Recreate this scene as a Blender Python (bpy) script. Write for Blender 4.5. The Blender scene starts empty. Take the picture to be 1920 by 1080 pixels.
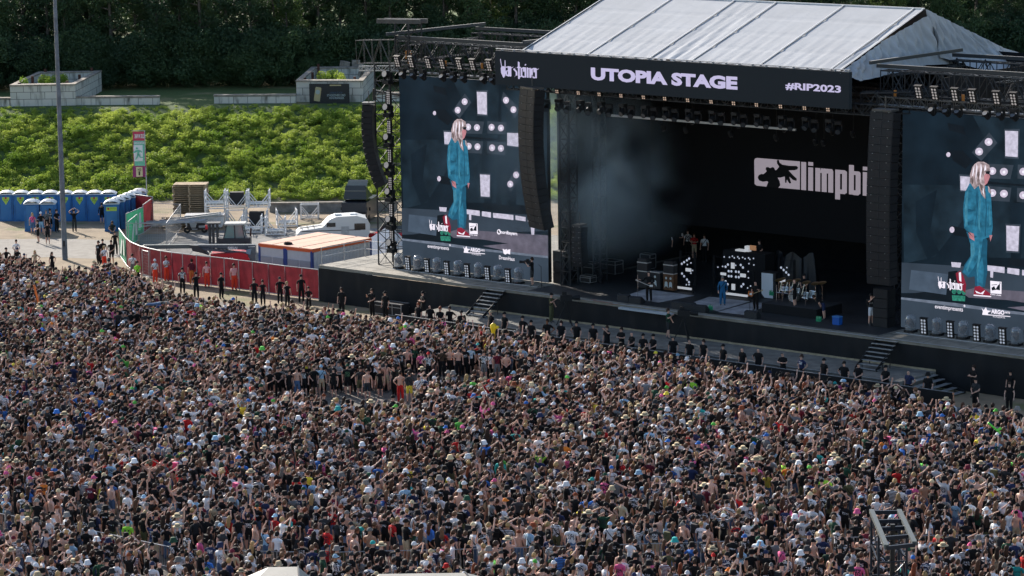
import bpy, bmesh, math, random
import numpy as np
from mathutils import Vector, Matrix
from math import radians, sin, cos, pi, sqrt, atan2

# ------------------------------------------------------------------ camera, world, sun, exposure
SC = bpy.context.scene
FPX, PITCH, ROLL, CAMH = 5656.06, 0.166634, -0.0141835, 33.4026
_f = Vector((0, cos(PITCH), -sin(PITCH)))
_r0 = Vector((1, 0, 0)); _u0 = Vector((0, sin(PITCH), cos(PITCH)))
_r = _r0*cos(ROLL) + _u0*sin(ROLL); _u = -_r0*sin(ROLL) + _u0*cos(ROLL)
cd = bpy.data.cameras.new("camera"); cam = bpy.data.objects.new("camera", cd)
SC.collection.objects.link(cam)
cd.sensor_width = 36; cd.lens = 36*FPX/1920; cd.clip_start = 1; cd.clip_end = 6000
m = Matrix((( _r.x, _u.x, -_f.x), (_r.y, _u.y, -_f.y), (_r.z, _u.z, -_f.z))).to_4x4()
m.translation = (0, 0, CAMH); cam.matrix_world = m
SC.camera = cam
SUN_EL, SUN_ROT = radians(26), radians(-29)
w = bpy.data.worlds.new("World"); SC.world = w; w.use_nodes = True
nt = w.node_tree; bg = nt.nodes["Background"]
sky = nt.nodes.new("ShaderNodeTexSky"); sky.sky_type = 'NISHITA'; sky.sun_disc = False
sky.sun_elevation = SUN_EL; sky.sun_rotation = SUN_ROT; sky.air_density = 1.0; sky.dust_density = 1.2
nt.links.new(sky.outputs[0], bg.inputs[0]); bg.inputs[1].default_value = 0.115
sl = bpy.data.lights.new("sun", 'SUN'); sl.energy = 5.0; sl.angle = radians(0.5); sl.color = (1, .915, .82)
so = bpy.data.objects.new("sun", sl); SC.collection.objects.link(so)
sd = Vector((sin(SUN_ROT)*cos(SUN_EL), cos(SUN_ROT)*cos(SUN_EL), sin(SUN_EL)))
so.rotation_euler = sd.to_track_quat('Z', 'Y').to_euler(); so.location = sd*300
SC.view_settings.view_transform = 'Standard'; SC.view_settings.look = 'None'
SC.view_settings.exposure = 0.80; SC.view_settings.gamma = 1
SC.cycles.max_bounces = 5; SC.cycles.diffuse_bounces = 2; SC.cycles.glossy_bounces = 2
SC.cycles.transmission_bounces = 3; SC.cycles.transparent_max_bounces = 8; SC.cycles.volume_bounces = 1
SC.cycles.volume_step_rate = 4.0
SC.cycles.use_adaptive_sampling = True; SC.cycles.adaptive_threshold = 0.02

rnd = random.Random(7)
C3 = Vector((0, 0, CAMH))
def ray(px, py): return _f*FPX + _r*(px-960) - _u*(py-540)
def G(px, py, z=0.0):
    d = ray(px, py); return C3 + d*((z-CAMH)/d.z)
ANG = radians(-40.668190)
UV = Vector((cos(ANG), sin(ANG), 0)); VV = Vector((-sin(ANG), cos(ANG), 0)); O0 = Vector((-12.58, 194.43, 0))
def SP(px, py, v):
    d = ray(px, py); t = (O0+VV*v-C3).dot(VV)/d.dot(VV); X = C3+d*t-O0
    return X.dot(UV), X.z
def DP(px, py, z=2.4):
    X = G(px, py, z)-O0; return X.dot(UV), X.dot(VV)
def W(u, v, z): return O0+UV*u+VV*v+Vector((0, 0, z))

# ------------------------------------------------------------------ helpers
def link(o): SC.collection.objects.link(o); return o
def thing(name, label, cat, loc, rz=0.0, group=None, kind=None):
    o = bpy.data.objects.new(name, None); link(o); o.empty_display_size = .2
    o.location = loc; o.rotation_euler = (0, 0, rz); o["label"] = label; o["category"] = cat
    if group: o["group"] = group
    if kind: o["kind"] = kind
    return o
def sthing(name, label, cat, u, v, z, rz=0.0, group=None):
    return thing(name, label, cat, W(u, v, z), ANG+rz, group)
def tag(o, label=None, cat=None, group=None, kind=None):
    for k, x in (("label", label), ("category", cat), ("group", group), ("kind", kind)):
        if x: o[k] = x
    return o
def copy_tree(o, parent=None):
    c = o.copy(); link(c); c.parent = parent
    for ch in list(o.children): copy_tree(ch, c)
    return c

MATS = {}
def mat(name, col, rough=.7, metal=0.0, nz=0.0, ns=3.0, bump=0.0, bs=30.0, emit=None, es=1.0, alpha=None, spec=.4, col2=None, trans=0):
    if name in MATS: return MATS[name]
    M = bpy.data.materials.new(name); M.use_nodes = True; N = M.node_tree; B = N.nodes["Principled BSDF"]
    B.inputs["Base Color"].default_value = (*col, 1); B.inputs["Roughness"].default_value = rough
    B.inputs["Metallic"].default_value = metal; B.inputs["Specular IOR Level"].default_value = spec
    tc = N.nodes.new("ShaderNodeTexCoord")
    if nz or col2:
        n = N.nodes.new("ShaderNodeTexNoise"); n.inputs["Scale"].default_value = ns; n.inputs["Detail"].default_value = 6
        n.inputs["Roughness"].default_value = .65
        N.links.new(tc.outputs["Object"], n.inputs["Vector"])
        mx = N.nodes.new("ShaderNodeMix"); mx.data_type = 'RGBA'
        rr = N.nodes.new("ShaderNodeMapRange"); rr.inputs[1].default_value = .35; rr.inputs[2].default_value = .65
        N.links.new(n.outputs[0], rr.inputs[0]); N.links.new(rr.outputs[0], mx.inputs[0])
        a = tuple(c*(1-nz) for c in col); b = col2 if col2 else tuple(min(1, c*(1+nz)) for c in col)
        mx.inputs[6].default_value = (*a, 1); mx.inputs[7].default_value = (*b, 1)
        N.links.new(mx.outputs[2], B.inputs["Base Color"])
    if bump:
        n2 = N.nodes.new("ShaderNodeTexNoise"); n2.inputs["Scale"].default_value = bs; n2.inputs["Detail"].default_value = 4
        N.links.new(tc.outputs["Object"], n2.inputs["Vector"])
        bp = N.nodes.new("ShaderNodeBump"); bp.inputs["Strength"].default_value = bump; bp.inputs["Distance"].default_value = .05
        N.links.new(n2.outputs[0], bp.inputs["Height"]); N.links.new(bp.outputs[0], B.inputs["Normal"])
    if emit:
        B.inputs["Emission Color"].default_value = (*emit, 1); B.inputs["Emission Strength"].default_value = es
    if alpha is not None: B.inputs["Alpha"].default_value = alpha
    if trans: B.inputs["Transmission Weight"].default_value = trans
    MATS[name] = M; return M

class MB:
    def __init__(s): s.v = []; s.f = []; s.m = []; s.cur = 0
    def add(s, vs, fs):
        b = len(s.v); s.v += [tuple(v) for v in vs]
        for f in fs: s.f.append([b+i for i in f]); s.m.append(s.cur)
    def box(s, c, sz, rz=0.0, R=None):
        hx, hy, hz = sz[0]/2, sz[1]/2, sz[2]/2
        R = R or Matrix.Rotation(rz, 3, 'Z'); c = Vector(c)
        vs = [c+R@Vector((x*hx, y*hy, z*hz)) for x in (-1, 1) for y in (-1, 1) for z in (-1, 1)]
        s.add(vs, [(0, 1, 3, 2), (4, 6, 7, 5), (0, 4, 5, 1), (2, 3, 7, 6), (0, 2, 6, 4), (1, 5, 7, 3)]); return s
    def bar(s, p, q, w_, h=None, up=None):
        p, q = Vector(p), Vector(q); d = q-p; L = d.length
        if L < 1e-5: return s
        z = d/L; up = Vector(up) if up else (Vector((0, 0, 1)) if abs(z.z) < .95 else Vector((0, 1, 0)))
        x = z.cross(up).normalized(); y = x.cross(z); h = h or w_
        vs = [a+x*(i*w_/2)+y*(j*h/2) for a in (p, q) for i, j in ((-1, -1), (1, -1), (1, 1), (-1, 1))]
        s.add(vs, [(3, 2, 1, 0), (4, 5, 6, 7), (0, 1, 5, 4), (1, 2, 6, 5), (2, 3, 7, 6), (3, 0, 4, 7)]); return s
    def tube(s, p, q, r, r2=None, n=8, cap=True):
        p, q = Vector(p), Vector(q); d = q-p; L = d.length
        if L < 1e-5: return s
        z = d/L; x = z.orthogonal().normalized(); y = z.cross(x); r2 = r if r2 is None else r2
        vs = [a+x*(rr*cos(2*pi*i/n))+y*(rr*sin(2*pi*i/n)) for a, rr in ((p, r), (q, r2)) for i in range(n)]
        fs = [(i, (i+1) % n, n+(i+1) % n, n+i) for i in range(n)]
        if cap: fs += [tuple(range(n))[::-1], tuple(range(n, 2*n))]
        s.add(vs, fs); return s
    def lathe(s, prof, c=(0, 0, 0), n=12, R=None, sy=1.0):
        c = Vector(c); R = R or Matrix.Identity(3); vs = []; fs = []
        for r, z in prof:
            for i in range(n): vs.append(c+R@Vector((r*cos(2*pi*i/n), sy*r*sin(2*pi*i/n), z)))
        for k in range(len(prof)-1):
            for i in range(n): fs.append((k*n+i, k*n+(i+1) % n, (k+1)*n+(i+1) % n, (k+1)*n+i))
        s.add(vs, fs); return s
    def poly(s, pts): s.add(pts, [tuple(range(len(pts)))]); return s
    def prism(s, pts, off):
        pts = [Vector(p) for p in pts]; off = Vector(off); n = len(pts)
        s.add(pts+[p+off for p in pts], [tuple(range(n))[::-1], tuple(range(n, 2*n))]+[(i, (i+1) % n, n+(i+1) % n, n+i) for i in range(n)]); return s
    def grid(s, fn, nu, nv):
        vs = [fn(i/nu, j/nv) for i in range(nu+1) for j in range(nv+1)]
        s.add(vs, [(i*(nv+1)+j, (i+1)*(nv+1)+j, (i+1)*(nv+1)+j+1, i*(nv+1)+j+1) for i in range(nu) for j in range(nv)]); return s
    def truss(s, p, q, w_, r=.03, step=None, up=(0, 0, 1), h=None, rb=None):
        """square lattice girder from p to q"""
        p, q = Vector(p), Vector(q); d = q-p; L = d.length; z = d/L
        x = z.cross(Vector(up)).normalized(); y = x.cross(z); h = h or w_; rb = rb or r*.6; step = step or w_
        n = max(1, round(L/step)); cs = [x*(i*w_/2)+y*(j*h/2) for i, j in ((-1, -1), (1, -1), (1, 1), (-1, 1))]
        for c in cs: s.bar(p+c, q+c, r*2)
        for k in range(n):
            a = p+z*(L*k/n); b = p+z*(L*(k+1)/n)
            for i in range(4):
                c1, c2 = cs[i], cs[(i+1) % 4]
                if k % 2: c1, c2 = c2, c1
                s.bar(a+c1, b+c2, rb*2); s.bar(a+c1, a+c2, rb*2)
        return s
    def build(s, name, mats, parent=None, smooth=False, origin=None, uvz=False, rp=False):
        """one mesh object; top-level ones get their origin at the base centre. uvz: coordinates are stage coordinates"""
        V = s.v
        if uvz: V = [tuple(W(*v)) for v in V]
        if parent is None and origin is None and V:
            a = np.array(V); origin = ((a[:, 0].min()+a[:, 0].max())/2, (a[:, 1].min()+a[:, 1].max())/2, a[:, 2].min())
        me = bpy.data.meshes.new(name)
        if origin is not None: V = [(x-origin[0], y-origin[1], z-origin[2]) for x, y, z in V]
        me.from_pydata(V, [], s.f)
        if not isinstance(mats, (list, tuple)): mats = [mats]
        for mm in mats: me.materials.append(mm)
        if any(s.m): me.polygons.foreach_set("material_index", s.m)
        if smooth: me.polygons.foreach_set("use_smooth", [True]*len(s.f))
        me.update(); o = bpy.data.objects.new(name, me); link(o)
        if origin is not None: o.location = origin
        if parent is not None: o.parent = parent
        return o

def local(px, py, z, base, rz):          # point on plane z in the frame of a thing
    v = G(px, py, z)-Vector(base); return Matrix.Rotation(-rz, 3, 'Z') @ v

# ------------------------------------------------------------------ person system
def person_mat(name, attr, rough=.8, pattern=False):
    M = bpy.data.materials.new(name); M.use_nodes = True; N = M.node_tree; B = N.nodes["Principled BSDF"]
    a = N.nodes.new("ShaderNodeAttribute"); a.attribute_type = 'INSTANCER'; a.attribute_name = attr
    B.inputs["Roughness"].default_value = rough; B.inputs["Specular IOR Level"].default_value = .25
    if not pattern:
        N.links.new(a.outputs["Color"], B.inputs["Base Color"]); return M
    L = N.links.new
    p = N.nodes.new("ShaderNodeAttribute"); p.attribute_name = "rp"
    sx = N.nodes.new("ShaderNodeSeparateXYZ"); L(p.outputs["Vector"], sx.inputs[0])
    q = N.nodes.new("ShaderNodeAttribute"); q.attribute_type = 'INSTANCER'; q.attribute_name = "c_rnd"
    sr = N.nodes.new("ShaderNodeSeparateXYZ"); L(q.outputs["Vector"], sr.inputs[0])
    def mth(op, x, y=None, z=None):
        n = N.nodes.new("ShaderNodeMath"); n.operation = op
        for i, t in enumerate((x, y, z)):
            if t is None: continue
            if isinstance(t, (int, float)): n.inputs[i].default_value = t
            else: L(t, n.inputs[i])
        return n.outputs[0]
    X, Y, Z = sx.outputs; r1, r2, r3 = sr.outputs
    # a print on back (and chest): noisy rows inside a rectangle
    no = N.nodes.new("ShaderNodeTexNoise"); no.inputs["Scale"].default_value = 26; no.noise_dimensions = '4D'
    L(p.outputs["Vector"], no.inputs["Vector"]); L(mth('MULTIPLY', r3, 50), no.inputs["W"])
    ins = mth('MULTIPLY', mth('LESS_THAN', mth('ABSOLUTE', X), .12), mth('LESS_THAN', mth('ABSOLUTE', mth('SUBTRACT', Z, mth('ADD', 1.2, mth('MULTIPLY', r3, .12)))), mth('MULTIPLY', r2, .15)))
    pr = mth('MULTIPLY', mth('MULTIPLY', ins, mth('GREATER_THAN', no.outputs[0], .5)), mth('GREATER_THAN', r1, .55))
    # bag strap
    st = mth('MULTIPLY', mth('LESS_THAN', mth('ABSOLUTE', mth('ADD', X, mth('MULTIPLY', mth('SUBTRACT', Z, 1.25), .75))), .022), mth('LESS_THAN', r1, .12))
    # all-over pattern
    n3 = N.nodes.new("ShaderNodeTexNoise"); n3.inputs["Scale"].default_value = 16; L(p.outputs["Vector"], n3.inputs["Vector"])
    al = mth('MULTIPLY', mth('GREATER_THAN', n3.outputs[0], .52), mth('GREATER_THAN', r2, .93))
    stripe = mth('MULTIPLY', mth('GREATER_THAN', mth('SINE', mth('MULTIPLY', Z, 110)), .2), mth('MULTIPLY', mth('GREATER_THAN', r3, .95), 1))
    c2 = N.nodes.new("ShaderNodeAttribute"); c2.attribute_type = 'INSTANCER'; c2.attribute_name = "c_print"
    def mixc(f, A, Bc):
        n = N.nodes.new("ShaderNodeMix"); n.data_type = 'RGBA'; L(f, n.inputs[0])
        if isinstance(A, tuple): n.inputs[6].default_value = A
        else: L(A, n.inputs[6])
        if isinstance(Bc, tuple): n.inputs[7].default_value = Bc
        else: L(Bc, n.inputs[7])
        return n.outputs[2]
    c = mixc(mth('MAXIMUM', mth('MAXIMUM', pr, al), stripe), a.outputs["Color"], c2.outputs["Color"])
    c = mixc(st, c, (.008, .008, .01, 1)); L(c, B.inputs["Base Color"])
    n4 = N.nodes.new("ShaderNodeTexNoise"); n4.inputs["Scale"].default_value = 9; L(p.outputs["Vector"], n4.inputs["Vector"])
    bp = N.nodes.new("ShaderNodeBump"); bp.inputs["Strength"].default_value = .5; bp.inputs["Distance"].default_value = .03
    L(n4.outputs[0], bp.inputs["Height"]); L(bp.outputs[0], B.inputs["Normal"])
    return M
PM_SKIN = person_mat("skin", "c_skin", .6); PM_SHIRT = person_mat("shirt_cloth", "c_shirt", .9, True)
PM_PANTS = person_mat("trouser_cloth", "c_pants", .9); PM_SHOE = mat("shoe", (.12, .12, .12), .8, nz=.5)
PM_HAIR = person_mat("hair", "c_hair", .65); PM_HAT = person_mat("hat_cloth", "c_hat", .85)
PM_BAG = person_mat("bag_cloth", "c_bag", .8)
BODY_MATS = [PM_SKIN, PM_SHIRT, PM_PANTS, PM_SHOE]

SH = {1: (.185, 0, 1.42), -1: (-.185, 0, 1.42)}
ARMS = {  # elbow, wrist for the right-hand side (x>0), mirrored for the other
 'down': ((.255, -.03, 1.14), (.26, .05, .90)),
 'akimbo': ((.39, -.08, 1.20), (.20, .02, 1.00)),
 'front': ((.25, .05, 1.15), (.06, .24, 1.03)),
 'cross': ((.26, .08, 1.18), (-.02, .21, 1.20)),
 'up': ((.33, .02, 1.62), (.30, .08, 1.90)),
 'vup': ((.26, .12, 1.66), (.17, .20, 1.92)),
 'head': ((.42, .02, 1.62), (.15, .02, 1.80)),
 'phone': ((.26, .18, 1.36), (.10, .33, 1.58)),
 'point': ((.27, .22, 1.52), (.30, .46, 1.66)),
 'guit': ((.32, -.02, 1.18), (.12, .20, 1.12)),
 'neck': ((.30, .06, 1.22), (.42, .26, 1.30)),
 'cam': ((.28, .14, 1.24), (.14, .32, 1.40)),
}
def make_body(name, armL='down', armR='down', sleeve='tee', legs='shorts', stride=0.0, lean=0.0, build_=1.0, fem=False):
    """one continuous skinned figure facing +Y, 1.78 m tall; zones get material slots skin / shirt / trousers / shoes"""
    V = []; E = []; R = []; Z = []
    def add(p, r, parent=None, zone='skin'):
        V.append(Vector(p)); R.append(r if isinstance(r, tuple) else (r, r)); i = len(V)-1
        if parent is not None: E.append((parent, i)); Z.append(zone)
        return i
    b = build_; hw = 1.0 if not fem else .9
    pel = add((0, 0, .95), (.145*b, .105*b))
    bel = add((0, 0, 1.12), (.135*b*hw, .10*b), pel, 'torso')
    che = add((0, .005, 1.30), (.168*b*hw, .11*b), bel, 'torso')
    nb = add((0, 0, 1.455), (.085, .065), che, 'torso')
    nk = add((0, .01, 1.53), .052, nb, 'skin')
    h1 = add((0, .02, 1.605), (.068, .085), nk, 'skin')
    h2 = add((0, .012, 1.695), (.075, .09), h1, 'skin')
    add((0, .115, 1.635), .014, h1, 'skin')          # nose
    for sgn, arm in ((-1, armL), (1, armR)):
        sh = add((sgn*.195*hw, 0, 1.40), .066*b, che, 'torso')
        e, wv = ARMS[arm]
        e = (sgn*e[0]*(.6+.4*b), e[1], e[2]); wv = (sgn*wv[0], wv[1], wv[2])
        el = add(e, .042, sh, 'uarm'); wr = add(wv, .026, el, 'farm')
        d = (Vector(wv)-Vector(e)).normalized(); side = Vector((sgn, 0, 0)) if abs(d.x) < .8 else Vector((0, 0, 1))
        side = (side-d*side.dot(d)).normalized(); nrm = d.cross(side)
        pa = add(Vector(wv)+d*.06, (.034, .02), wr, 'skin')
        for k, (o, L) in enumerate(((-.027, .075), (-.009, .085), (.009, .08), (.027, .062))):
            add(Vector(wv)+d*(.075+L)+side*o*1.3+nrm*.012*(k-1), .009, pa, 'skin')
        add(Vector(wv)+d*.06-side*.06+nrm*.02, .011, pa, 'skin')
        fy = stride*sgn
        hp = add((sgn*.088, .01, .88), .10*b, pel, 'hip')
        kn = add((sgn*.108, .02+fy*.35, .50), (.085 if legs == 'long' else .066)*b, hp, 'thigh')
        ca = add((sgn*.112, -.01+fy*.6, .34), .075 if legs == 'long' else .058, kn, 'calf')
        an = add((sgn*.112, -.03+fy, .09), .062 if legs == 'long' else .036, ca, 'calf')
        to = add((sgn*.13, .12+fy, .04), (.04, .03), an, 'shoe')
    if lean:
        Rm = Matrix.Rotation(-lean, 3, 'X'); piv = Vector((0, 0, .95))
        V = [piv+Rm@(v-piv) if v.z > 1.0 else v for v in V]
    me = bpy.data.meshes.new(name); me.from_pydata([tuple(v) for v in V], E, []); ob = bpy.data.objects.new(name, me); link(ob)
    ob.modifiers.new("s", 'SKIN').use_smooth_shade = True
    ss = ob.modifiers.new("d", 'SUBSURF'); ss.levels = 1; ss.render_levels = 1
    for i, (sv, r) in enumerate(zip(me.skin_vertices[0].data, R)): sv.radius = r; sv.use_root = (i == 0)
    dg = bpy.context.evaluated_depsgraph_get(); ev = ob.evaluated_get(dg)
    nm = bpy.data.meshes.new_from_object(ev); bpy.data.objects.remove(ob); nm.name = name
    nm.materials.clear()
    for mm in BODY_MATS: nm.materials.append(mm)
    A = np.array([V[a] for a, _ in E]); Bv = np.array([V[c] for _, c in E]); D = Bv-A; DD = (D**2).sum(1)
    rr = np.array([(max(R[a])+max(R[c]))/2 for a, c in E])
    idx = []
    for p in nm.polygons:
        c = np.array(p.center); t = np.clip(((c-A)*D).sum(1)/DD, 0, 1)
        dist = np.linalg.norm(c-(A+D*t[:, None]), axis=1)-rr; k = int(dist.argmin()); z = Z[k]; tt = t[k]; s = 0
        if z == 'torso': s = 1 if sleeve != 'bare' else 0
        elif z == 'uarm': s = 1 if (sleeve == 'long' or (sleeve == 'tee' and tt < .65)) else 0
        elif z == 'farm': s = 1 if sleeve == 'long' and tt < .9 else 0
        elif z == 'hip': s = 2
        elif z == 'thigh': s = 2 if (legs == 'long' or tt < .85) else 0
        elif z == 'calf': s = 2 if legs == 'long' and c[2] > .1 else (3 if c[2] < .12 else 0)
        elif z == 'shoe': s = 3
        if z == 'torso' and c[2] > 1.50: s = 0
        if z == 'torso' and c[2] < 1.0: s = 2
        idx.append(s)
    nm.polygons.foreach_set("material_index", idx)
    nm.polygons.foreach_set("use_smooth", [True]*len(idx))
    store_rp(nm); return nm
def store_rp(me):
    at = me.attributes.new("rp", 'FLOAT_VECTOR', 'POINT'); n = len(me.vertices)
    co = np.empty(n*3, np.float32); me.vertices.foreach_get("co", co); at.data.foreach_set("vector", co)
def mb_mesh(mb, name, mats, smooth=True):
    me = bpy.data.meshes.new(name); me.from_pydata(mb.v, [], mb.f)
    for mm in mats: me.materials.append(mm)
    if any(mb.m): me.polygons.foreach_set("material_index", mb.m)
    me.polygons.foreach_set("use_smooth", [smooth]*len(mb.f)); store_rp(me); return me
HC = Vector((0, .005, 1.67))
def dome(mb, a, bb, c, z0=-.1, n=12, k=4, dy=0.0):
    prof = []
    for i in range(k+1):
        t = i/k*pi/2; prof.append((cos(t), sin(t)))
    vs = []; N = n
    for r, z in [(1.0, z0/c)]+prof:
        for i in range(N): vs.append((a*r*cos(2*pi*i/N), bb*r*sin(2*pi*i/N)+dy, c*z))
    vs = [Vector(v)+HC for v in vs]; fs = []
    for j in range(k+1):
        for i in range(N): fs.append((j*N+i, j*N+(i+1) % N, (j+1)*N+(i+1) % N, (j+1)*N+i))
    mb.add(vs, fs)
def hair_short():
    m_ = MB(); dome(m_, .093, .108, .128, -.02, dy=-.014)
    m_.add([HC+Vector((x, y, z)) for x, y, z in ((-.088, .02, 0), (.088, .02, 0), (.07, -.115, -.02), (-.07, -.115, -.02), (-.06, .0, -.07), (.06, .0, -.07), (.05, -.095, -.09), (-.05, -.095, -.09))],
           [(0, 4, 7, 3), (1, 2, 6, 5), (2, 3, 7, 6), (4, 5, 6, 7)]); return m_
def hair_long():
    m_ = hair_short(); vs = []; lv = [(.09, .06, 0, -.05), (.105, .06, -.1, -.065), (.12, .055, -.22, -.085), (.105, .045, -.36, -.09), (.05, .03, -.46, -.09)]
    for a, bb, z, y in lv:
        for i in range(10): vs.append(HC+Vector((a*cos(2*pi*i/10), y+bb*sin(2*pi*i/10), z)))
    m_.add(vs, [(j*10+i, (j+1)*10+i, (j+1)*10+(i+1) % 10, j*10+(i+1) % 10) for j in range(4) for i in range(10)]+[tuple(range(40, 50))]); return m_
def hair_bun():
    m_ = hair_short(); m_.lathe([(.001, -.05), (.04, -.03), (.052, 0), (.04, .03), (.001, .05)], HC+Vector((0, -.07, .11)), 8); return m_
def hair_tail():
    m_ = hair_short(); m_.tube(HC+Vector((0, -.12, .05)), HC+Vector((0, -.16, -.12)), .035, .04, 7); m_.tube(HC+Vector((0, -.16, -.12)), HC+Vector((0, -.13, -.32)), .04, .012, 7); return m_
def hat_cap(back=False):
    m_ = MB(); dome(m_, .099, .113, .13, -.01); s = -1 if back else 1
    pts = []; 
    for i in range(7):
        t = pi*i/6; pts.append(HC+Vector((.088*cos(t), s*(.075+.105*sin(t)), .012-.02*sin(t))))
    m_.prism(pts if s > 0 else pts[::-1], (0, 0, .012)); return m_
def hat_bucket():
    m_ = MB(); m_.lathe([(.165, -.055), (.115, .02), (.105, .10), (.085, .125), (.001, .13)], HC+Vector((0, 0, .0)), 14, sy=1.1)
    m_.lathe([(.158, -.058), (.11, .015)], HC, 14, sy=1.1); return m_
def hat_straw():
    m_ = MB(); m_.lathe([(.20, .0), (.195, .008), (.11, .03), (.10, .11), (.08, .135), (.04, .12), (.001, .13)], HC+Vector((0, 0, .01)), 16, sy=1.1)
    m_.lathe([(.20, .0), (.1, .01)], HC, 16, sy=1.1); m_.cur = 1; m_.lathe([(.112, .028), (.106, .062)], HC+Vector((0, 0, .012)), 16, sy=1.1); m_.cur = 0; return m_
def backpack():
    m_ = MB(); m_.box((0, -.19, 1.25), (.27, .14, .40)); m_.box((0, -.27, 1.18), (.2, .05, .2))
    for s in (-1, 1): m_.bar((s*.09, -.13, 1.45), (s*.10, .12, 1.40), .045, .015); m_.bar((s*.10, .12, 1.40), (s*.12, .13, 1.1), .045, .015)
    return m_
def shades():
    m_ = MB(); m_.box(HC+Vector((0, .098, .0)), (.14, .02, .035)); return m_
M_BAND = mat("hat_band", (.02, .02, .02), .8); M_SHADE = mat("sunglass_lens", (.01, .01, .012), .15, spec=.6)
HEADS = {'short': mb_mesh(hair_short(), "hair", [PM_HAIR]), 'long': mb_mesh(hair_long(), "hair", [PM_HAIR]),
 'bun': mb_mesh(hair_bun(), "hair", [PM_HAIR]), 'tail': mb_mesh(hair_tail(), "hair", [PM_HAIR]),
 'cap': mb_mesh(hat_cap(), "cap", [PM_HAT]), 'backcap': mb_mesh(hat_cap(True), "cap", [PM_HAT]),
 'bucket': mb_mesh(hat_bucket(), "bucket_hat", [PM_HAT]), 'straw': mb_mesh(hat_straw(), "straw_hat", [PM_HAT, M_BAND]),
 'pack': mb_mesh(backpack(), "backpack", [PM_BAG], False), 'shades': mb_mesh(shades(), "sunglasses", [M_SHADE], False)}
BODIES = {}
def body(armL='down', armR='down', sleeve='tee', legs='shorts', stride=0, lean=0.0, b=1.0, fem=False):
    k = (armL, armR, sleeve, legs, stride, lean, b, fem)
    if k not in BODIES: BODIES[k] = make_body("person", armL, armR, sleeve, legs, stride, lean, b, fem)
    return BODIES[k]
PAL = {'black': (.009, .009, .010), 'dark grey': (.035, .037, .04), 'grey': (.16, .165, .17), 'white': (.72, .73, .76), 'navy blue': (.02, .03, .08),
 'maroon': (.13, .015, .03), 'red': (.5, .02, .02), 'bright blue': (.04, .16, .5), 'dark green': (.02, .07, .04), 'light green': (.12, .5, .08), 'olive': (.09, .09, .045),
 'teal': (.03, .35, .33), 'pink': (.7, .12, .28), 'yellow': (.75, .6, .06), 'beige': (.48, .38, .25), 'orange': (.7, .2, .03), 'light blue': (.28, .45, .6), 'lime green': (.35, .8, .06),
 'denim blue': (.08, .14, .25), 'brown': (.07, .04, .025), 'purple': (.2, .08, .3)}
HAIRC = {'dark brown': (.034, .018, .012), 'black': (.008, .007, .007), 'brown': (.085, .042, .024), 'light brown': (.15, .08, .045), 'blond': (.38, .25, .11), 'red': (.2, .05, .02), 'grey': (.2, .19, .18)}
SKINC = [(.60, .35, .26), (.52, .29, .21), (.68, .43, .34), (.36, .19, .12), (.25, .12, .07)]
def person(label, cat, loc, rz, armL='down', armR='down', sleeve='tee', legs='long', shirt='black', pants='black', head='short', headc='dark brown',
           skin=0, h=1.78, stride=0, lean=0.0, b=1.0, fem=False, group=None, pack=None, sh=False, rn=(0, 0, 0), pr=(.7, .7, .7), par=None):
    me = body(armL, armR, sleeve, legs, stride, lean, b, fem)
    o = bpy.data.objects.new("person", me); link(o); o.location = loc; o.rotation_euler = (0, 0, rz); s = h/1.78; o.scale = (s, s, s)
    tag(o, label, cat, group)
    hc = (PAL.get(headc) or HAIRC.get(headc)) if head in ('cap', 'backcap', 'bucket', 'straw') else (HAIRC.get(headc) or PAL.get(headc))
    pr_ = {'c_skin': SKINC[skin], 'c_shirt': PAL.get(shirt, shirt), 'c_pants': PAL.get(pants, pants), 'c_rnd': rn, 'c_print': pr}
    for k, x in pr_.items(): o[k] = tuple(float(t) for t in x)
    def child(key, prop, col):
        c = bpy.data.objects.new(HEADS[key].name.split('.')[0], HEADS[key]); link(c); c.parent = o
        c[prop] = tuple(float(t) for t in col)
        if lean:
            piv = Vector((0, 0, .95)); Rm = Matrix.Rotation(-lean, 4, 'X'); c.matrix_local = Matrix.Translation(piv) @ Rm @ Matrix.Translation(-piv)
        return c
    if head != 'bald': child(head, 'c_hat' if head in ('cap', 'backcap', 'bucket', 'straw') else 'c_hair', hc)
    if pack: child('pack', 'c_bag', PAL[pack])
    if sh: child('shades', 'c_hat', (0, 0, 0))
    return o
def on_ground(px, py, h=1.8, z=0.0):     # foot point of somebody whose head top shows at this spot
    p = G(px, py, z+h); return Vector((p.x, p.y, z))
FACE_STAGE = ANG                          # +Y of the figure turned towards the stage
# ------------------------------------------------------------------ terrain
FT0, FT1 = G(0, 376), G(720, 386); TP0, TP1 = G(0, 203, 6), G(700, 198, 6)
def foot(x): return FT0.y+(x-FT0.x)*(FT1.y-FT0.y)/(FT1.x-FT0.x)*.6
def top(x): return TP0.y+(x-TP0.x)*(TP1.y-TP0.y)/(TP1.x-TP0.x)*.6
def height(x, y):
    t = (y-foot(x))/(top(x)-foot(x)); t = min(1, max(0, t)); return 6*(t*.75+.25*t*t*(3-2*t))
def coords(lo, hi, a, b, fine):
    c = list(np.arange(a, b+fine/2, fine)); s = fine
    while c[-1] < hi: s *= 1.5; c.append(min(hi, c[-1]+s))
    s = fine
    while c[0] > lo: s *= 1.5; c.insert(0, max(lo, c[0]-s))
    return c
xs, ys = coords(-1800, 1800, -60, 60, 2.5), coords(-300, 3500, 100, 280, 1.5)
mb = MB(); mb.v = [(x, y, height(x, y)) for x in xs for y in ys]; ny = len(ys)
mb.f = [[i*ny+j, (i+1)*ny+j, (i+1)*ny+j+1, i*ny+j+1] for i in range(len(xs)-1) for j in range(ny-1)]; mb.m = [0]*len(mb.f)
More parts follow.
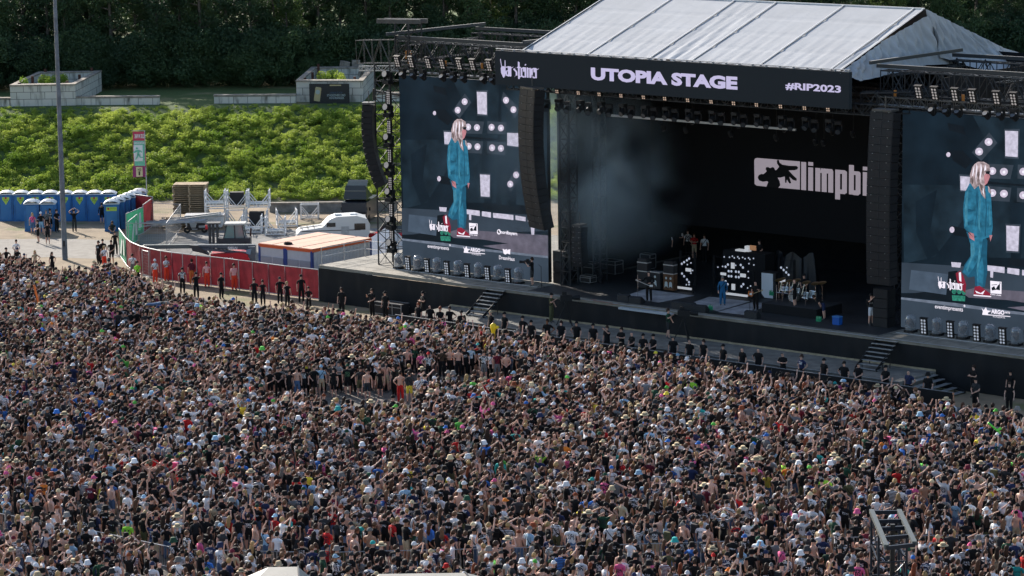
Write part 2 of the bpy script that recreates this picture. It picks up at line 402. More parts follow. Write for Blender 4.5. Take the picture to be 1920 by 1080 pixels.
M_GROUND = mat("sandy_ground", (.27, .21, .14), .95, nz=.25, ns=.35, bump=.6, bs=6)
def ground_mix():
    N = M_GROUND.node_tree; B = N.nodes["Principled BSDF"]; old = B.inputs["Base Color"].links[0].from_socket
    g = N.nodes.new("ShaderNodeNewGeometry"); s = N.nodes.new("ShaderNodeSeparateXYZ"); N.links.new(g.outputs["Position"], s.inputs[0])
    mr = N.nodes.new("ShaderNodeMapRange"); mr.inputs[1].default_value = .05; mr.inputs[2].default_value = .4; N.links.new(s.outputs[2], mr.inputs[0])
    mx = N.nodes.new("ShaderNodeMix"); mx.data_type = 'RGBA'; mx.inputs[7].default_value = (.07, .11, .028, 1)
    N.links.new(mr.outputs[0], mx.inputs[0]); N.links.new(old, mx.inputs[6])
    n = N.nodes.new("ShaderNodeTexNoise"); n.inputs["Scale"].default_value = .25; n.inputs["Detail"].default_value = 8
    tc = N.nodes.new("ShaderNodeTexCoord"); N.links.new(tc.outputs["Object"], n.inputs[0])
    r2 = N.nodes.new("ShaderNodeMapRange"); r2.inputs[1].default_value = .56; r2.inputs[2].default_value = .66; N.links.new(n.outputs[0], r2.inputs[0])
    m2 = N.nodes.new("ShaderNodeMix"); m2.data_type = 'RGBA'; m2.inputs[7].default_value = (.16, .16, .07, 1)
    N.links.new(r2.outputs[0], m2.inputs[0]); N.links.new(mx.outputs[2], m2.inputs[6]); N.links.new(m2.outputs[2], B.inputs["Base Color"])
ground_mix()
tag(mb.build("ground", M_GROUND, origin=(0, 0, 0), smooth=True), kind="structure")
def sheet(name, pix, z, m_, n=1):
    b = MB(); b.poly([G(x, y, z) for x, y in pix]); return tag(b.build(name, m_), kind="structure")
M_ASPH = mat("pale_asphalt", (.27, .25, .22), .95, nz=.15, ns=1.2, bump=.3, bs=20)
M_ASPH2 = mat("grey_asphalt", (.20, .195, .185), .95, nz=.2, ns=.8, bump=.3, bs=20)
M_FIELD = mat("field_gravel", (.16, .145, .125), .95, nz=.3, ns=1.5, bump=.3, bs=15)
sheet("path", [(-80, 450), (120, 447), (235, 452), (236, 480), (200, 486), (90, 482), (-80, 490)], .004, M_ASPH)
sheet("road", [(262, 440), (420, 432), (720, 428), (760, 505), (600, 540), (440, 530), (330, 500), (262, 470)], .004, M_ASPH2)
sheet("arena_ground", [(-400, 560), (200, 530), (300, 545), (600, 600), (2300, 840), (2300, 1700), (-400, 1700)], .004, M_FIELD)

# ------------------------------------------------------------------ leaves: shrub and tree meshes
def leaf_mat(name, c1, c2, tr=.35, sc=1.5):
    M = bpy.data.materials.new(name); M.use_nodes = True; N = M.node_tree; B = N.nodes["Principled BSDF"]; L = N.links.new
    B.inputs["Roughness"].default_value = .6; B.inputs["Specular IOR Level"].default_value = .35
    g = N.nodes.new("ShaderNodeNewGeometry"); n = N.nodes.new("ShaderNodeTexNoise"); n.inputs["Scale"].default_value = sc; n.inputs["Detail"].default_value = 3
    L(g.outputs["Position"], n.inputs["Vector"])
    r = N.nodes.new("ShaderNodeMapRange"); r.inputs[1].default_value = .35; r.inputs[2].default_value = .65; L(n.outputs[0], r.inputs[0])
    mx = N.nodes.new("ShaderNodeMix"); mx.data_type = 'RGBA'; mx.inputs[6].default_value = (*c1, 1); mx.inputs[7].default_value = (*c2, 1)
    L(r.outputs[0], mx.inputs[0]); L(mx.outputs[2], B.inputs["Base Color"])
    t = N.nodes.new("ShaderNodeBsdfTranslucent"); L(mx.outputs[2], t.inputs[0]); ms = N.nodes.new("ShaderNodeMixShader"); ms.inputs[0].default_value = tr
    L(B.outputs[0], ms.inputs[1]); L(t.outputs[0], ms.inputs[2]); L(ms.outputs[0], N.nodes["Material Output"].inputs[0]); return M
M_SHRUB = leaf_mat("shrub_leaf", (.17, .28, .032), (.42, .50, .085), .45, .3)
M_TREE = leaf_mat("tree_leaf", (.03, .062, .03), (.07, .12, .045), .28, .15)
M_TREE2 = leaf_mat("tree_leaf_light", (.05, .09, .02), (.10, .15, .04), .35, .2)
M_BARK = mat("bark", (.10, .085, .07), .95, nz=.4, ns=4, bump=.8, bs=12)
def leaf_mesh(name, clumps, size, mats, seed, flat=0.0):
    """clumps: (centre, radii, count); quads of leaf clusters scattered near each clump's shell"""
    r = np.random.default_rng(seed); P = []
    for c, rad, n in clumps:
        d = r.normal(size=(n, 3)); d /= np.linalg.norm(d, axis=1)[:, None]; k = r.uniform(.45, 1.0, n)**.5
        P.append(np.array(c)+d*np.array(rad)*k[:, None])
    P = np.concatenate(P); n = len(P); a = r.normal(size=(n, 3)); a[:, 2] *= (1-flat); a /= np.linalg.norm(a, axis=1)[:, None]
    b = r.normal(size=(n, 3)); b -= a*(a*b).sum(1)[:, None]; b /= np.linalg.norm(b, axis=1)[:, None]
    s = size*r.uniform(.6, 1.3, n)[:, None]; V = np.empty((n, 4, 3)); V[:, 0] = P-a*s; V[:, 1] = P+b*s*.55; V[:, 2] = P+a*s; V[:, 3] = P-b*s*.55
    me = bpy.data.meshes.new(name); me.vertices.add(n*4); me.vertices.foreach_set("co", V.reshape(-1)); me.loops.add(n*4)
    me.loops.foreach_set("vertex_index", np.arange(n*4, dtype=np.int32)); me.polygons.add(n); me.polygons.foreach_set("loop_start", np.arange(n, dtype=np.int32)*4)
    me.update(calc_edges=True); me.materials.append(mats); me.validate(); return me
def scatter_gn(name, pts, rot, scl, idx, coll, extra=None):
    me = bpy.data.meshes.new(name); me.from_pydata([tuple(p) for p in pts], [], []); n = len(pts)
    def at(nm, ty, key, data): a = me.attributes.new(nm, ty, 'POINT'); a.data.foreach_set(key, np.asarray(data, np.float32 if ty != 'INT' else np.int32).reshape(-1))
    at("rot", 'FLOAT_VECTOR', "vector", rot); at("scl", 'FLOAT_VECTOR', "vector", scl); at("pid", 'INT', "value", idx)
    for k, v in (extra or {}).items(): at(k, 'FLOAT_COLOR', "color", v)
    o = bpy.data.objects.new(name, me); link(o)
    ng = bpy.data.node_groups.new(name, 'GeometryNodeTree'); ng.interface.new_socket("Geometry", in_out='INPUT', socket_type='NodeSocketGeometry')
    ng.interface.new_socket("Geometry", in_out='OUTPUT', socket_type='NodeSocketGeometry')
    N = ng.nodes.new; i = N('NodeGroupInput'); out = N('NodeGroupOutput'); io = N('GeometryNodeInstanceOnPoints'); ci = N('GeometryNodeCollectionInfo')
    ci.inputs[0].default_value = coll; ci.inputs[1].default_value = True; ci.inputs[2].default_value = True
    def na(nm, ty): x = N('GeometryNodeInputNamedAttribute'); x.data_type = ty; x.inputs[0].default_value = nm; return x
    L = ng.links.new; L(i.outputs[0], io.inputs["Points"]); L(ci.outputs[0], io.inputs["Instance"]); io.inputs["Pick Instance"].default_value = True
    L(na("pid", 'INT').outputs[0], io.inputs["Instance Index"]); e2r = N('FunctionNodeEulerToRotation'); L(na("rot", 'FLOAT_VECTOR').outputs[0], e2r.inputs[0]); L(e2r.outputs[0], io.inputs["Rotation"])
    L(na("scl", 'FLOAT_VECTOR').outputs[0], io.inputs["Scale"]); L(io.outputs[0], out.inputs[0])
    o.modifiers.new("scatter", 'NODES').node_group = ng; return o
def pool(name, meshes):
    c = bpy.data.collections.new(name)
    for i, me in enumerate(meshes): c.objects.link(bpy.data.objects.new("%s_%03d" % (name, i), me))
    return c
shr = []
for k in range(6):
    r = random.Random(k); cl = []
    for j in range(9):
        a = r.uniform(0, 2*pi); q = r.uniform(0, .55); z = r.uniform(.25, .75)
        cl.append(((q*cos(a), q*sin(a), z), (.36, .36, .26), 64))
    shr.append(leaf_mesh("shrub", cl, .062, M_SHRUB, k))
r = random.Random(3); pts = []; y = 0
x = -64.0
while x < 24:
    yy = foot(x)+.4
    while yy < top(x)+.5:
        px_, py_ = x+r.uniform(-.5, .5), yy+r.uniform(-.4, .4); pts.append((px_, py_, height(px_, py_)-.15)); yy += .56
    x += .56
# keep the corner beside the stage wall and the far right free
n = len(pts); nr = np.random.default_rng(5)
big = np.array([min(1, .34+.22*max(0, top(p[0])-p[1])) for p in pts])*nr.uniform(.45, .98, n)*(1+.25*np.sin(np.array([p[0] for p in pts])*.9)*np.sin(np.array([p[1] for p in pts])*1.1))
hillv = scatter_gn("hillside_shrubs", pts, np.stack([nr.normal(0, .15, n), nr.normal(0, .15, n), nr.uniform(0, 6.28, n)], 1), np.stack([big, big, big*nr.uniform(.7, 1.15, n)], 1), nr.integers(0, 6, n), pool("shrub_pool", shr))
tag(hillv, "bright green leafy undergrowth covering the sloping bank below the woods", "undergrowth", kind="stuff")

def tree_meshes(seed, m_, Hh=19.0, low=3.0):
    r = random.Random(seed); t = MB(); cl = []; lean = r.uniform(-.6, .6)
    pts_ = [Vector((lean*(k/6)**1.5, r.uniform(-.15, .15), Hh*.85*k/6)) for k in range(7)]
    for k in range(6): t.tube(pts_[k], pts_[k+1], .38*(1-k/7)+.04, .38*(1-(k+1)/7)+.04, 9, cap=False)
    for k in range(16):
        z = r.uniform(low, Hh*.85); a = r.uniform(0, 2*pi); L = r.uniform(2.2, 4.2)*(1.1-.55*z/Hh); b0 = Vector((lean*(z/Hh/.85)**1.5, 0, z)); e = b0+Vector((cos(a)*L, sin(a)*L, L*.45))
        mid = (b0+e)/2+Vector((0, 0, -.2)); t.tube(b0, mid, .13, .09, 6, cap=False); t.tube(mid, e, .09, .04, 6, cap=False)
        for q in range(3):
            c = b0.lerp(e, r.uniform(.5, 1.1))+Vector((r.uniform(-.9, .9), r.uniform(-.9, .9), r.uniform(-.4, .9))); s = r.uniform(.8, 1.5); cl.append((c, (s, s, s*.75), int(150*s)))
    for k in range(34):
        z = r.uniform(low+.5, Hh); a = r.uniform(0, 2*pi); rad = 3.6*sqrt(max(.05, 1-((z-Hh*.5)/(Hh*.56))**2))*r.uniform(.5, 1); s = r.uniform(.8, 1.5)
        cl.append(((rad*cos(a), rad*sin(a), z), (s, s, s*.8), int(150*s)))
    tm = mb_mesh(t, "trunk", [M_BARK]); return tm, leaf_mesh("crown", cl, .17, m_, seed)
TV = [tree_meshes(11, M_TREE, 19, 3.5), tree_meshes(12, M_TREE, 17, 1.5), tree_meshes(13, M_TREE, 21, 5), tree_meshes(14, M_TREE2, 16, 1.0)]
UV_ = tree_meshes(21, M_TREE, 7, .6)
def put_tree(x, y, z, k, s, rz, label, group="trees of the wood behind the grass bank"):
    t = bpy.data.objects.new("tree", None); link(t); t.location = (x, y, z); t.rotation_euler = (0, 0, rz); t.scale = (s, s, s)
    for nm, me in (("trunk", TV[k][0]), ("crown", TV[k][1])):
        c = bpy.data.objects.new(nm, me); link(c); c.parent = t
    tag(t, label, "tree", group); return t
# tree x (pixel column at the foot), depth, variant, scale
where = {0: "behind the left stone tower", 1: "in the gap between the low stone walls", 2: "behind the right stone tower", 3: "behind the truss tower left of the screen", 4: "behind the stage roof", 5: "right of the tent gable"}
row = [(-28, 277, 1, 1), (-12, 276.5, 0, 1.0), (38, 279, 1, 1.05), (85, 277.5, 2, 1), (116, 276.4, 0, .95), (165, 278.5, 1, 1), (205, 276, 2, 1), (250, 277.5, 1, .9), (292, 275, 0, 1), (335, 276.5, 1, 1.0), (375, 275, 2, 1.05), (425, 276.5, 0, 1), (470, 275.5, 1, .9), (515, 277, 0, .95),
       (542, 276, 3, .8), (600, 278, 0, 1), (640, 277.5, 2, 1), (690, 277, 1, 1), (735, 276, 0, 1), (790, 278, 2, 1), (838, 276, 1, .95), (885, 275.5, 0, 1), (930, 278, 3, 1), (975, 276, 0, 1.02), (1030, 278, 1, 1), (1090, 276, 0, 1.0),
       (1150, 275.5, 1, 1), (1240, 276, 2, 1), (1330, 277, 0, 1), (1420, 275, 3, 1), (1510, 277, 0, 1), (1600, 275, 1, .97), (1680, 275, 3, .98), (1740, 277, 0, 1), (1790, 275, 1, 1.05), (1850, 276, 0, 1.05), (1905, 275, 2, 1), (1960, 276, 1, 1)]
adj = ["tall dark", "broad dense", "slender high", "pale leafed"]
cnt = {}
ORD = ["leftmost", "second from the left", "third from the left", "fourth from the left", "fifth from the left", "sixth from the left", "seventh from the left", "eighth from the left", "ninth from the left", "tenth from the left", "eleventh from the left", "twelfth from the left"]
def zone_of(px): return 0 if px < 230 else 1 if px < 530 else 2 if px < 700 else 3 if px < 1000 else 4 if px < 1735 else 5
for k_, (px_, Y, kv, s) in enumerate(row):
    X = (px_-960)/FPX*Y*1.0; zt = height(X, Y)
    zn = zone_of(px_); c_ = cnt.get(zn, 0); cnt[zn] = c_+1
    put_tree(X, Y+4, zt, kv, s*.6, rnd.uniform(0, 6), "%s tree %s, %s there" % (adj[kv], where[zn], ORD[c_]))
# second row deeper in the wood: hardly told apart in the photograph
for k_ in range(40):
    X = -64+k_*3.3+rnd.uniform(-1, 1); Y = 289+rnd.uniform(-2, 4)
    put_tree(X, Y+1, 6, k_ % 3, rnd.uniform(.62, .72), rnd.uniform(0, 6), "dark tree deep in the wood, its crown merging with its neighbours", "deeper trees of the wood")
for k_ in range(36):
    X = -70+k_*4.0+rnd.uniform(-1, 1); Y = 301+rnd.uniform(-2, 4)
    put_tree(X, Y+1, 6, (k_+1) % 3, rnd.uniform(.78, .9), rnd.uniform(0, 6), "dark tree deep in the wood, its crown merging with its neighbours", "deeper trees of the wood")
# undergrowth at the wood's edge
pts = []; 
for k_ in range(150):
    X = -62+k_*.85+rnd.uniform(-.4, .4); pts.append((X, 277.5+rnd.uniform(-1.5, 3), 5.9))
n = len(pts)
tag(scatter_gn("wood_edge_undergrowth", pts, np.stack([np.zeros(n), np.zeros(n), nr.uniform(0, 6, n)], 1), np.repeat(nr.uniform(.35, .75, n), 3).reshape(n, 3), np.zeros(n), pool("edge_pool", [UV_[1]])),
    "dark bushes and low branches along the foot of the wood", "undergrowth", kind="stuff")

# ------------------------------------------------------------------ stone towers and walls on the bank
def stone_mat():
    M = bpy.data.materials.new("limestone_blocks"); M.use_nodes = True; N = M.node_tree; B = N.nodes["Principled BSDF"]; L = N.links.new
    tc = N.nodes.new("ShaderNodeTexCoord"); mp = N.nodes.new("ShaderNodeMapping"); mp.inputs[2].default_value = (0, 0, 0)
    s = N.nodes.new("ShaderNodeSeparateXYZ"); L(tc.outputs["Object"], s.inputs[0]); ad = N.nodes.new("ShaderNodeMath"); L(s.outputs[0], ad.inputs[0]); L(s.outputs[1], ad.inputs[1])
    cb = N.nodes.new("ShaderNodeCombineXYZ"); L(ad.outputs[0], cb.inputs[0]); L(s.outputs[2], cb.inputs[1])
    br = N.nodes.new("ShaderNodeTexBrick"); L(cb.outputs[0], br.inputs[0]); br.inputs["Scale"].default_value = 1; br.inputs["Brick Width"].default_value = 1.25; br.inputs["Row Height"].default_value = .62
    br.inputs["Mortar Size"].default_value = .022; br.inputs["Color1"].default_value = (.60, .58, .52, 1); br.inputs["Color2"].default_value = (.50, .49, .44, 1); br.inputs["Mortar"].default_value = (.12, .12, .11, 1)
    n = N.nodes.new("ShaderNodeTexNoise"); n.inputs["Scale"].default_value = 1.6; n.inputs["Detail"].default_value = 8; mp.inputs[3].default_value = (1, 1, .35); L(tc.outputs["Object"], mp.inputs[0]); L(mp.outputs[0], n.inputs[0])
    r = N.nodes.new("ShaderNodeMapRange"); r.inputs[1].default_value = .52; r.inputs[2].default_value = .72; L(n.outputs[0], r.inputs[0])
    mx = N.nodes.new("ShaderNodeMix"); mx.data_type = 'RGBA'; mx.inputs[7].default_value = (.16, .155, .13, 1); L(r.outputs[0], mx.inputs[0]); L(br.outputs[0], mx.inputs[6]); L(mx.outputs[2], B.inputs["Base Color"])
    B.inputs["Roughness"].default_value = .9; return M
M_STONE = stone_mat(); M_COPE = mat("coping_stone", (.27, .24, .20), .9, nz=.35, ns=2, bump=.4)
M_RUSTP = mat("rusty_steel_post", (.08, .035, .025), .9, nz=.4)
def stone_tower(pix, ztop, label, posts, bushes):
    c = [G(x, y, ztop) for x, y in pix]; base = (c[0]+c[1]+c[2]+c[3])/4; base.z = 6.0
    t = thing("stone_tower", label, "stone tower", base)
    cc = [Vector((p.x-base.x, p.y-base.y, 0)) for p in c]; ctr = sum(cc, Vector())/4; inn = [ctr+(p-ctr)*.84 for p in cc]; H = ztop-6.0
    b = MB()
    for i in range(4):
        j = (i+1) % 4; a0, a1, i0, i1 = cc[i]*.985, cc[j]*.985, inn[i], inn[j]; z0, z1 = Vector((0, 0, -1.2)), Vector((0, 0, H-.12))
        b.add([a0+z0, a1+z0, a1+z1, a0+z1], [(0, 1, 2, 3)]); b.add([i0+z0, i1+z0, i1+z1, i0+z1], [(3, 2, 1, 0)]); b.add([a0+z1, a1+z1, i1+z1, i0+z1], [(0, 1, 2, 3)])
    b.build("wall", M_STONE, t); k = MB()
    for i in range(4):
        j = (i+1) % 4; zz = Vector((0, 0, H-.117)); k.prism([cc[i]+zz, cc[j]+zz, inn[j]*.99+zz, inn[i]*.99+zz], (0, 0, .12))
    k.build("coping", M_COPE, t)
    for x, y, h_ in posts:
        p = G(x, y, ztop)-base; q = MB(); q.box((p.x, p.y, H-.8+h_/2), (.22, .22, 1.6+h_)); q.build("steel_post", M_RUSTP, t)
    cl = [(Vector(((G(x, y, ztop)-base).x, (G(x, y, ztop)-base).y, H-.45+.22*i)), (.42, .42, .5), 150) for x, y in bushes for i in range(3)]
    me = leaf_mesh("weeds", cl, .09, M_SHRUB, 5); o = bpy.data.objects.new("weeds", me); link(o); o.parent = t; o["kind"] = "stuff"
    return t, base
stone_tower([(17, 159.5), (141, 157.5), (191, 132), (72, 134)], 7.9, "roofless stone block tower left of the lamp mast, yellow bushes growing inside", [(36, 157, .1), (61, 150, .35), (85, 135, .3), (149, 144, .2), (126, 154, .1), (172, 133, .3)], [(80, 150), (86, 148), (92, 152), (104, 150), (120, 148), (44, 153), (112, 149)])
t2, b2 = stone_tower([(554, 151), (681, 151), (705, 124), (584, 125)], 7.9, "roofless stone block tower beside the stage with a dark advertising banner on it", [(572, 148, .1), (586, 142, .3), (597, 128, .4), (665, 147, .15)], [(602, 143), (620, 140), (628, 138), (612, 144), (640, 146), (634, 143)])
blk = MB()
for x, y, a, h_ in ((645, 134, .4, 1.5), (668, 133, 0, 1.6), (680, 136, .8, 1.1)):
    p = G(x, y, 7.4)-b2; blk.box((p.x, p.y, 1.6), (.75, .6, h_), R=Matrix.Rotation(a*.5, 3, 'Y') @ Matrix.Rotation(a, 3, 'Z'))
blk.build("fallen_block", M_COPE, t2)
def low_wall(pa, pb, ztop, z0, th, label, m_=None, cope=True):
    A, B_ = G(*pa, ztop), G(*pb, ztop); d = (B_-A); L = d.length; a = atan2(d.y, d.x); mid = (A+B_)/2; mid.z = z0
    t = thing("stone_wall", label, "wall", mid, a); b = MB(); b.box((0, th/2, (ztop-z0)/2-.35), (L, th, ztop-z0-.1+.7)); b.build("wall", m_ or M_STONE, t)
    k = MB(); k.box((0, th/2, ztop-z0-.03), (L+.1, th+.12, .12)); k.build("coping", M_COPE, t); return t
low_wall((-40, 184), (17, 184), 6.75, 6, .6, "low stone wall running out of the picture left of the left tower")
low_wall((142, 181.5), (297, 180.5), 6.75, 6, .6, "low stone wall to the right of the left stone tower")
low_wall((401, 178.5), (554, 177.5), 6.75, 6, .6, "low stone wall between the wood gap and the right stone tower")
low_wall((700, 175), (760, 174), 6.75, 6, .6, "short low stone wall behind the hanging speakers")
M_CONC = mat("weathered_concrete", (.24, .235, .22), .95, nz=.35, ns=1.2, bump=.4)
low_wall((505, 381), (745, 378), .75, 0, .35, "weathered concrete retaining wall at the foot of the bank", M_CONC)
# advertising banner on the right tower
M_BLACKV = mat("black_vinyl", (.012, .016, .02), .5)
A_, B_ = W(*DP(580.5, 158, 7.6), 0), 0
pa, pb = G(580, 160, 7.55), G(655, 160, 7.55); d = pb-pa; a = atan2(d.y, d.x); base = (pa+pb)/2; base.z = 6.0; base.y -= .25
t = thing("banner", "black advertising banner with a drink can on the right stone tower", "banner", base, a)
b = MB(); b.box((0, 0, .85), (d.length, .03, 1.75)); b.build("panel", M_BLACKV, t)
def text_mesh(s, bold=.0, ext=0.0, sx=1.0, spacing=1.0):
    c = bpy.data.curves.new("t", 'FONT'); c.body = s; c.align_x = 'LEFT'; c.offset = bold; c.extrude = ext; c.space_character = spacing; c.resolution_u = 3
    o = bpy.data.objects.new("t", c); link(o); dg = bpy.context.evaluated_depsgraph_get(); me = bpy.data.meshes.new_from_object(o.evaluated_get(dg)); bpy.data.objects.remove(o); return me
def lettering(s, x0, x1, z0, z1, y, m_, parent, bold=.02, name="lettering", mirror=False, thick=.01, spacing=1.0, shift=None):
    """text fitted to a box in the parent's x-z plane, facing -y"""
    me = text_mesh(s, bold, 0, spacing=spacing); n = len(me.vertices); co = np.empty(n*3); me.vertices.foreach_get("co", co); co = co.reshape(-1, 3)
    X0, X1, Y0, Y1 = co[:, 0].min(), co[:, 0].max(), co[:, 1].min(), co[:, 1].max()
    u = (co[:, 0]-X0)/(X1-X0); u = 1-u if mirror else u; q = (co[:, 1]-Y0)/(Y1-Y0)
    out = np.stack([x0+u*(x1-x0), np.full(n, y), z0+q*(z1-z0)], 1); me.vertices.foreach_set("co", out.reshape(-1)); me.materials.clear(); me.materials.append(m_)
    me.polygons.foreach_set("material_index", [0]*len(me.polygons))
    me.update(); me.name = name; o = bpy.data.objects.new(name, me); link(o); o.parent = parent; return o
M_GOLD = mat("dull_gold_print", (.42, .36, .2), .6); M_PALE = mat("pale_print", (.35, .42, .42), .6); M_BLUEP = mat("blue_print", (.03, .07, .12), .6)
w2 = d.length/2
lettering("STAGEDIVER UND", -.2, w2-.35, .62, .82, -.02, M_PALE, t, .01); lettering("HEADBANGER.", 0, w2-.45, .38, .58, -.02, M_PALE, t, .01); lettering("GEBRAUT FÜR", .05, w2-.6, .87, 1.05, -.02, M_BLUEP, t)
b = MB(); b.box((.55, -.02, 1.58), (1.0, .02, .11)); b.build("gold_strip", M_GOLD, t)
b = MB(); b.lathe([(.01, -.62), (.24, -.62), (.27, -.55), (.27, .5), (.22, .6), (.01, .6)], (-1.02, -.06, .82), 12, Matrix.Rotation(.16, 3, 'Y'), sy=.15); b.build("printed_can", M_GOLD, t)
b = MB(); b.lathe([(.01, -.01), (.2, 0), (.01, .01)], (-1.0, -.12, 1.0), 12, Matrix.Rotation(pi/2, 3, 'X')); b.build("can_emblem", M_PALE, t)
# ------------------------------------------------------------------ the stage
M_DECK = mat("stage_deck", (.24, .225, .19), .75, nz=.25, ns=1.1, bump=.2, bs=25)
M_SKIRT = mat("black_drape", (.0055, .007, .009), .75, nz=.3, ns=.8)
M_BLACK = mat("black_paint", (.008, .008, .009), .6)
M_STAGEBK = mat("black_molton", (.006, .007, .009), .95)
M_ALU = mat("aluminium", (.42, .43, .44), .45, metal=.6, nz=.15)
M_DARKTR = mat("dark_truss", (.028, .032, .038), .5, metal=.4, nz=.2)
M_BEAM = mat("dark_steel_beam", (.09, .088, .085), .45, metal=.3, nz=.2)
M_TIMBER = mat("pale_timber", (.38, .31, .2), .8, nz=.2, ns=3)
M_WHITE = mat("white_paint", (.75, .75, .74), .5)
M_TENT = mat("white_tarpaulin", (.43, .445, .465), .9, nz=.06, ns=.4, spec=.1)
M_LAMPG = mat("lamp_lens", (.5, .46, .44), .25, emit=(.9, .8, .75), es=.12)
M_ORANGE = mat("orange_hoist", (.6, .22, .04), .5)
D_T = 2.4
st = thing("concert_stage", "large black festival stage deck with black fabric skirt facing the crowd", "stage", W(0, 0, 0), ANG)
b = MB(); b.box((31.5, 9.5, 2.3), (63, 19, .2)); b.build("deck", M_DECK, st)
def folds(b, u0, u1, z0, z1, v, n, amp, seed=0, sag=0.0):
    r_ = random.Random(seed); ph = [r_.uniform(0, 6) for _ in range(6)]
    def fn(i, j):
        u = u0+(u1-u0)*i; z = z0+(z1-z0)*j
        d = sum(sin(u*f+ph[k]+z*g)*a for k, (f, g, a) in enumerate(((1.3, .9, .5), (2.9, -1.3, .3), (5.7, .5, .2), (9.1, 2.0, .1))))
        return (u, v-amp*abs(d), z-sag*abs(sin(u*.8)))
    b.grid(fn, n, 6)
b = MB(); folds(b, 0, 63, .02, 2.19, -.02, 260, .10, 1); b.build("skirt", M_SKIRT, st, smooth=True)
b = MB(); b.box((-.02, 2.2, 1.1), (.04, 4.4, 2.19)); b.build("side_skirt", M_SKIRT, st)
b = MB(); b.box((37.5, -.03, 2.385), (51, .05, .035)); b.build("edge_trim", mat("grey_edge_trim", (.3, .31, .33), .6), st)
for u0, u1, vv in ((4.9, 17.2, 1.72), (43.6, 63, 1.75)):
    b = MB(); b.box(((u0+u1)/2, vv, 2.404), (u1-u0, .07, .008)); b.build("floor_line", M_WHITE, st)
b = MB()
for k in range(20): b.box((k*3.0+1.5, 9.5, 2.402), (.03, 19, .004))
for k in range(5): b.box((31.5, 1.2+k*2, 2.4025), (63, .025, .004))
b.build("deck_seams", M_BLACK, st)
b = MB(); b.box((30.4, 9.2, 2.404), (25.8, 17.6, .008)); b.build("dance_floor", mat("black_dance_floor", (.028, .031, .034), .6, nz=.3, ns=.8), st)
# tape marks
b = MB()
for px, py, L, a in ((1090, 556, 1.2, .2), (1130, 566, 1.5, 0), (1118, 561, .8, 1.2), (1150, 571, .9, 1.2)):
    u, v = DP(px, py); b.box((u, v, 2.404), (L, .07, .006), rz=a)
b.build("red_tape", mat("red_tape", (.3, .05, .03), .7), st)
# railing of the side platform
b = MB()
u_a, v_a = 0.05, .1
rl = [(.1, .15), (.1, 2.3), (.1, 4.3), (2.6, 4.3)]
for u, v in rl: b.tube((u, v, 2.4), (u, v, 3.55), .03, n=6)
for (a1, c1), (a2, c2) in zip(rl, rl[1:]):
    for z in (2.95, 3.5): b.tube((a1, c1, z), (a2, c2, z), .022, n=6)
b.build("railing", M_STEEL if 'M_STEEL' in globals() else mat("galvanised_steel", (.45, .46, .47), .45, metal=.7, nz=.2), st)
# black back and side walls of the stage house
hs = thing("stage_back_wall", "black fabric back and side walls inside the stage", "drapes", W(30, 17.8, 2.4), ANG)
def U0(b): b.v = [(x-30, y-17.8, z-2.4) for x, y, z in b.v]; return b
b = MB(); folds(b, 16.0, 46, 2.30, 16.9, 17.8, 90, .25, 3); U0(b).build("back_drape", M_STAGEBK, hs, smooth=True)
b = MB(); b.box((17.0, 10.9, 9.4), (.06, 13.7, 14.4)); b.box((44.6, 11.2, 9.4), (.06, 13, 14.4)); U0(b).build("side_drape", M_STAGEBK, hs)
# pit platform
uR = SP(1756, 699, 0)[0]
pf = thing("pit_platform", "long low walkway of dark boards in front of the stage skirt", "platform", W(11.5, -1.85, 0), ANG)
b = MB(); b.box(((uR-11.5)/2, 0, .45), (uR-11.5, 3.6, .9)); b.build("walkway", mat("dark_boards", (.17, .165, .15), .85, nz=.3, ns=1.5), pf)
b = MB(); b.box(((uR-11.5)/2, 1.76, .95), (uR-11.5, .08, .1)); b.build("timber_edge", M_TIMBER, pf)
b = MB(); b.box(((uR-11.5)/2, -1.82, .88), (uR-11.5, .04, .05)); b.build("front_edge", M_ALU, pf)
def stairs(label, u, v, ztop, zbot, n, wdt, run, rz):
    t = thing("stairs", label, "stairs", W(u, v, zbot), ANG+rz, "stage stairs"); h_ = (ztop-zbot)
    for k in range(n):
        b = MB(); z = h_-(k+.6)*h_/n; y = -(k+.5)*run/n; b.box((0, y, z), (wdt, run/n*.72, .035)); b.build("tread", M_ALU, t)
    for s in (-1, 1):
        b = MB(); b.bar((s*wdt/2*.92, 0, h_-.15), (s*wdt/2*.92, -run, -.05+.1), .05, .18); b.build("stringer", M_BLACK, t)
        b = MB()
        for q in (.35, .7): b.tube((s*wdt/2*.9, -run*q, 0), (s*wdt/2*.9, -run*q, h_*(1-q)), .025, n=6)
        b.build("support", M_BLACK, t)
    return t
uL = SP(932, 541, 0)[0]; uS = SP(1664, 634, 0)[0]
stairs("open metal stairs with pale treads at the left half of the stage front", uL, 0, 2.4, .9, 8, 1.5, 2.15, 0)
stairs("open metal stairs with pale treads at the right half of the stage front", uS, 0, 2.4, .9, 8, 1.5, 2.15, 0)
stairs("low wide stairs at the right end of the pit walkway", uR, -1.9, .9, 0, 5, 3.0, 2.2, pi/2)
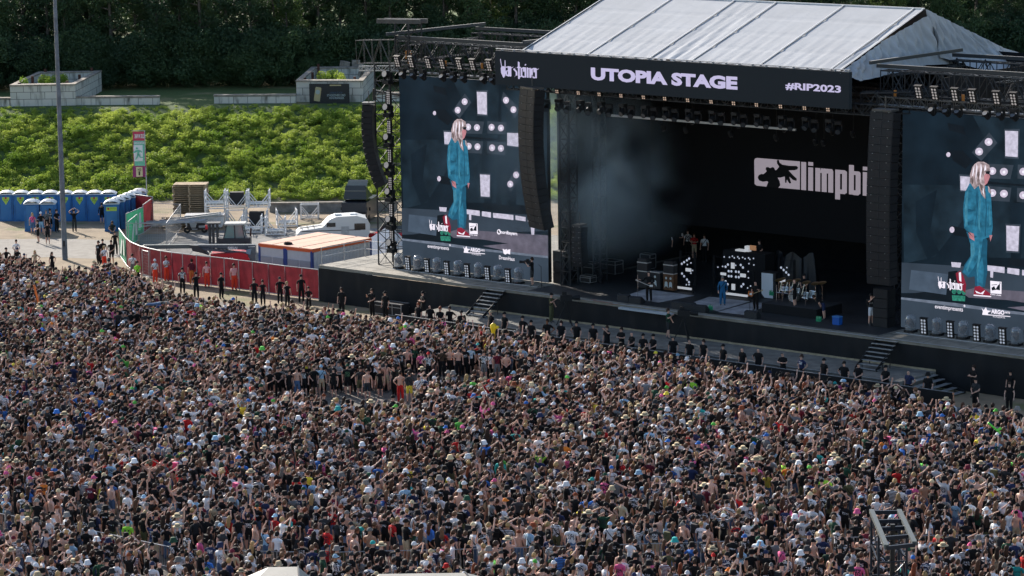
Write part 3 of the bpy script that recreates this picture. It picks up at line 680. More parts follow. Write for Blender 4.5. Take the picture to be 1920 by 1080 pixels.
# barricade in front
M_BARR = mat("dull_aluminium", (.20, .21, .22), .5, metal=.5)
VB = -5.6; fb = None; nbar = 0; us = 4.0
us = 13.2
while us < 52:
    if fb is None:
        fb = sthing("stage_barricade", "", "barricade", us, VB, 0, 0, "barricade in front of the stage")
        b = MB(); b.box((0, -.12, .62), (2.3, .04, 1.1)); b.build("panel", M_BLACK, fb)
        b = MB(); b.tube((-1.17, -.12, 1.2), (1.17, -.12, 1.2), .03, n=6); b.build("top_rail", M_BARR, fb)
        b = MB(); b.box((0, .45, .12), (2.3, .7, .24)); b.build("step", M_BARR, fb); o = fb
    else: o = copy_tree(fb)
    o.location = W(us, VB, 0); o["group"] = "barricade in front of the stage"
    o["label"] = "dark crowd barricade segment in front of the stage"; us += 2.36
# ------------------------------------------------------------------ tent roof
rf = thing("stage_roof", "big pale grey gabled tent roof over the stage", "roof", W(28, 10, 16.5), ANG)
RU0, RU1, RZ0, RZ1, RV0, RVR = 16.4, 39.9, 17.02, 19.92, 1.5, 10.1
def LR(u, v, z): return (u-28, v-10, z-16.5)
seams = [16.4, *[SP(x, y, 1.5)[0] for x, y in ((1100, 102), (1217, 111), (1296, 116), (1424, 122), (1557, 130))], 39.9]
seams[0] = 16.4; seams = sorted(seams)
def slope(front):
    b = MB()
    for a, c in zip(seams, seams[1:]):
        nu = max(6, int((c-a)*7)); rr = random.Random(a); ph = rr.uniform(0, 9); slack = 2.6 if c-a < 3.3 else 1.0
        def fn(i, j, a=a, c=c, ph=ph, slack=slack):
            u = a+(c-a)*i; e = j if front else 1-j
            t = e; v = RV0+(RVR-RV0)*t if front else 2*RVR-RV0-(RVR-RV0)*t; z = RZ0+(RZ1-RZ0)*t
            edge = sin(pi*i)**.5; w_ = (1-t)**1.6+.12*slack
            z -= .035*edge*sin(pi*min(1, t*1.02)); z += .013*slack*w_*edge*(sin(u*7.5+t*6+ph)+.6*sin(u*13.1-t*9+ph*2)+.5*sin(u*4.1+t*14))*.9
            for q in (.25, .5, .75): z += -.03*math.exp(-((t-q)/.012)**2)
            return LR(u, v, z)
        b.grid(fn, nu, 40)
    return b
slope(True).build("front_slope", M_TENT, rf, smooth=True); slope(False).build("back_slope", M_TENT, rf, smooth=True)
b = MB()
for s_ in seams: 
    b.bar(LR(s_+.05, RV0, RZ0+.02), LR(s_+.05, RVR, RZ1+.02), .03, .02)
b.build("dark_seams", mat("dark_seam", (.05, .05, .055), .8), rf)
b = MB()
for s_ in seams: b.bar(LR(s_-.03, RV0, RZ0+.05), LR(s_-.03, RVR, RZ1+.06), .05, .03)
b.bar(LR(RU0, RVR, RZ1+.03), LR(RU1, RVR, RZ1+.03), .12, .08)
b.build("keder_rails", M_WHITE, rf)
# gable drape on the right, hanging in folds between the roof edge and the wing truss
def gab(b, topc, botc, n, amp, seed, out):
    r_ = random.Random(seed); ph = r_.uniform(0, 6)
    def ev(c, i):
        k = i*(len(c)-1); q = min(int(k), len(c)-2); f = k-q; return c[q][0]*(1-f)+c[q+1][0]*f, c[q][1]*(1-f)+c[q+1][1]*f
    def fn(i, j):
        v0, z0 = ev(topc, i); v1, z1 = ev(botc, i); v = v0+(v1-v0)*j; z = z0+(z1-z0)*j
        u = RU1+.15+out*j**1.3*(.4+.6*sin(pi*i))+amp*(.25+.75*sin(pi*min(1, j*1.1)))*(sin(i*34+ph+j*2.2)*.6+.8*sin(i*75+j*5+ph)+.6*sin(i*131-j*8))*.6
        return LR(u, v, z)
    b.grid(fn, n, 22)
def SUU(px, py, u):
    d = ray(px, py); t = (O0+UV*u-C3).dot(UV)/d.dot(UV); X = C3+d*t-O0; return X.dot(VV), X.z
b = MB(); gab(b, [(1.5, 17.02), (5.8, 18.47), (RVR+.7, RZ1-.22)], [SUU(*q, 40.6) for q in ((1582, 138), (1612, 152), (1650, 142), (1700, 130), (1735, 122), (1795, 120))], 110, .30, 1, .8)
b.build("gable_drape", M_TENT, rf, smooth=True)
b = MB(); gab(b, [(RVR, RZ1), (14.4, 18.47), (18.7, 17.02)], [SUU(*q, 40.6) for q in ((1766, 108), (1800, 120), (1850, 122), (1900, 150), (1925, 165))], 90, .36, 2, 1.2)
b.build("rear_gable_drape", M_TENT, rf, smooth=True)
b = MB(); b.box(LR(28.1, 1.45, 16.92), (23.4, .1, .1)); b.box(LR(28.1, 18.7, 16.9), (23.4, .12, .25)); b.build("eaves_beam", M_ALU, rf)
b = MB(); b.add([LR(RU0, 1.5, 17), LR(RU0, RVR, RZ1), LR(RU0, 18.7, 17)], [(0, 1, 2)]); b.build("left_gable", M_TENT, rf)
b = MB()
for x, y in ((1830, 95),):
    pass
# rear catenary tail of the roof beyond the right gable
b = MB(); gab(b, [(15.5, 18.1), (18.7, 17.02), (20.5, 16.6)], [SUU(*q, 42.5) for q in ((1850, 125), (1905, 150), (1935, 150))], 30, .1, 4, 2.5); b.build("rear_drape", M_TENT, rf, smooth=True)
# ------------------------------------------------------------------ header sign
M_PANEL = mat("sign_panel", (.006, .008, .011), .7, spec=.2, emit=(.02, .03, .04), es=.16)
M_LILAC = mat("lilac_light", (.3, .28, .36), .5, emit=(.50, .45, .66), es=.5)
M_LILACD = mat("backdrop_light", (.2, .18, .2), .5, emit=(.30, .26, .30), es=.5)
HV = .9
h0, h1 = SP(927, 97, HV), SP(930, 160, HV); h2, h3 = SP(1592, 133, HV), SP(1592, 203, HV)
hu0, hu1, hz0, hz1 = (h0[0]+h1[0])/2, h2[0], (h1[1]+h3[1])/2, (h0[1]+h2[1])/2
hd = thing("header_sign", "long dark illuminated header sign across the front of the stage roof", "sign", W((hu0+hu1)/2, HV, hz0), ANG); HC_ = (hu0+hu1)/2
b = MB(); b.box((0, .15, (hz1-hz0)/2), (hu1-hu0, .3, hz1-hz0)); b.build("panel", M_PANEL, hd)
b = MB()
for k in range(28): b.box((-(hu1-hu0)/2+.5+k*.95, .1, hz1-hz0+.06), (.05, .2, .12))
b.tube((-(hu1-hu0)/2, .1, hz1-hz0+.11), ((hu1-hu0)/2, .1, hz1-hz0+.11), .03, n=6); b.build("top_rail", M_ALU, hd)
def hx(px, py): u, z = SP(px, py, HV); return u-HC_, z-hz0
a0, a1 = hx(1108, 126), hx(1383, 167.5); a2 = hx(1108, 151)
lettering("UTOPIA STAGE", a0[0], a1[0], (a1[1]+a2[1])/2, a0[1], -.012, M_LILAC, hd, .055)
a0, a1 = hx(1473, 154), hx(1577, 175.5); lettering("#RIP2023", a0[0], a1[0], a1[1], a0[1], -.012, M_LILAC, hd, .035)
GL = {'a': ([(0, .92, .3, 1), (.3, 1, .3, 0), (0, .12, 0, .5), (0, .5, .3, .6), (0, .12, .3, .02)], .5), 'r': ([(0, 1, 0, 0), (0, .8, .28, 1)], .42), 's': ([(.28, 1, 0, .82), (0, .82, .28, .45), (.28, .45, .28, .15), (.28, .15, 0, 0)], .45),
 't': ([(.1, 1.55, .1, -.2), (-.06, 1, .28, 1), (.1, .05, .26, .0)], .4), 'e': ([(0, .9, 0, .1), (0, .1, .3, 0), (0, .9, .28, 1), (.28, 1, .28, .62), (.28, .62, 0, .42)], .46), 'i': ([(0, 1, 0, 0), (0, 1.35, .02, 1.3)], .26), 'n': ([(0, 1, 0, 0), (0, .85, .28, 1), (.28, .95, .28, 0)], .48)}
def black_letters(x0, x1, z0, z1, y, m_, parent, name="lettering"):
    """horned hand initial followed by narrow broken-script letters; x0..x1 wide, x-height z0..z1"""
    b = MB(); hgt = z1-z0; s = "arsteiner"; tw = sum(GL[c][1] for c in s); k = (x1-x0)*.86/tw; x = x0+(x1-x0)*.155
    nx, nz = .10*k, .06*hgt
    for c in s:
        for xa, za, xb, zb in GL[c][0]:
            xa, xb, za, zb = x+xa*k, x+xb*k, z0+za*hgt, z0+zb*hgt
            if abs(xb-xa) > abs(zb-za)*.2: b.poly([(xa-nx, y, za-nz), (xb-nx*.2, y, zb-nz*1.3), (xb+nx, y, zb+nz), (xa+nx*.2, y, za+nz*1.3)])
            else: b.poly([(xa-nx, y, za+nz), (xb-nx, y, zb+nz*.2), (xb, y, zb-nz), (xb+nx, y, zb), (xa+nx, y, za-nz*.2), (xa, y, za+nz)])
        x += GL[c][1]*k
    w_ = (x1-x0)*.15
    pts = [(0, 1.75), (.12, 1.8), (.32, .95), (.45, 1.05), (.62, 1.0), (.78, 1.0), (.8, 1.7), (.93, 1.65), (.95, .3), (.85, .0), (.6, -.25), (.42, -.1), (.15, .3), (.1, .8), (.2, .95)]
    b.poly([(x0+p_*w_, y, z0+q_*hgt) for p_, q_ in pts][::-1])
    o = b.build(name, m_, parent)
    d = MB()
    for cx_, cz_ in ((.45, .62), (.62, .6)): d.lathe([(.001, 0), (w_*.09, 0)], (x0+cx_*w_, y-.003, z0+cz_*hgt), 6, Matrix.Rotation(pi/2, 3, 'X'))
    return o
zl_, zh_ = hx(975, 144)[1], hx(975, 126.5)[1]; black_letters(hx(938, 126)[0], hx(1011, 146)[0], zl_, zh_, -.012, M_LILAC, hd)
# ------------------------------------------------------------------ LED screens
SV = 3.0; su0, sz1 = SP(748, 140, SV); sz0 = 2.48; su0 = 4.66; SWD = 12.35; su1 = 43.1
def led_mat(name, c, k=1.0, nz=.25, sc=1.2):
    M = mat(name, tuple(x*.1+.003 for x in c), .6, spec=.12); N = M.node_tree; B = N.nodes["Principled BSDF"]
    n = N.nodes.new("ShaderNodeTexNoise"); n.inputs["Scale"].default_value = sc; n.inputs["Detail"].default_value = 5; tc = N.nodes.new("ShaderNodeTexCoord"); N.links.new(tc.outputs["Object"], n.inputs[0])
    mx = N.nodes.new("ShaderNodeMix"); mx.data_type = 'RGBA'; r_ = N.nodes.new("ShaderNodeMapRange"); r_.inputs[1].default_value = .3; r_.inputs[2].default_value = .7; N.links.new(n.outputs[0], r_.inputs[0]); N.links.new(r_.outputs[0], mx.inputs[0])
    mx.inputs[6].default_value = (*[x*(1-nz) for x in c], 1); mx.inputs[7].default_value = (*[x*(1+nz) for x in c], 1); N.links.new(mx.outputs[2], B.inputs["Emission Color"]); B.inputs["Emission Strength"].default_value = k*.82; return M
LM = {'bg': led_mat("screen_dark_blue", (.0045, .0100, .0165), 1, .5, .35), 'drape': led_mat("screen_drape", (.0075, .0155, .024), 1, .6, .6), 'slate': led_mat("screen_slate", (.026, .038, .055), 1, .2, .4), 'floor': led_mat("screen_floor", (.085, .078, .105), 1, .3, 1.5),
 'box': led_mat("screen_box", (.026, .036, .050), 1, .3), 'lamp': led_mat("screen_lamp", (.44, .39, .48), 1, .2, 6), 'lamp2': led_mat("screen_lamp_core", (.62, .60, .68), 1, .1), 'tube': led_mat("screen_tube", (.40, .38, .47), 1, .25, 4), 'blue': led_mat("screen_blue_cloth", (.016, .105, .175), 1, .45, 2.6),
 'blued': led_mat("screen_blue_shade", (.009, .062, .11), 1, .2, 3), 'hair': led_mat("screen_hair", (.27, .21, .22), 1, .6, 5), 'hairs': led_mat("screen_hair_shadow", (.11, .08, .08), 1, .4, 6), 'bluel': led_mat("screen_blue_light", (.035, .155, .23), 1, .3, 3), 'skin': led_mat("screen_skin", (.33, .14, .16), 1, .3, 4), 'dark': led_mat("screen_black", (.004, .007, .011), 1, .2), 'red': led_mat("screen_red", (.17, .012, .028), 1, .2),
 'white': led_mat("screen_white", (.66, .62, .70), 1, .05), 'green': led_mat("screen_green", (.02, .14, .10), 1, .5, 8), 'wedge': led_mat("screen_wedge", (.045, .065, .095), 1, .2), 'line': led_mat("screen_line", (.10, .12, .16), 1, .3, 2)}
def S3(px, py): u, z = SP(px, py, SV); return u-(su0+SWD/2), z-sz0
scr = thing("led_screen", "tall LED screen left of the stage showing a singer in blue", "screen", W(su0+SWD/2, SV, sz0), ANG, "side screens")
HT = sz1-sz0
b = MB(); b.box((0, .18, HT/2), (SWD, .3, HT)); b.build("frame", M_BLACK, scr)
b = MB(); b.poly([(-SWD/2, .02, 0), (SWD/2, .02, 0), (SWD/2, .02, HT), (-SWD/2, .02, HT)]); b.build("display", LM['bg'], scr)
lay = [0]
PAIRS = []
def pic(name, key, polys):
    lay[0] += 1; y = .02-.004*lay[0]; name = {"pictured_drapes": "pictured_drape", "pictured_folds": "pictured_fold", "pictured_lamp_boxes": "pictured_lamp_box", "pictured_lamps": "pictured_lamp", "pictured_lamp_cores": "pictured_lamp_core", "pictured_tubes": "pictured_tube", "pictured_jacket_folds": "pictured_jacket_fold", "pictured_bottles": "pictured_bottle", "sponsor_emblems": "sponsor_emblem", "sponsor_emblem_marks": "emblem_mark"}.get(name, name)
    for pts in polys:
        b = MB()
        P2 = [S3(*p) for p in pts]; P2 = [(min(SWD/2, max(-SWD/2, x)), y, min(HT, max(0, z))) for x, z in P2]
        a = sum(P2[i-1][0]*P2[i][2]-P2[i][0]*P2[i-1][2] for i in range(len(P2)))
        if a < 0: P2 = P2[::-1]
        b.poly(P2); b.build(name, LM[key], scr)
def circ(cx, cy, rx, ry=None, n=14): ry = ry or rx; return [(cx+rx*cos(2*pi*i/n), cy+ry*sin(2*pi*i/n)) for i in range(n)]
pic("pictured_drapes", 'drape', [[(752, 262), (840, 262), (850, 300), (800, 380), (756, 392)], [(848, 148), (935, 155), (935, 178), (930, 380), (870, 380), (872, 200)], [(940, 160), (1040, 168), (1040, 385), (940, 385)]])
pic("pictured_folds", 'bg', [[(770, 290), (800, 270), (792, 340), (806, 372), (790, 385), (772, 340)], [(905, 290), (925, 290), (922, 385), (908, 385)], [(955, 300), (965, 300), (968, 385), (950, 385)]])
pic("pictured_stage_edge", 'slate', [[(752, 449), (1060, 485), (1060, 540), (752, 500)], [(753, 390), (1060, 408), (1060, 437), (753, 440)]])
pic("pictured_floor", 'floor', [[(838, 436), (858, 430), (1060, 445), (1060, 470), (985, 462), (905, 449), (850, 446)], [(905, 461), (960, 456), (1060, 470), (1060, 484), (985, 478)]])
pic("pictured_deck_line", 'line', [[(753, 447), (830, 455), (905, 466), (1060, 484), (1060, 488), (900, 470), (753, 450.5)]])
pic("pictured_shadow", 'dark', [[(753, 441), (766, 441), (832, 430), (833, 452), (753, 446)], [(820, 404), (833, 402), (833, 430), (818, 440)], [(905, 380), (1060, 396), (1060, 408), (905, 392)], [(815, 205), (835, 205), (850, 222), (840, 235), (822, 222)], [(822, 328), (848, 335), (850, 348), (826, 344)], [(845, 250), (880, 256), (950, 262), (950, 264), (845, 258)], [(812, 160), (835, 165), (840, 180), (815, 172)]])
pic("pictured_monitor", 'wedge', [[(767, 402), (820, 408), (818, 442), (765, 434)]])
pic("pictured_lamp_boxes", 'box', [[(872, 175), (884, 192), (862, 222), (848, 208)], [(944, 172), (975, 204), (966, 222), (940, 188)], [(864, 226), (908, 228), (904, 251), (864, 250)], [(914, 227), (950, 229), (948, 252), (914, 250)], [(864, 262), (906, 265), (904, 288), (864, 286)], [(914, 265), (950, 267), (948, 291), (914, 288)], [(968, 312), (979, 328), (958, 360), (950, 348)],
    [(893, 169), (915, 169), (915, 218), (895, 217)], [(831, 244), (849, 245), (848, 273), (833, 272)], [(950, 246), (984, 247), (984, 279), (950, 275)], [(899, 324), (921, 325), (920, 372), (901, 371)]])
LC = [(871.5, 190.5), (858.5, 206.5), (949, 188), (963, 205.5), (878, 238), (894.5, 239), (922, 238.5), (939.5, 240), (879, 274), (895.5, 275), (923, 277), (939.5, 278), (968, 328), (957, 345)]
pic("pictured_lamps", 'lamp', [circ(x, y, 5.6, 6.3) for x, y in LC]+[circ(815, 212, 3, 4), circ(823.5, 335, 3.5, 5)])
pic("pictured_lamp_cores", 'lamp2', [circ(x+.4, y+.6, 2.2, 2.6, 8) for x, y in LC])
pic("pictured_tubes", 'tube', [[(894.5, 172), (913, 172.5), (913.5, 215), (896, 213.5)], [(833, 247), (847, 248), (846, 271), (834, 270)], [(951.5, 249), (982, 250), (982, 276), (951.5, 272.5)], [(900.5, 327), (919, 328), (918.5, 369), (902, 368)],
    [(824, 388), (838, 389), (837, 397), (825, 396)], [(872, 392), (900, 395), (900, 405), (874, 401)], [(904, 396), (921, 398), (921, 408), (904, 405)], [(925, 399), (963, 403), (963, 412.5), (925, 408)], [(967, 404), (986, 407), (986, 415), (967, 412)], [(990, 408), (1010, 410), (1010, 419), (990, 416)], [(995, 420), (1003, 421), (1002, 440), (997, 440)], [(880, 402), (884, 402), (884, 413), (880, 412)]])
pic("pictured_trousers", 'blued', [[(844, 338), (848, 350), (854, 372), (843, 392), (840, 404), (849, 413), (858, 411), (859, 426), (873, 428), (876, 402), (874.5, 380), (874.5, 352), (870, 342)]])
pic("pictured_trouser_leg", 'blue', [[(844.5, 338), (849, 352), (860, 346), (868, 350), (866, 375), (856, 398), (848, 411), (841, 404), (845, 392), (855, 372)], [(862, 428), (860, 400), (868, 380), (871, 400), (870, 428)]])
pic("pictured_jacket", 'blue', [[(847, 258), (841, 272), (838.5, 299), (841, 332), (846, 339), (854, 343), (868, 350), (880, 345), (881.5, 330), (879.5, 303), (877.5, 277), (873, 263), (862, 262)]])
pic("pictured_jacket_folds", 'blued', [[(858, 268), (860, 290), (858, 320), (856, 338), (858, 300), (856, 280)], [(870, 270), (872.5, 300), (872, 345), (870.5, 345), (871, 300), (868.5, 272)], [(846, 300), (856, 303), (846, 306)], [(845, 322), (855, 318), (847, 328)]])
pic("pictured_skin", 'skin', [[(862, 240), (872, 238), (875.5, 247), (874, 252), (872, 258), (868, 262), (862, 256)], [(847, 338), (855, 341), (856.5, 353), (849, 348)], [(877, 343), (881.5, 343), (879, 353.5)]])
pic("pictured_hair", 'hair', [[(853, 227), (858, 223), (866, 223), (874, 228), (876, 240), (870, 241), (867, 246), (868, 255), (869, 268), (870, 284), (864, 276), (860, 262), (854, 268), (848, 258), (847, 245), (850, 232)], [(873, 262), (877, 268), (878, 276), (874, 272)]])
pic("pictured_hair_strand", 'white', [[(851, 236), (853, 228), (852.5, 240), (850, 252)], [(856, 226), (857.5, 232), (856, 250), (857, 262), (855, 248)], [(862, 225), (864, 235), (862, 252), (864, 262), (861, 250)], [(868, 226), (870, 236), (867, 238)], [(865, 262), (867, 268), (868, 278), (865, 270)]])
pic("pictured_hair_shadow", 'hairs', [[(849, 250), (851, 246), (852, 258), (850, 262)], [(859, 232), (860.5, 244), (859, 260), (858, 246)], [(866, 232), (866.5, 246), (864.5, 242)], [(861, 258), (866, 262), (866, 272), (863, 268)]])
pic("pictured_jacket_light", 'bluel', [[(843, 274), (846, 268), (845, 296), (846, 326), (843, 330), (841, 300)], [(862, 272), (864, 290), (863, 320), (865, 340), (861, 330), (861, 295)], [(876, 290), (877.5, 306), (879, 326), (877, 328)]])
pic("pictured_trouser_light", 'bluel', [[(851, 356), (856, 356), (858, 372), (851, 392), (848, 404), (846, 400), (852, 380)], [(864, 358), (866, 378), (863, 400), (863, 420), (861, 398)]])
pic("pictured_sunglasses", 'dark', [[(869, 238.5), (875.8, 238), (875, 243.5), (870, 242.5)], [(842, 333), (849, 339), (855, 347), (852, 344)]])
pic("pictured_bottles", 'green', [circ(830, 436, 3.2, 4.4), circ(837.5, 436, 3.2, 4.4), circ(844, 437, 3, 4.4), [(827, 442), (846, 443), (846, 452), (828, 451)]])
pic("pictured_shoe", 'red', [[(831.5, 406), (838, 402), (843, 411), (847, 425), (846, 438), (841, 433), (834, 420)], [(859, 428), (866, 426), (876, 434), (882, 439), (882, 443), (858, 441)]])
pic("pictured_shoe_stripe", 'white', [[(836, 405), (839, 404), (840, 420), (837, 418)], [(860, 434), (868, 438), (874, 433), (871, 440), (862, 438)], [(858, 440.5), (883, 442.5), (883, 444.5), (858, 442.5)]])
pic("sponsor_emblems", 'white', [[(881, 417.5), (897, 419), (897.5, 439), (882, 438)], circ(937, 434.5, 3.6, 5), [(944, 466), (948, 468), (952, 466.5), (952, 471), (953, 468), (958.5, 467), (958, 477), (953, 475), (949, 477), (946, 475)],
    [(870, 462), (873, 466), (876, 461), (878, 466), (884, 467), (879, 470), (880, 474), (875, 472), (871, 473.5), (872, 468)], [(871, 472), (911, 475), (911, 476.3), (872, 473.5)]])
pic("sponsor_emblem_marks", 'dark', [[(883, 429), (887, 426), (889, 431), (892, 425), (895, 422), (895.3, 433), (890, 432), (884, 433.5)], circ(895, 421, .9, 1.2, 6), [(883, 424), (891, 423), (891, 424), (883, 425)], [(934.6, 433), (937, 431), (939, 436), (937, 437.5)]])
def slet(s, x0, y0, x1, y1, dy, bold=.02):
    lay[0] += 0; a, c = S3(x0, y0), S3(x1, y1); y = .02-.004*(lay[0]+1); d_ = S3(x0, y1-dy)
    lettering(s, a[0], c[0], c[1]+0, a[1]-(a[1]-d_[1])*0, y, LM['white'], scr, bold, "sponsor_lettering")
a, c = S3(807, 420), S3(844, 431); black_letters(a[0], c[0], S3(826, 431.5)[1], S3(826, 421.5)[1], -.12, LM['white'], scr, "sponsor_lettering")
def fit(s, xl, yt_l, yb_l, xr, yt_r, bold=.02):
    a = S3(xl, yt_l); bb = S3(xl, yb_l); c = S3(xr, yt_r); lettering(s, a[0], c[0], bb[1], a[1], -.12, LM['white'], scr, bold, "sponsor_lettering")
fit("eventimpresents", 804, 457.5, 466, 844, 462, .01); fit("nordbayern", 941, 431, 439.5, 972, 435, .03); fit("ARGO", 884, 463.5, 471, 903, 465, .05); fit("DreamHaus", 938, 478.5, 485.5, 967, 482, .01)
fit("ON AIR", 882, 438.6, 440.4, 898, 440, .03); fit("+", 844.5, 457, 461, 847.5, 457, .04); fit("KONZERTE", 887, 474.5, 477, 904, 476, .0); fit("HITS", 904, 467, 470.5, 911, 468, .03)
scr2 = copy_tree(scr); scr2.location = W(su1+SWD/2, SV, sz0); scr2["label"] = "tall LED screen right of the stage, cut by the picture's right edge"
# ------------------------------------------------------------------ backdrop screen with band logo
BV = 13.0
x0, z1_ = SP(1414, 297, BV); bx1 = SP(1665, 370, BV)[0]
bd = sthing("backdrop_screen", "black backdrop screen inside the stage with the band's pale logo", "screen", 30.5, BV, 5.2); 
b = MB(); b.box((0, .2, 4.9), (26.4, .3, 9.8)); b.build("frame", M_STAGEBK, bd)
def B3(px, py): u, z = SP(px, py, BV); return u-30.5, z-5.2
def bpoly(name, pts, m_, y):
    P2 = [(B3(*p)[0], y, B3(*p)[1]) for p in pts]; a = sum(P2[i-1][0]*P2[i][2]-P2[i][0]*P2[i-1][2] for i in range(len(P2)))
    b = MB(); b.poly(P2 if a > 0 else P2[::-1]); return b.build(name, m_, bd)
q6 = lambda x, y: (1380+x/6, 280+y/6)
bpoly("logo_box", [q6(*p) for p in ((203, 130), (210, 105), (235, 97), (718, 137), (716, 453), (475, 432), (340, 420), (230, 408), (207, 390))], M_LILACD, .02)
bpoly("logo_figure", [q6(*p) for p in ((340, 422), (362, 370), (350, 358), (300, 365), (260, 350), (243, 318), (255, 290), (285, 276), (308, 280), (345, 248), (332, 222), (340, 200), (365, 200), (385, 212), (405, 200), (428, 205), (440, 235), (455, 232), (485, 195), (462, 160), (458, 130), (470, 116), (482, 122), (490, 150), (520, 172), (600, 185), (680, 187), (698, 203), (690, 225), (660, 235), (592, 237),
    (640, 290), (683, 330), (680, 355), (640, 345), (600, 308), (620, 380), (600, 385), (572, 340), (566, 378), (552, 375), (548, 305), (500, 318), (468, 318), (490, 360), (498, 405), (475, 432))], mat("logo_dark", (.005, .006, .008), .7), .005)
bl = B3(1503, 300); zt, zb = B3(1503, 303.5)[1], B3(1503, 356)[1]
ul, ur = B3(1502, 330)[0], B3(1627, 345)[0]
def bars(lst, z0, z1):
    pass
LW = ur-ul; me = None
b = MB()
def fx(t): return ul+LW*t
Hh = zt-zb; Xh = Hh*.83
def rr_(x0, x1, za, zb_): b.poly([(x0, .01, za), (x1, .01, za), (x1, .01, zb_), (x0, .01, zb_)])
T = [0, .076, .107, .182, .215, .485, .515, .69, .72, .892, .925, 1.0]
base_ = zb
rr_(fx(T[0]), fx(T[1]), base_, base_+Hh)
rr_(fx(T[2]), fx(T[3]), base_, base_+Xh); rr_(fx(T[2]), fx(T[3]), base_+Hh*.89, base_+Hh*1.02)
for k in range(3): rr_(fx(.215+k*.0975), fx(.215+k*.0975+.075), base_, base_+Xh*(1 if k == 0 else .93))
b.poly([(fx(.285), .011, base_+Xh*.8), (fx(.40), .011, base_+Xh*.8), (fx(.485), .011, base_+Xh*.9), (fx(.47), .011, base_+Xh*1.0), (fx(.30), .011, base_+Xh*1.0)])
rr_(fx(.515), fx(.588), base_-Hh*.22, base_+Xh); rr_(fx(.617), fx(.69), base_+Hh*.03, base_+Xh*.95)
b.poly([(fx(.58), .011, base_+Xh*.84), (fx(.64), .011, base_+Xh*.84), (fx(.685), .011, base_+Xh*.95), (fx(.66), .011, base_+Xh*1.0), (fx(.58), .011, base_+Xh*1.0)])
b.poly([(fx(.58), .011, base_-.02), (fx(.66), .011, base_-.02), (fx(.69), .011, base_+Hh*.06), (fx(.64), .011, base_+Hh*.14), (fx(.58), .011, base_+Hh*.14)])
rr_(fx(.72), fx(.793), base_, base_+Hh*1.04); rr_(fx(.82), fx(.892), base_+Hh*.05, base_+Xh*.95)
b.poly([(fx(.785), .011, base_+Xh*.84), (fx(.85), .011, base_+Xh*.84), (fx(.89), .011, base_+Xh*.95), (fx(.87), .011, base_+Xh), (fx(.785), .011, base_+Xh)])
b.poly([(fx(.785), .011, base_-.02), (fx(.86), .011, base_-.02), (fx(.892), .011, base_+Hh*.07), (fx(.85), .011, base_+Hh*.16), (fx(.785), .011, base_+Hh*.16)])
rr_(fx(.925), fx(1.0), base_, base_+Xh); rr_(fx(.925), fx(1.0), base_+Hh*.89, base_+Hh*1.02)
b.build("logo_lettering", M_LILACD, bd)
# ------------------------------------------------------------------ trusses of the two wings and the roof front
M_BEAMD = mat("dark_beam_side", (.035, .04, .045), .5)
M_BEAML = mat("sunlit_beam_top", (.34, .32, .29), .6)  # sunlight on the beam tops, painted as a thin pale strip
def wing(label, u0, u1, side):
    t = sthing("wing_truss", label, "truss", (u0+u1)/2, 3.2, 15.2, 0, "trusses above the screens"); c = (u0+u1)/2
    L_ = lambda u, v, z: (u-c, v-3.2, z-15.2)
    b = MB(); b.truss(L_(u0, 3.4, 16.35), L_(u1, 3.4, 16.35), .75, .035, .8, h=1.3); b.build("front_girder", M_DARKTR, t)
    b = MB(); b.truss(L_(u0, 10.6, 16.35), L_(u1, 10.6, 16.35), .75, .035, .9, h=1.3); b.build("rear_girder", M_DARKTR, t)
    for u in (u0+.4, u1-.4, c):
        b = MB(); b.truss(L_(u, 3.2, 16.2), L_(u, 10.8, 16.2), .6, .03, .9, h=1.0); b.build("cross_girder", M_DARKTR, t)
    b = MB(); b.truss(L_(u0, 2.5, 15.35), L_(u1, 2.5, 15.35), .5, .022, .45, h=.5); b.build("light_truss", M_BEAM, t)
    b = MB(); b.box(L_(c, 2.95, 15.08), (u1-u0, .5, .1)); b.build("catwalk", mat("grey_catwalk", (.3, .31, .32), .6, nz=.3), t)
    for v in (3.1, 11.0):
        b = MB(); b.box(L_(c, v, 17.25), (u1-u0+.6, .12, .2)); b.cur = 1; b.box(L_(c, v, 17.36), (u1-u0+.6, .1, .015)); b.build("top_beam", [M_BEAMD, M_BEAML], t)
    for u in (u0-.1, u1+.1):
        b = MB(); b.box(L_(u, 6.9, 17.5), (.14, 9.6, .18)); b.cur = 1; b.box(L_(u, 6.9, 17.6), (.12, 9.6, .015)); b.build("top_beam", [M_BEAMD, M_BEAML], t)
    b = MB()
    for k in range(9): 
        u = u0+(u1-u0)*k/8; b.bar(L_(u, 11, 17.1), L_(u-.5, 10.8, 15.9), .05); b.bar(L_(u, 11, 17.1), L_(u+.5, 10.8, 15.9), .05)
    b.build("bracing", M_DARKTR, t)
    for k in range(4):
        b = MB(); b.tube(L_(u0+1+k*(u1-u0-2)/3, 3.0, 15.5), L_(u0+1+k*(u1-u0-2)/3, 3.0, 15.95), .09, n=7); b.build("chain_hoist", M_ORANGE, t)
    return t
wing("open dark lattice girders above the left screen", 4.6, 15.9, 0); wing("open dark lattice girders above the right screen, cut by the picture edge", 41.6, 57, 1)
# roof-front truss behind the header, carrying lamps
t = sthing("roof_truss", "dark lattice girder under the header sign carrying rows of lamps", "truss", 28, 1.9, 14.3)
b = MB(); b.truss((-13, 0, .6), (14, 0, .6), .6, .03, .6); b.build("front_girder", M_DARKTR, t)
for k, v in enumerate((3.5, 6.5, 9.5, 12)):
    b = MB(); b.truss((-11, v, .4), (15, v, .4), .5, .03, .8); b.build("inner_girder", M_DARKTR, t)
a0, a1 = SP(1140, 216, 4.0), SP(1492, 243, 4.0)
b = MB(); b.box(((a0[0]+a1[0])/2-28, 2.1, a0[1]-14.3), (a1[0]-a0[0], .12, .12)); b.build("white_rail", mat("white_rail", (.55, .58, .6), .4), t)
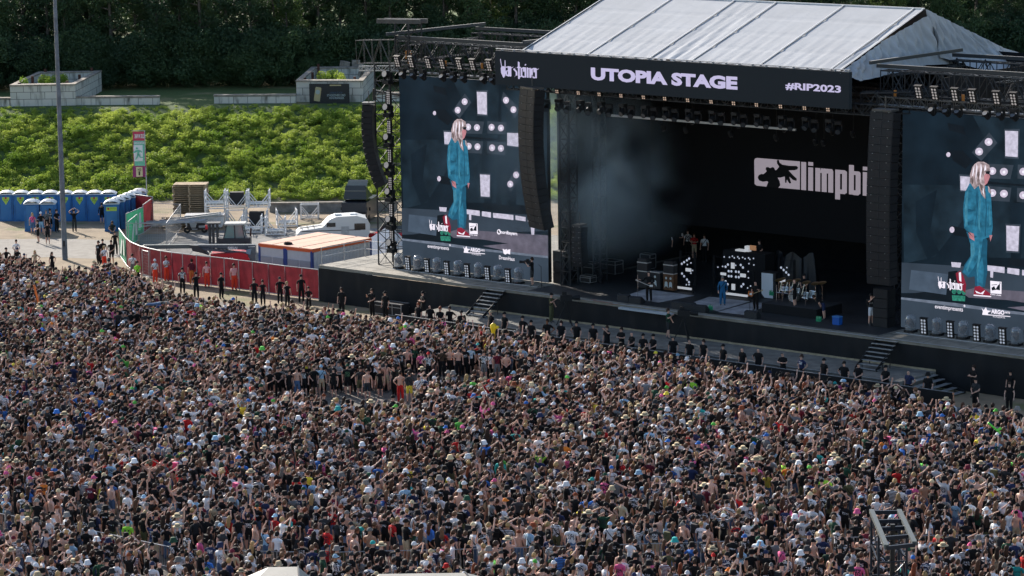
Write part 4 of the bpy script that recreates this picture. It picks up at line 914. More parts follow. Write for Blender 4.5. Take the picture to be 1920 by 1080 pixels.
# white-lit side pocket truss at the right of the header
b = MB(); b.truss((12.9, .3, .9), (18.5, 3.2, 1.1), 1.0, .035, .9, h=1.2); b.build("corner_girder", M_DARKTR, t)
# towers
def tower(label, u, v, z0, z1, w_, m_=M_DARKTR, step=1.0, r=.035, cat="tower"):
    t = sthing("truss_tower", label, cat, u, v, z0, 0, "vertical truss towers"); b = MB(); b.truss((0, 0, 0), (0, 0, z1-z0), w_, r, step, up=(0, 1, 0)); b.build("lattice", m_, t); return t
tl = tower("dark lattice tower full of lamps at the left edge of the left screen", 3.75, 3.1, 2.4, 15.5, 1.35, step=1.05)
t5 = tower("tall dark lattice tower above the left screen with beams across its head", 5.0, 3.6, 15.2, 18.1, 1.2)
for dv in (-.35, .35):
    b = MB(); b.box((-.5, dv, 3.05), (3.0, .2, .28), rz=radians(20)); b.build("head_beam", M_BEAM, t5)
b = MB(); b.box((0, 0, .9), (.3, .3, .5)); b.build("chain_hoist", M_ORANGE, t5)
b = MB(); b.truss((-4.3, 0, .9), (-.6, 0, 1.1), .7, .022, .8, h=1.5); b.build("outrigger_girder", M_BEAM, t5)
tower("lattice tower between the left screen and the stage opening", 18.4, 3.4, 2.4, 14.3, .75, M_DARKTR, .9, .035)
tower("lattice tower inside the opening beside the left speakers", 19.4, 5.2, 2.4, 14.3, .6, M_DARKTR, .9, .03)
tower("dark lattice tower between the stage opening and the right screen", 42.6, 4.2, 2.4, 14.6, .9, M_DARKTR, .9, .03)
t = sthing("speaker_outrigger", "horizontal beams carrying the outer left speaker column", "truss", 3.6, 2.9, 13.2)
b = MB(); b.truss((-2.2, 0, 1.9), (1.4, 0, 2.1), .3, .025, .5); b.build("upper_beam", M_ALU, t); b = MB(); b.bar((-1.0, 0, .5), (1.2, 0, .35), .12, .15); b.build("lower_beam", M_BEAM, t)
for x, z in ((-.95, .35), (0.15, .0)): 
    b = MB(); b.tube((x, -.1, z-.45), (x, -.1, z+.3), .11, n=8); b.build("chain_hoist", M_BLACK, t)
b = MB(); 
for x in (-.5, .3, .6): b.tube((x, .2, -10.8), (x, .2, .4), .018, n=5)
b.build("cables", M_BLACK, t)
# ------------------------------------------------------------------ hanging speaker columns
M_SPK = mat("speaker_black", (.008, .009, .011), .7); M_GRILL = mat("speaker_grille", (.011, .012, .015), .6, nz=.2, ns=5)
M_EDGE = mat("speaker_edge", (.02, .024, .03), .5)
def line_array(label, u, v, ztop, n, bw, bh, curve, rz, two=False):
    t = sthing("hanging_speaker_column", label, "speakers", u, v, ztop-n*bh, rz, "hanging speaker columns"); x, z = 0.0, n*bh; a = -.10
    y = 0.0
    for k in range(n):
        c = Vector((0, y, z-bh/2)); R = Matrix.Rotation(a, 3, 'X')
        b = MB(); b.box(c, (bw, .7, bh*.94), R=R); b.cur = 1; b.box(c+R@Vector((0, -.355, 0)), (bw*.93, .02, bh*.8), R=R)
        b.cur = 3; b.box(c+R@Vector((0, -.365, bh*.48)), (bw*.98, .02, .035), R=R); b.box(c+R@Vector((0, -.37, 0)), (.04, .02, bh*.8), R=R)
        b.cur = 2; b.box(c+R@Vector((bw*.3, -.37, bh*.47)), (.05, .04, .03), R=R); b.box(c+R@Vector((-bw*.3, -.36, bh*.47)), (.05, .04, .03), R=R)
        b.build("speaker_box", [M_SPK, M_GRILL, M_ALU, M_EDGE], t)
        d = R@Vector((0, 0, -bh)); y += d.y; z += d.z; a += curve
    b = MB(); b.box((0, 0, n*bh+.12), (bw*.8, .8, .12)); b.tube((0, 0, n*bh+.1), (0, 0, n*bh+.9), .03, n=6); b.build("fly_bar", M_BEAM, t); return t
line_array("slim curved black speaker column hanging left of the left screen, outermost one", 3.0, 1.9, 12.9, 14, 1.05, .385, .04, -1.0)
line_array("wide curved black speaker column hanging before the left screen's right edge", 17.75, .8, 14.8, 20, 1.9, .43, .018, -.35)
line_array("black speaker column hanging at the right side of the stage opening", 43.35, .9, 14.95, 21, 1.6, .46, .008, -.02)
line_array("small curved speaker column low beside the stacked speakers, left of opening", 19.9, 2.6, 6.3, 8, .7, .3, .05, .1)
line_array("small curved speaker column low beside the photographer, right of opening", 42.3, 2.9, 8.6, 9, .7, .38, .05, -.2)
# ------------------------------------------------------------------ lamps
def blinder(label, loc, rz, tilt, cols, rows, s=.14, group="lamp panels", m_=None):
    t = thing("panel_lamp", label, "lamp", loc, rz, group); w_, h_ = cols*s*1.25+.06, rows*s*1.15+.06; R = Matrix.Rotation(tilt, 3, 'X')
    b = MB(); b.box(R@Vector((0, 0, h_/2)), (w_, .12, h_), R=R); b.box(R@Vector((0, .04, h_+.02)), (w_*1.1, .2, .04), R=R); b.build("housing", M_BLACK, t); b = MB()
    for i in range(cols):
        for j in range(rows):
            c = R@Vector(((i-(cols-1)/2)*s*1.25, -.065, .03+s*.6+j*s*1.15)); b.lathe([(.001, .012), (s*.46, 0)], c, 8, R@Matrix.Rotation(pi/2, 3, 'X'))
    b.build("lenses", m_ or M_LAMPG, t); return t
def moving_head(label, loc, rz, up=-1, s=1.0, group="moving head lamps", m_=None, tilt=.5):
    t = thing("moving_head_lamp", label, "lamp", loc, rz, group); k = up
    b = MB(); b.box((0, 0, k*.08*s), (.34*s, .34*s, .16*s)); b.build("base", M_BLACK, t)
    b = MB(); b.box((-.19*s, 0, k*.32*s), (.05*s, .14*s, .36*s)); b.box((.19*s, 0, k*.32*s), (.05*s, .14*s, .36*s)); b.box((0, 0, k*.165*s), (.43*s, .13*s, .04*s)); b.build("yoke", M_SPK, t)
    R = Matrix.Rotation(tilt, 3, 'X'); b = MB(); b.lathe([(.001, -.2*s), (.13*s, -.2*s), (.155*s, .05*s), (.15*s, .24*s)], (0, 0, k*.42*s), 10, R@Matrix.Rotation(pi/2, 3, 'X')); b.build("head", M_SPK, t, smooth=False)
    b = MB(); b.lathe([(.001, .225*s), (.14*s, .23*s)], (0, 0, k*.42*s), 10, R@Matrix.Rotation(pi/2, 3, 'X')); b.build("lens", m_ or M_LENSD, t); return t
M_LENSD = mat("dark_lens", (.05, .055, .06), .15, spec=.8); M_LENSP = mat("pale_lens", (.42, .38, .35), .3, emit=(.8, .7, .6), es=.08); M_WARM = mat("warm_lens", (.6, .45, .38), .3, emit=(1, .72, .55), es=.22)
for i, px in enumerate((748, 774, 806, 832, 864, 889, 920)):
    u, z = SP(px, 124+(px-748)*.045, 2.2); blinder("tilted lamp panel above the left screen, %s from the left" % ORD[i].split()[0].replace("leftmost", "first"), W(u, 2.2, z-.05), ANG, .35, 2, 4, .145, "lamp panels above the left screen")
for i, px in enumerate((1725, 1755, 1793, 1826, 1871, 1903)):
    u, z = SP(px, 183+(px-1725)*.075, 2.2); blinder("tilted lamp panel above the right screen, %s from the left" % ORD[i].split()[0].replace("leftmost", "first"), W(u, 2.2, z-.05), ANG, .35, 2, 4, .15, "lamp panels above the right screen")
for i, px in enumerate((755, 775, 793, 830, 850, 869, 906, 924)):
    u, z = SP(px, 131+(px-748)*.06, 2.1); moving_head("round lamp hanging below the truss over the left screen", W(u, 2.1, z+.1), ANG, -1, 1.1, "round lamps over the left screen", M_LENSP if i % 3 == 0 else None, -.7)
for i, px in enumerate((1748, 1775, 1797, 1850, 1876, 1902)):
    u, z = SP(px, 196+(px-1725)*.065, 2.1); moving_head("round lamp hanging below the truss over the right screen", W(u, 2.1, z+.1), ANG, -1, 1.1, "round lamps over the right screen", M_LENSP if i % 3 == 0 else None, -.7)
for i, px in enumerate((1008, 1046, 1086, 1125, 1166, 1208, 1248, 1291, 1335, 1377, 1420, 1465, 1510, 1554)):
    u, z = SP(px, 170+(px-1008)*.067, 1.6); blinder("small four-lens lamp in the row right under the header sign", W(u, 1.6, z-.1), ANG, .2, 2, 2, .105, "small four-lens lamps under the header", M_WARM)
    u, z = SP(px+2, 186+(px-1008)*.074, 2.0); moving_head("moving head lamp hanging in the row under the header sign", W(u, 2.0, z+.1), ANG, -1, 1.15, "moving head lamps under the header")
    u, z = SP(px+17, 190+(px-1008)*.074, 2.4); moving_head("moving head lamp hanging in the row under the header sign", W(u, 2.4, z+.1), ANG+.5, -1, 1.15, "moving head lamps under the header")
for i, (px, py) in enumerate(((1245, 244), (1287, 248), (1298, 232), (1371, 255), (1385, 239), (1456, 262), (1471, 246), (1530, 270), (1561, 252), (1600, 256), (1545, 272))):
    u, z = SP(px, py, 6.0); t = sthing("round_lamp", "pale round lamp glimmering high up under the stage roof", "lamp", u, 6.0, z, 0, "pale round lamps under the stage roof")
    b = MB(); b.lathe([(.001, 0), (.13, 0), (.14, .3), (.05, .4)], (0, 0, 0), 10, Matrix.Rotation(.5, 3, 'X')); b.build("can", M_SPK, t); b = MB(); b.lathe([(.001, -.01), (.125, -.008)], (0, 0, 0), 10, Matrix.Rotation(.5, 3, 'X')); b.build("lens", mat("dim_lens", (.3, .28, .27), .4, emit=(.8, .75, .7), es=.05), t)
    b = MB(); b.tube((0, 0, .3), (0, 0, 14.5-z), .02, n=5); b.build("hanger", M_BLACK, t)
# lamps stacked in the left tower
for i, py in enumerate((146, 208, 264, 317, 366, 418, 462)):
    u, z = SP(727+i*1.3, py, 2.4); moving_head("glass-fronted lamp in the left truss tower, %s from the top" % ORD[i].split()[0].replace("leftmost", "first"), W(u, 2.4, z-.4), ANG, 1, 1.5, "glass-fronted lamps in the left tower", M_LENSP, -.2)
for i, py in enumerate((183, 238, 292, 344, 394, 444)):
    u, z = SP(729+i*1.2, py, 2.3); blinder("upright lamp panel in the left truss tower, %s from the top" % ORD[i].split()[0].replace("leftmost", "first"), W(u, 2.3, z-.45), ANG, 0, 2, 6, .12, "upright lamp panels in the left tower")
# glass-domed lamps and lamp panels along the screen feet
def glass_mat():
    M = bpy.data.materials.new("clear_dome"); M.use_nodes = True; N = M.node_tree; L = N.links.new; o = N.nodes["Material Output"]
    g = N.nodes.new("ShaderNodeBsdfGlossy"); g.inputs["Roughness"].default_value = .08; g.inputs["Color"].default_value = (.8, .85, .9, 1); t = N.nodes.new("ShaderNodeBsdfTransparent"); t.inputs[0].default_value = (.86, .88, .9, 1)
    d = N.nodes.new("ShaderNodeBsdfDiffuse"); d.inputs[0].default_value = (.5, .52, .55, 1)
    lw = N.nodes.new("ShaderNodeLayerWeight"); lw.inputs[0].default_value = .35; m1 = N.nodes.new("ShaderNodeMixShader"); m2 = N.nodes.new("ShaderNodeMixShader"); m2.inputs[0].default_value = .30
    L(lw.outputs["Facing"], m1.inputs[0]); L(t.outputs[0], m1.inputs[1]); L(g.outputs[0], m1.inputs[2]); L(m1.outputs[0], m2.inputs[1]); L(d.outputs[0], m2.inputs[2]); L(m2.outputs[0], o.inputs[0]); return M
M_DOME = glass_mat(); M_BROWN = mat("brown_lamp_head", (.06, .035, .03), .6)
def domed(i, px, py, side, n):
    u, v = DP(px, py); t = sthing("domed_lamp", "lamp under a clear dome at the foot of the %s screen, %s from the left" % (side, ["first", "second", "third", "fourth", "fifth", "sixth", "seventh"][i]), "lamp", u, v, 2.4, 0, "clear-domed lamps at the screen feet")
    b = MB(); b.lathe([(.001, .16), (.3, .16), (.32, .02), (.3, 0)], (0, 0, 0), 14); b.box((0, 0, .06), (.6, .5, .1)); b.build("base", M_BLACK, t)
    b = MB(); b.lathe([(.31, .14), (.31, .75), (.285, .9), (.2, .99), (.08, 1.03), (.001, 1.035)], (0, 0, 0), 18); b.build("dome", M_DOME, t, smooth=True)
    b = MB(); b.lathe([(.001, -.25), (.12, -.25), (.2, .1), (.15, .25), (.001, .26)], (0, 0, .5), 9, Matrix.Rotation(.5*(i % 3-1), 3, 'Y')@Matrix.Rotation(.3, 3, 'X')); b.build("lamp_head", M_BROWN, t)
for i, px in enumerate((748, 784, 820, 859.5, 897.5, 934, 972.5)): domed(i, px, 503.5+(px-748)*.125, "left", 7)
for i, px in enumerate((1707.5, 1757, 1806, 1856, 1905)): domed(i, px, 622.5+(px-1707)*.128, "right", 5)
M_BRIGHT = mat("bright_lens", (.7, .7, .72), .3, emit=(.9, .9, 1.0), es=.10)
for i, px in enumerate((766, 802, 839, 877, 915, 953.5)):
    u, v = DP(px, 504.5+(px-748)*.127); blinder("upright lamp panel between domes at the left screen's foot, %s from the left" % ["first", "second", "third", "fourth", "fifth", "sixth"][i], W(u, v, 2.42), ANG, .1, 2, 5, .14, "upright lamp panels at the screen feet", M_BRIGHT)
for i, px in enumerate((1733, 1782.5, 1832, 1880.5, 1928)):
    u, v = DP(px, 624+(px-1707)*.13); blinder("upright lamp panel between domes at the right screen's foot, %s from the left" % ["first", "second", "third", "fourth", "fifth"][i], W(u, v, 2.42), ANG, .1, 2, 5, .15, "upright lamp panels at the screen feet", M_BRIGHT)
# ------------------------------------------------------------------ band equipment
M_CARPET = mat("worn_carpet", (.40, .385, .40), .95, nz=.35, ns=.9, bump=.3, bs=8)
def carpet(label, pix):
    P2 = [DP(*p) for p in pix]; b = MB(); b.prism([(u, v, 2.406) for u, v in P2], (0, 0, .018)); return tag(b.build("carpet", M_CARPET, uvz=True), label, "carpet", "pale carpets on the stage floor")
zz = lambda x, y: (1160+x/4, 390+y/4)
carpet("pale worn carpet under the guitarist", [zz(30, 668), zz(300, 710), zz(565, 660), zz(200, 610)])
carpet("pale worn carpet under the singer", [zz(555, 712), zz(740, 775), zz(985, 703), zz(680, 668)])
carpet("pale worn carpet under the bassist", [zz(745, 780), zz(965, 805), zz(1130, 720), zz(1010, 707)])
M_WEDGE = mat("monitor_black", (.022, .024, .027), .65)
wd = None
for i, (px, py) in enumerate(((1172, 564), (1194, 569), (1273, 577.5), (1293, 580), (1314, 585), (1411, 596))):
    u, v = DP(px, py)
    if wd is None:
        wd = thing("stage_monitor", "", "speaker", W(u, v, 2.4), ANG); b = MB(); b.prism([(-.42, -.25, 0), (-.42, .28, 0), (-.42, .28, .18), (-.42, -.05, .44), (-.42, -.25, .36)], (.84, 0, 0)); b.build("cabinet", M_WEDGE, wd)
        b = MB(); b.poly([(-.38, .285, .2), (.38, .285, .2), (.38, -.04, .45), (-.38, -.04, .45)]); b.build("grille", M_GRILL, wd); o = wd
    else: o = copy_tree(wd)
    o.location = W(u, v, 2.4); o.rotation_euler = (0, 0, ANG+[0, .1, 0, .15, .2, .1][i]); o["group"] = "floor monitors along the stage edge"
    o["label"] = "black wedge monitor at the stage edge, %s from the left" % ["first", "second", "third", "fourth", "fifth", "sixth"][i]
# amplifier stack
def cab(parent, x, z, w_, h_, m_, name="cabinet", d=.4):
    b = MB(); b.box((x, 0, z+h_/2), (w_, d, h_)); return b.build(name, m_, parent)
M_CAB = mat("amp_black", (.02, .02, .022), .7); M_SILV = mat("silver_trim", (.5, .5, .5), .4, metal=.5); M_BRNP = mat("brown_painted_front", (.10, .045, .018), .7, nz=.5, ns=3); M_BONE = mat("pale_figure_print", (.45, .5, .5), .7)
u, v = DP(1200, 542)
def amp(label, px, py, painted, brown=False):
    u, v = DP(px, py); t = sthing("guitar_amplifier", label, "amplifier", u, v, 2.4, 0, "amplifier stacks behind the guitarist"); cab(t, 0, .12, .78, 1.0, M_BRNP if brown else M_CAB, "lower_cabinet"); b = MB(); b.box((0, 0, 1.14), (.8, .44, .05)); b.build("trim", M_SILV, t)
    if not painted or brown: cab(t, 0, 1.17, .78, .48, M_CAB, "upper_cabinet"); b = MB(); b.box((0, 0, 1.68), (.8, .44, .06)); b.build("trim", M_SILV, t); cab(t, 0, 1.71, .7, .2, M_CAB, "amp_head")
    if painted:
        b = MB()
        for x in ((-.17, .17) if brown else (0,)): 
            b.lathe([(.001, .012), (.08, 0)], (x, -.205, .86), 10, Matrix.Rotation(pi/2, 3, 'X'))
            b.add([(x-.13, -.206, .25), (x+.13, -.206, .25), (x+.1, -.206, .6), (x, -.206, .66), (x-.1, -.206, .6), (x-.05, -.206, .35), (x+.05, -.206, .35)], [(0, 5, 3, 4), (5, 6, 3), (6, 1, 2, 3)])
        b.build("painted_figures", M_BONE, t)
amp("amplifier stack with silver trims behind the guitarist's back", 1208, 542, False); amp("dark amplifier cabinet with a pale painted face", 1232, 544, True); amp("amplifier stack with brown front painted with two pale figures", 1257, 547, True, True)
# lamp walls
M_ROUND = mat("wall_lamp", (.5, .5, .55), .4, emit=(.62, .68, .82), es=.26); M_FLUO = mat("wall_tube", (.5, .5, .5), .4, emit=(.72, .74, .78), es=.26)
def lamp_wall(label, px, py, w_, h_, dots, tubes, V0, foot=None):
    u, v = DP(px, py); t = sthing("lamp_wall", label, "lamp wall", u, v, 2.4, 0, "black lamp walls on the stage"); b = MB(); b.truss((-w_/2, 0, .4), (-w_/2, 0, h_), .08, .015, .5, up=(0, 1, 0)); b.truss((w_/2, 0, .4), (w_/2, 0, h_), .08, .015, .5, up=(0, 1, 0))
    for q in range(4): b.bar((-w_/2, .12, .5+q*(h_-.6)/3), (w_/2, .12, .5+q*(h_-.6)/3), .03)
    b.build("frame", M_STAGEBK, t)
    for x_, y_, r_ in dots:
        a_, z_ = SP(x_, y_, v-.1); b = MB(); b.lathe([(.001, .05), (r_*.7, .035), (r_, 0)], (a_-u, -.1, z_-2.4), 10, Matrix.Rotation(pi/2, 3, 'X')); b.build("round_lamp", M_ROUND, t)
    for x0_, y0_, x1_, y1_ in tubes:
        a_, z_ = SP(x0_, y0_, v-.1); c_, w2 = SP(x1_, y1_, v-.1); b = MB(); b.box(((a_+c_)/2-u, -.1, (z_+w2)/2-2.4), (abs(c_-a_), .06, abs(z_-w2))); b.build("tube_lamp", M_FLUO, t)
    if foot:
        b = MB(); a_, z_ = SP(foot[0], foot[1], v-.12); c_, w2 = SP(foot[2], foot[3], v-.12); b.box(((a_+c_)/2-u, -.14, (z_+w2)/2-2.4), (c_-a_, .1, .13)); b.build("foot_lamp", M_FLUO, t)
    for s in (-1, 1):
        b = MB(); b.tube((s*w_/2, -.2, 0), (s*w_/2, -.2, .14), .07, n=8); b.build("caster", M_BLACK, t)
    return t
d7 = lambda x, y: (1330+x/8.709, 480+y/8.709)
dots = [(*d7(*p), .08) for p in ((303, 140), (265, 175), (513, 147), (549, 189), (316, 247), (360, 250), (434, 256), (481, 262), (317, 328), (360, 331), (435, 341), (481, 346), (266, 416), (299, 461), (555, 461), (524, 496))]+[(*d7(*p), .05) for p in ((243, 14), (330, 20), (378, 4), (408, 30), (466, 14), (488, 40), (545, 24), (584, 45), (642, 31), (662, 54), (722, 40), (728, 146), (141, 181), (218, 170), (636, 253), (640, 357), (626, 522), (675, 490), (648, 125), (431, 152))]
lamp_wall("wide black lamp wall of round lamps and bright tubes behind the singer", 1376, 556, 3.0, 2.4, dots, [(*d7(357, 108), *d7(410, 208)), (*d7(186, 266), *d7(271, 318)), (*d7(507, 284), *d7(593, 350)), (*d7(366, 453), *d7(418, 557))], 0, (*d7(258, 610), *d7(625, 650)))
q12 = lambda x, y: (1180+x/12, 480+y/12)
lamp_wall("narrow black lamp wall between brown amplifier and singer", 1290, 547, 1.1, 2.5, [(*q12(*p), .078) for p in ((1345, 58), (1295, 97), (1232, 138), (1180, 175), (1186, 395), (1233, 455), (1298, 530), (1342, 588))]+[(*q12(*p), .05) for p in ((1307, 193), (1387, 155), (1425, 325), (1387, 385), (1285, 645), (1345, 645))], [(*q12(1270, 268), *q12(1390, 355))], 0, (*q12(1085, 705), *q12(1400, 740)))
lamp_wall("narrow black lamp wall behind the drum kit", 1475, 566, 1.1, 2.6, [(*d7(*p), .078) for p in ((1172, 190), (1214, 228), (1255, 268), (1295, 307))]+[(*d7(1267, 189), .05)], [(*d7(1152, 368), *d7(1238, 435))], 0)
# silver rack, drum riser and kit
u, v = DP(1443, 559); t = sthing("amplifier_tower", "pale silver-fronted amplifier tower between bassist and drums", "amplifier", u, v, 2.4); b = MB(); b.prism([(-.42, -.25, .28), (-.2, -.25, .05), (.42, -.25, .05), (.42, -.25, 1.55), (-.42, -.25, 1.55)][::-1], (0, .02, 0)); b.build("silver_front", mat("silver_front", (.6, .65, .7), .5), t); b = MB(); b.box((.1, .15, .8), (1.0, .75, 1.6)); b.build("cabinet", M_CAB, t)
u0_, v0_ = DP(1425, 586); dr = sthing("drum_riser", "low black platform carrying the drum kit", "platform", u0_+2.0, v0_+1.4, 2.4); b = MB(); b.box((0, 0, .28), (3.9, 2.6, .55)); b.build("platform", M_STAGEBK, dr); b = MB(); b.box((0, 0, .562), (3.9, 2.6, .012)); b.build("carpet", mat("dark_carpet", (.03, .03, .034), .95), dr)
M_CHROME = mat("chrome", (.75, .75, .76), .18, metal=1); M_CYM = mat("cymbal_bronze", (.4, .28, .12), .3, metal=.9); M_DRUM = mat("drum_shell", (.3, .33, .34), .3, metal=.5); M_HEADW = mat("drum_skin", (.6, .6, .6), .5)
kit = sthing("drum_kit", "sparkling chrome drum kit with many cymbals on the riser", "drum kit", u0_+1.4, v0_+1.4, 2.97)
def drum(x, y, z, r_, h_, ax=(0, 0, 1), nm="drum"):
    R = Vector((0, 0, 1)).rotation_difference(Vector(ax)).to_matrix(); b = MB(); b.lathe([(r_, 0), (r_, h_)], (x, y, z), 14, R); b.cur = 1; b.lathe([(.001, h_), (r_, h_)], (x, y, z), 14, R); b.lathe([(.001, 0), (r_, 0)], (x, y, z), 14, R); b.cur = 2
    b.lathe([(r_*1.04, h_*.93), (r_*1.04, h_*1.02)], (x, y, z), 14, R); b.lathe([(r_*1.04, -.02), (r_*1.04, h_*.07)], (x, y, z), 14, R); b.build(nm, [M_DRUM, M_HEADW, M_CHROME], kit)
drum(0, -.1, .32, .3, .45, (0, 1, 0), "bass_drum"); 
for x, y, z, r_, h_ in ((-.55, -.25, .65, .17, .22), (-.2, -.35, .72, .15, .2), (.15, -.35, .72, .16, .22), (.5, -.3, .66, .18, .24), (.85, 0, .3, .22, .35), (-.75, .25, .5, .18, .15), (1.1, .35, .3, .24, .4)): drum(x, y, z, r_, h_, (0, .35, 1))
for x, y, z, r_ in ((-.9, -.2, 1.25, .26), (-.45, -.5, 1.4, .22), (.1, -.55, 1.35, .2), (.55, -.45, 1.42, .25), (1.05, -.2, 1.3, .27), (1.35, .3, 1.2, .28), (-.95, .35, 1.0, .2), (1.7, .5, 1.25, .26)):
    b = MB(); b.lathe([(.001, .035), (.05, .03), (r_, 0)], (x, y, z), 14, Matrix.Rotation(.25, 3, 'X')); b.build("cymbal", M_CYM, kit); b = MB(); b.tube((x, y, 0), (x, y, z), .014, n=5); b.build("stand", M_CHROME, kit)
b = MB(); b.tube((-.9, -.45, .55), (1.2, -.45, .55), .03, n=6); b.tube((-.9, -.45, 0), (-.9, -.45, 1.0), .03, n=6); b.tube((1.2, -.45, 0), (1.2, -.45, .95), .03, n=6); b.tube((.15, -.45, 0), (.15, -.45, .95), .025, n=6); b.build("rack", M_CHROME, kit)
for k in range(5):
    b = MB(); x = -.7+k*.4; b.tube((x, -.45, .55), (x+.1, -.3, 1.25), .011, n=5); b.lathe([(.001, -.05), (.025, -.04), (.02, .05), (.001, .05)], (x+.1, -.3, 1.25), 6); b.build("microphone", M_CHROME, kit)
# small things on the floor
u, v = DP(1570, 608.5); t = sthing("cooler_box", "blue cooler box standing alone on the stage floor", "cooler", u, v, 2.4); b = MB(); b.box((0, 0, .22), (.46, .34, .44)); b.build("box", mat("blue_plastic", (.01, .10, .42), .45), t); b = MB(); b.box((0, 0, .47), (.49, .37, .07)); b.build("lid", mat("light_blue_plastic", (.05, .2, .5), .45), t)
M_BOT = mat("green_bottle", (.05, .45, .22), .2, trans=.3)
for px, py, n_, lb in ((1534, 603, 6, "pack of green bottles on the stage floor beside the blue cooler"), (1332, 581, 4, "pack of green bottles by the monitors in front of the singer"), (1446, 572, 4, "green bottles on the front of the drum riser")):
    u, v = DP(px, py); t = sthing("bottle_pack", lb, "bottles", u, v, 2.4 if px != 1446 else 2.98, 0, "green bottle packs")
    for k in range(n_):
        b = MB(); b.lathe([(.045, 0), (.048, .2), (.018, .28), (.018, .31), (.001, .31)], ((k % 3)*.11-.1, (k//3)*.11, 0), 8); b.build("bottle", M_BOT, t)
# subs / stacked speakers
def stack(label, px, py, w_, n, h_):
    u, v = DP(px, py); t = sthing("speaker_stack", label, "speakers", u, v, 2.4, 0, "stacked speakers on the deck")
    for k in range(n):
        b = MB(); b.box((0, .3, (k+.5)*h_), (w_, .8, h_*.97)); b.cur = 1; b.box((0, -.105, (k+.5)*h_), (w_*.94, .02, h_*.9)); b.build("speaker_box", [M_SPK, M_GRILL], t)
stack("black speaker stack left of the stage opening", 1050, 531, .95, 3, .68); stack("black speaker stack at the right of the opening behind the photographer", 1652, 613, 1.0, 4, .55)
b = MB()
def case(label, px, py, w_, d_, h_, m_=None, z=2.4, dark=True):
    u, v = DP(px, py, z); t = sthing("flight_case", label, "flight case", u, v, z, 0, "flight cases"); b = MB(); b.box((0, 0, h_/2+.1), (w_, d_, h_)); b.build("body", M_CAB, t); b = MB()
    for x in (-1, 1):
        for y in (-1, 1): b.bar((x*w_/2, y*d_/2, .1), (x*w_/2, y*d_/2, h_+.1), .035)
    for zz_ in (.1, h_+.1, h_*.72+.1):
        for y in (-1, 1): b.bar((-w_/2, y*d_/2, zz_), (w_/2, y*d_/2, zz_), .03)
        for x in (-1, 1): b.bar((x*w_/2, -d_/2, zz_), (x*w_/2, d_/2, zz_), .03)
    b.build("edges", M_ALU, t); b = MB()
    for x in (-.8, .8): b.lathe([(.001, -.03), (.06, -.03), (.06, .03), (.001, .03)], (x*w_/2, -d_/2+.1, .06), 8, Matrix.Rotation(pi/2, 3, 'Y'))
    b.build("casters", M_BLACK, t); return t
case("open flight case rack at the dark left of the stage", 1108, 522, .9, .7, .9); case("black flight case with light edges at the back left of the stage", 1147, 514, 1.2, .8, .8); case("small flight case on casters beside the rack", 1103, 531, .8, .6, .4); case("black flight case behind the amplifiers", 1215, 505, .8, .6, .9)
u, v = DP(735, 590, 0); t = sthing("flight_case", "long low black flight case behind the pit crew at the stage foot", "flight case", SP(735, 590, -1.0)[0], -1.0, 0, 0, "flight cases")
b = MB(); b.box((0, 0, .45), (2.3, .75, .75)); b.build("body", M_CAB, t); b = MB()
for z in (.08, .6, .82):
    b.bar((-1.15, -.38, z), (1.15, -.38, z), .04); b.bar((-1.15, .38, z), (1.15, .38, z), .04)
for x in (-1.15, -.38, .38, 1.15): b.bar((x, -.38, .08), (x, -.38, .82), .04)
b.build("edges", M_ALU, t); b = MB(); b.poly([(-.12, -.385, .55), (0, -.385, .35), (.12, -.385, .55), (.05, -.385, .5), (0, -.385, .58), (-.05, -.385, .5)]); b.build("emblem", mat("orange_emblem", (.7, .15, .03), .5), t)
# DJ desk above the lamp wall
u, v = DP(1400, 540); v = 8.5; u = SP(1400, 472, v)[0]; dj = sthing("dj_desk", "high dark desk with white mixing gear behind the lamp wall", "desk", u, v, 2.4); zt_ = SP(1400, 472, v)[1]-2.4
b = MB(); b.box((0, .2, zt_/2), (3.2, 1.0, zt_)); b.build("desk", M_STAGEBK, dj); b = MB(); b.box((-.35, 0, zt_+.06), (.75, .4, .1)); b.box((.1, 0, zt_+.2), (.3, .3, .35)); b.build("mixer", M_FLUO, dj)
b = MB(); b.box((.55, -.1, zt_+.3), (.45, .05, .3)); b.build("laptop", mat("warm_screen", (.3, .15, .08), .4, emit=(.8, .4, .2), es=.15), dj)
# crumpled black covers behind the drums
b = MB(); r_ = random.Random(9); ctr = DP(1490, 520); 
def fnc(i, j): a = i*pi; R_ = 1.9*(1-.35*j)+.12*sin(i*23)+.06*sin(i*51+j*5); return (30.9+R_*cos(a), 10.0-R_*sin(a)*.5, 2.4+2.3*j*(1+.08*sin(i*17)))
b.grid(fnc, 60, 10); tag(b.build("covered_equipment", mat("dark_tarpaulin", (.008, .011, .015), .45), uvz=True, smooth=True), "tall equipment under dark crumpled tarpaulin behind the drum kit", "covered equipment")
# side platform items at the left: hanging lamp pendants
for i, (px, py) in enumerate(((1081, 255),)):
    u, z = SP(px, py, 6); t = sthing("hanging_camera", "small box hanging on a wire in the misty left of the opening", "camera", u, 6, z-.2); b = MB(); b.box((0, 0, .2), (.25, .2, .4)); b.build("body", M_SPK, t); b = MB(); b.tube((0, 0, .4), (0, 0, 14.5-z), .012, n=5); b.build("wire", M_ALU, t)
# silver ramp truss at the stage lip
a_, c_ = SP(1163, 574, -.15), SP(1262, 591, -.15); b = MB(); b.box(((a_[0]+c_[0])/2, -.2, 2.2), (c_[0]-a_[0], .3, .12)); tag(b.build("camera_rail", mat("pale_rail", (.4, .45, .5), .4), uvz=True), "pale flat camera rail fixed along the stage edge", "rail")
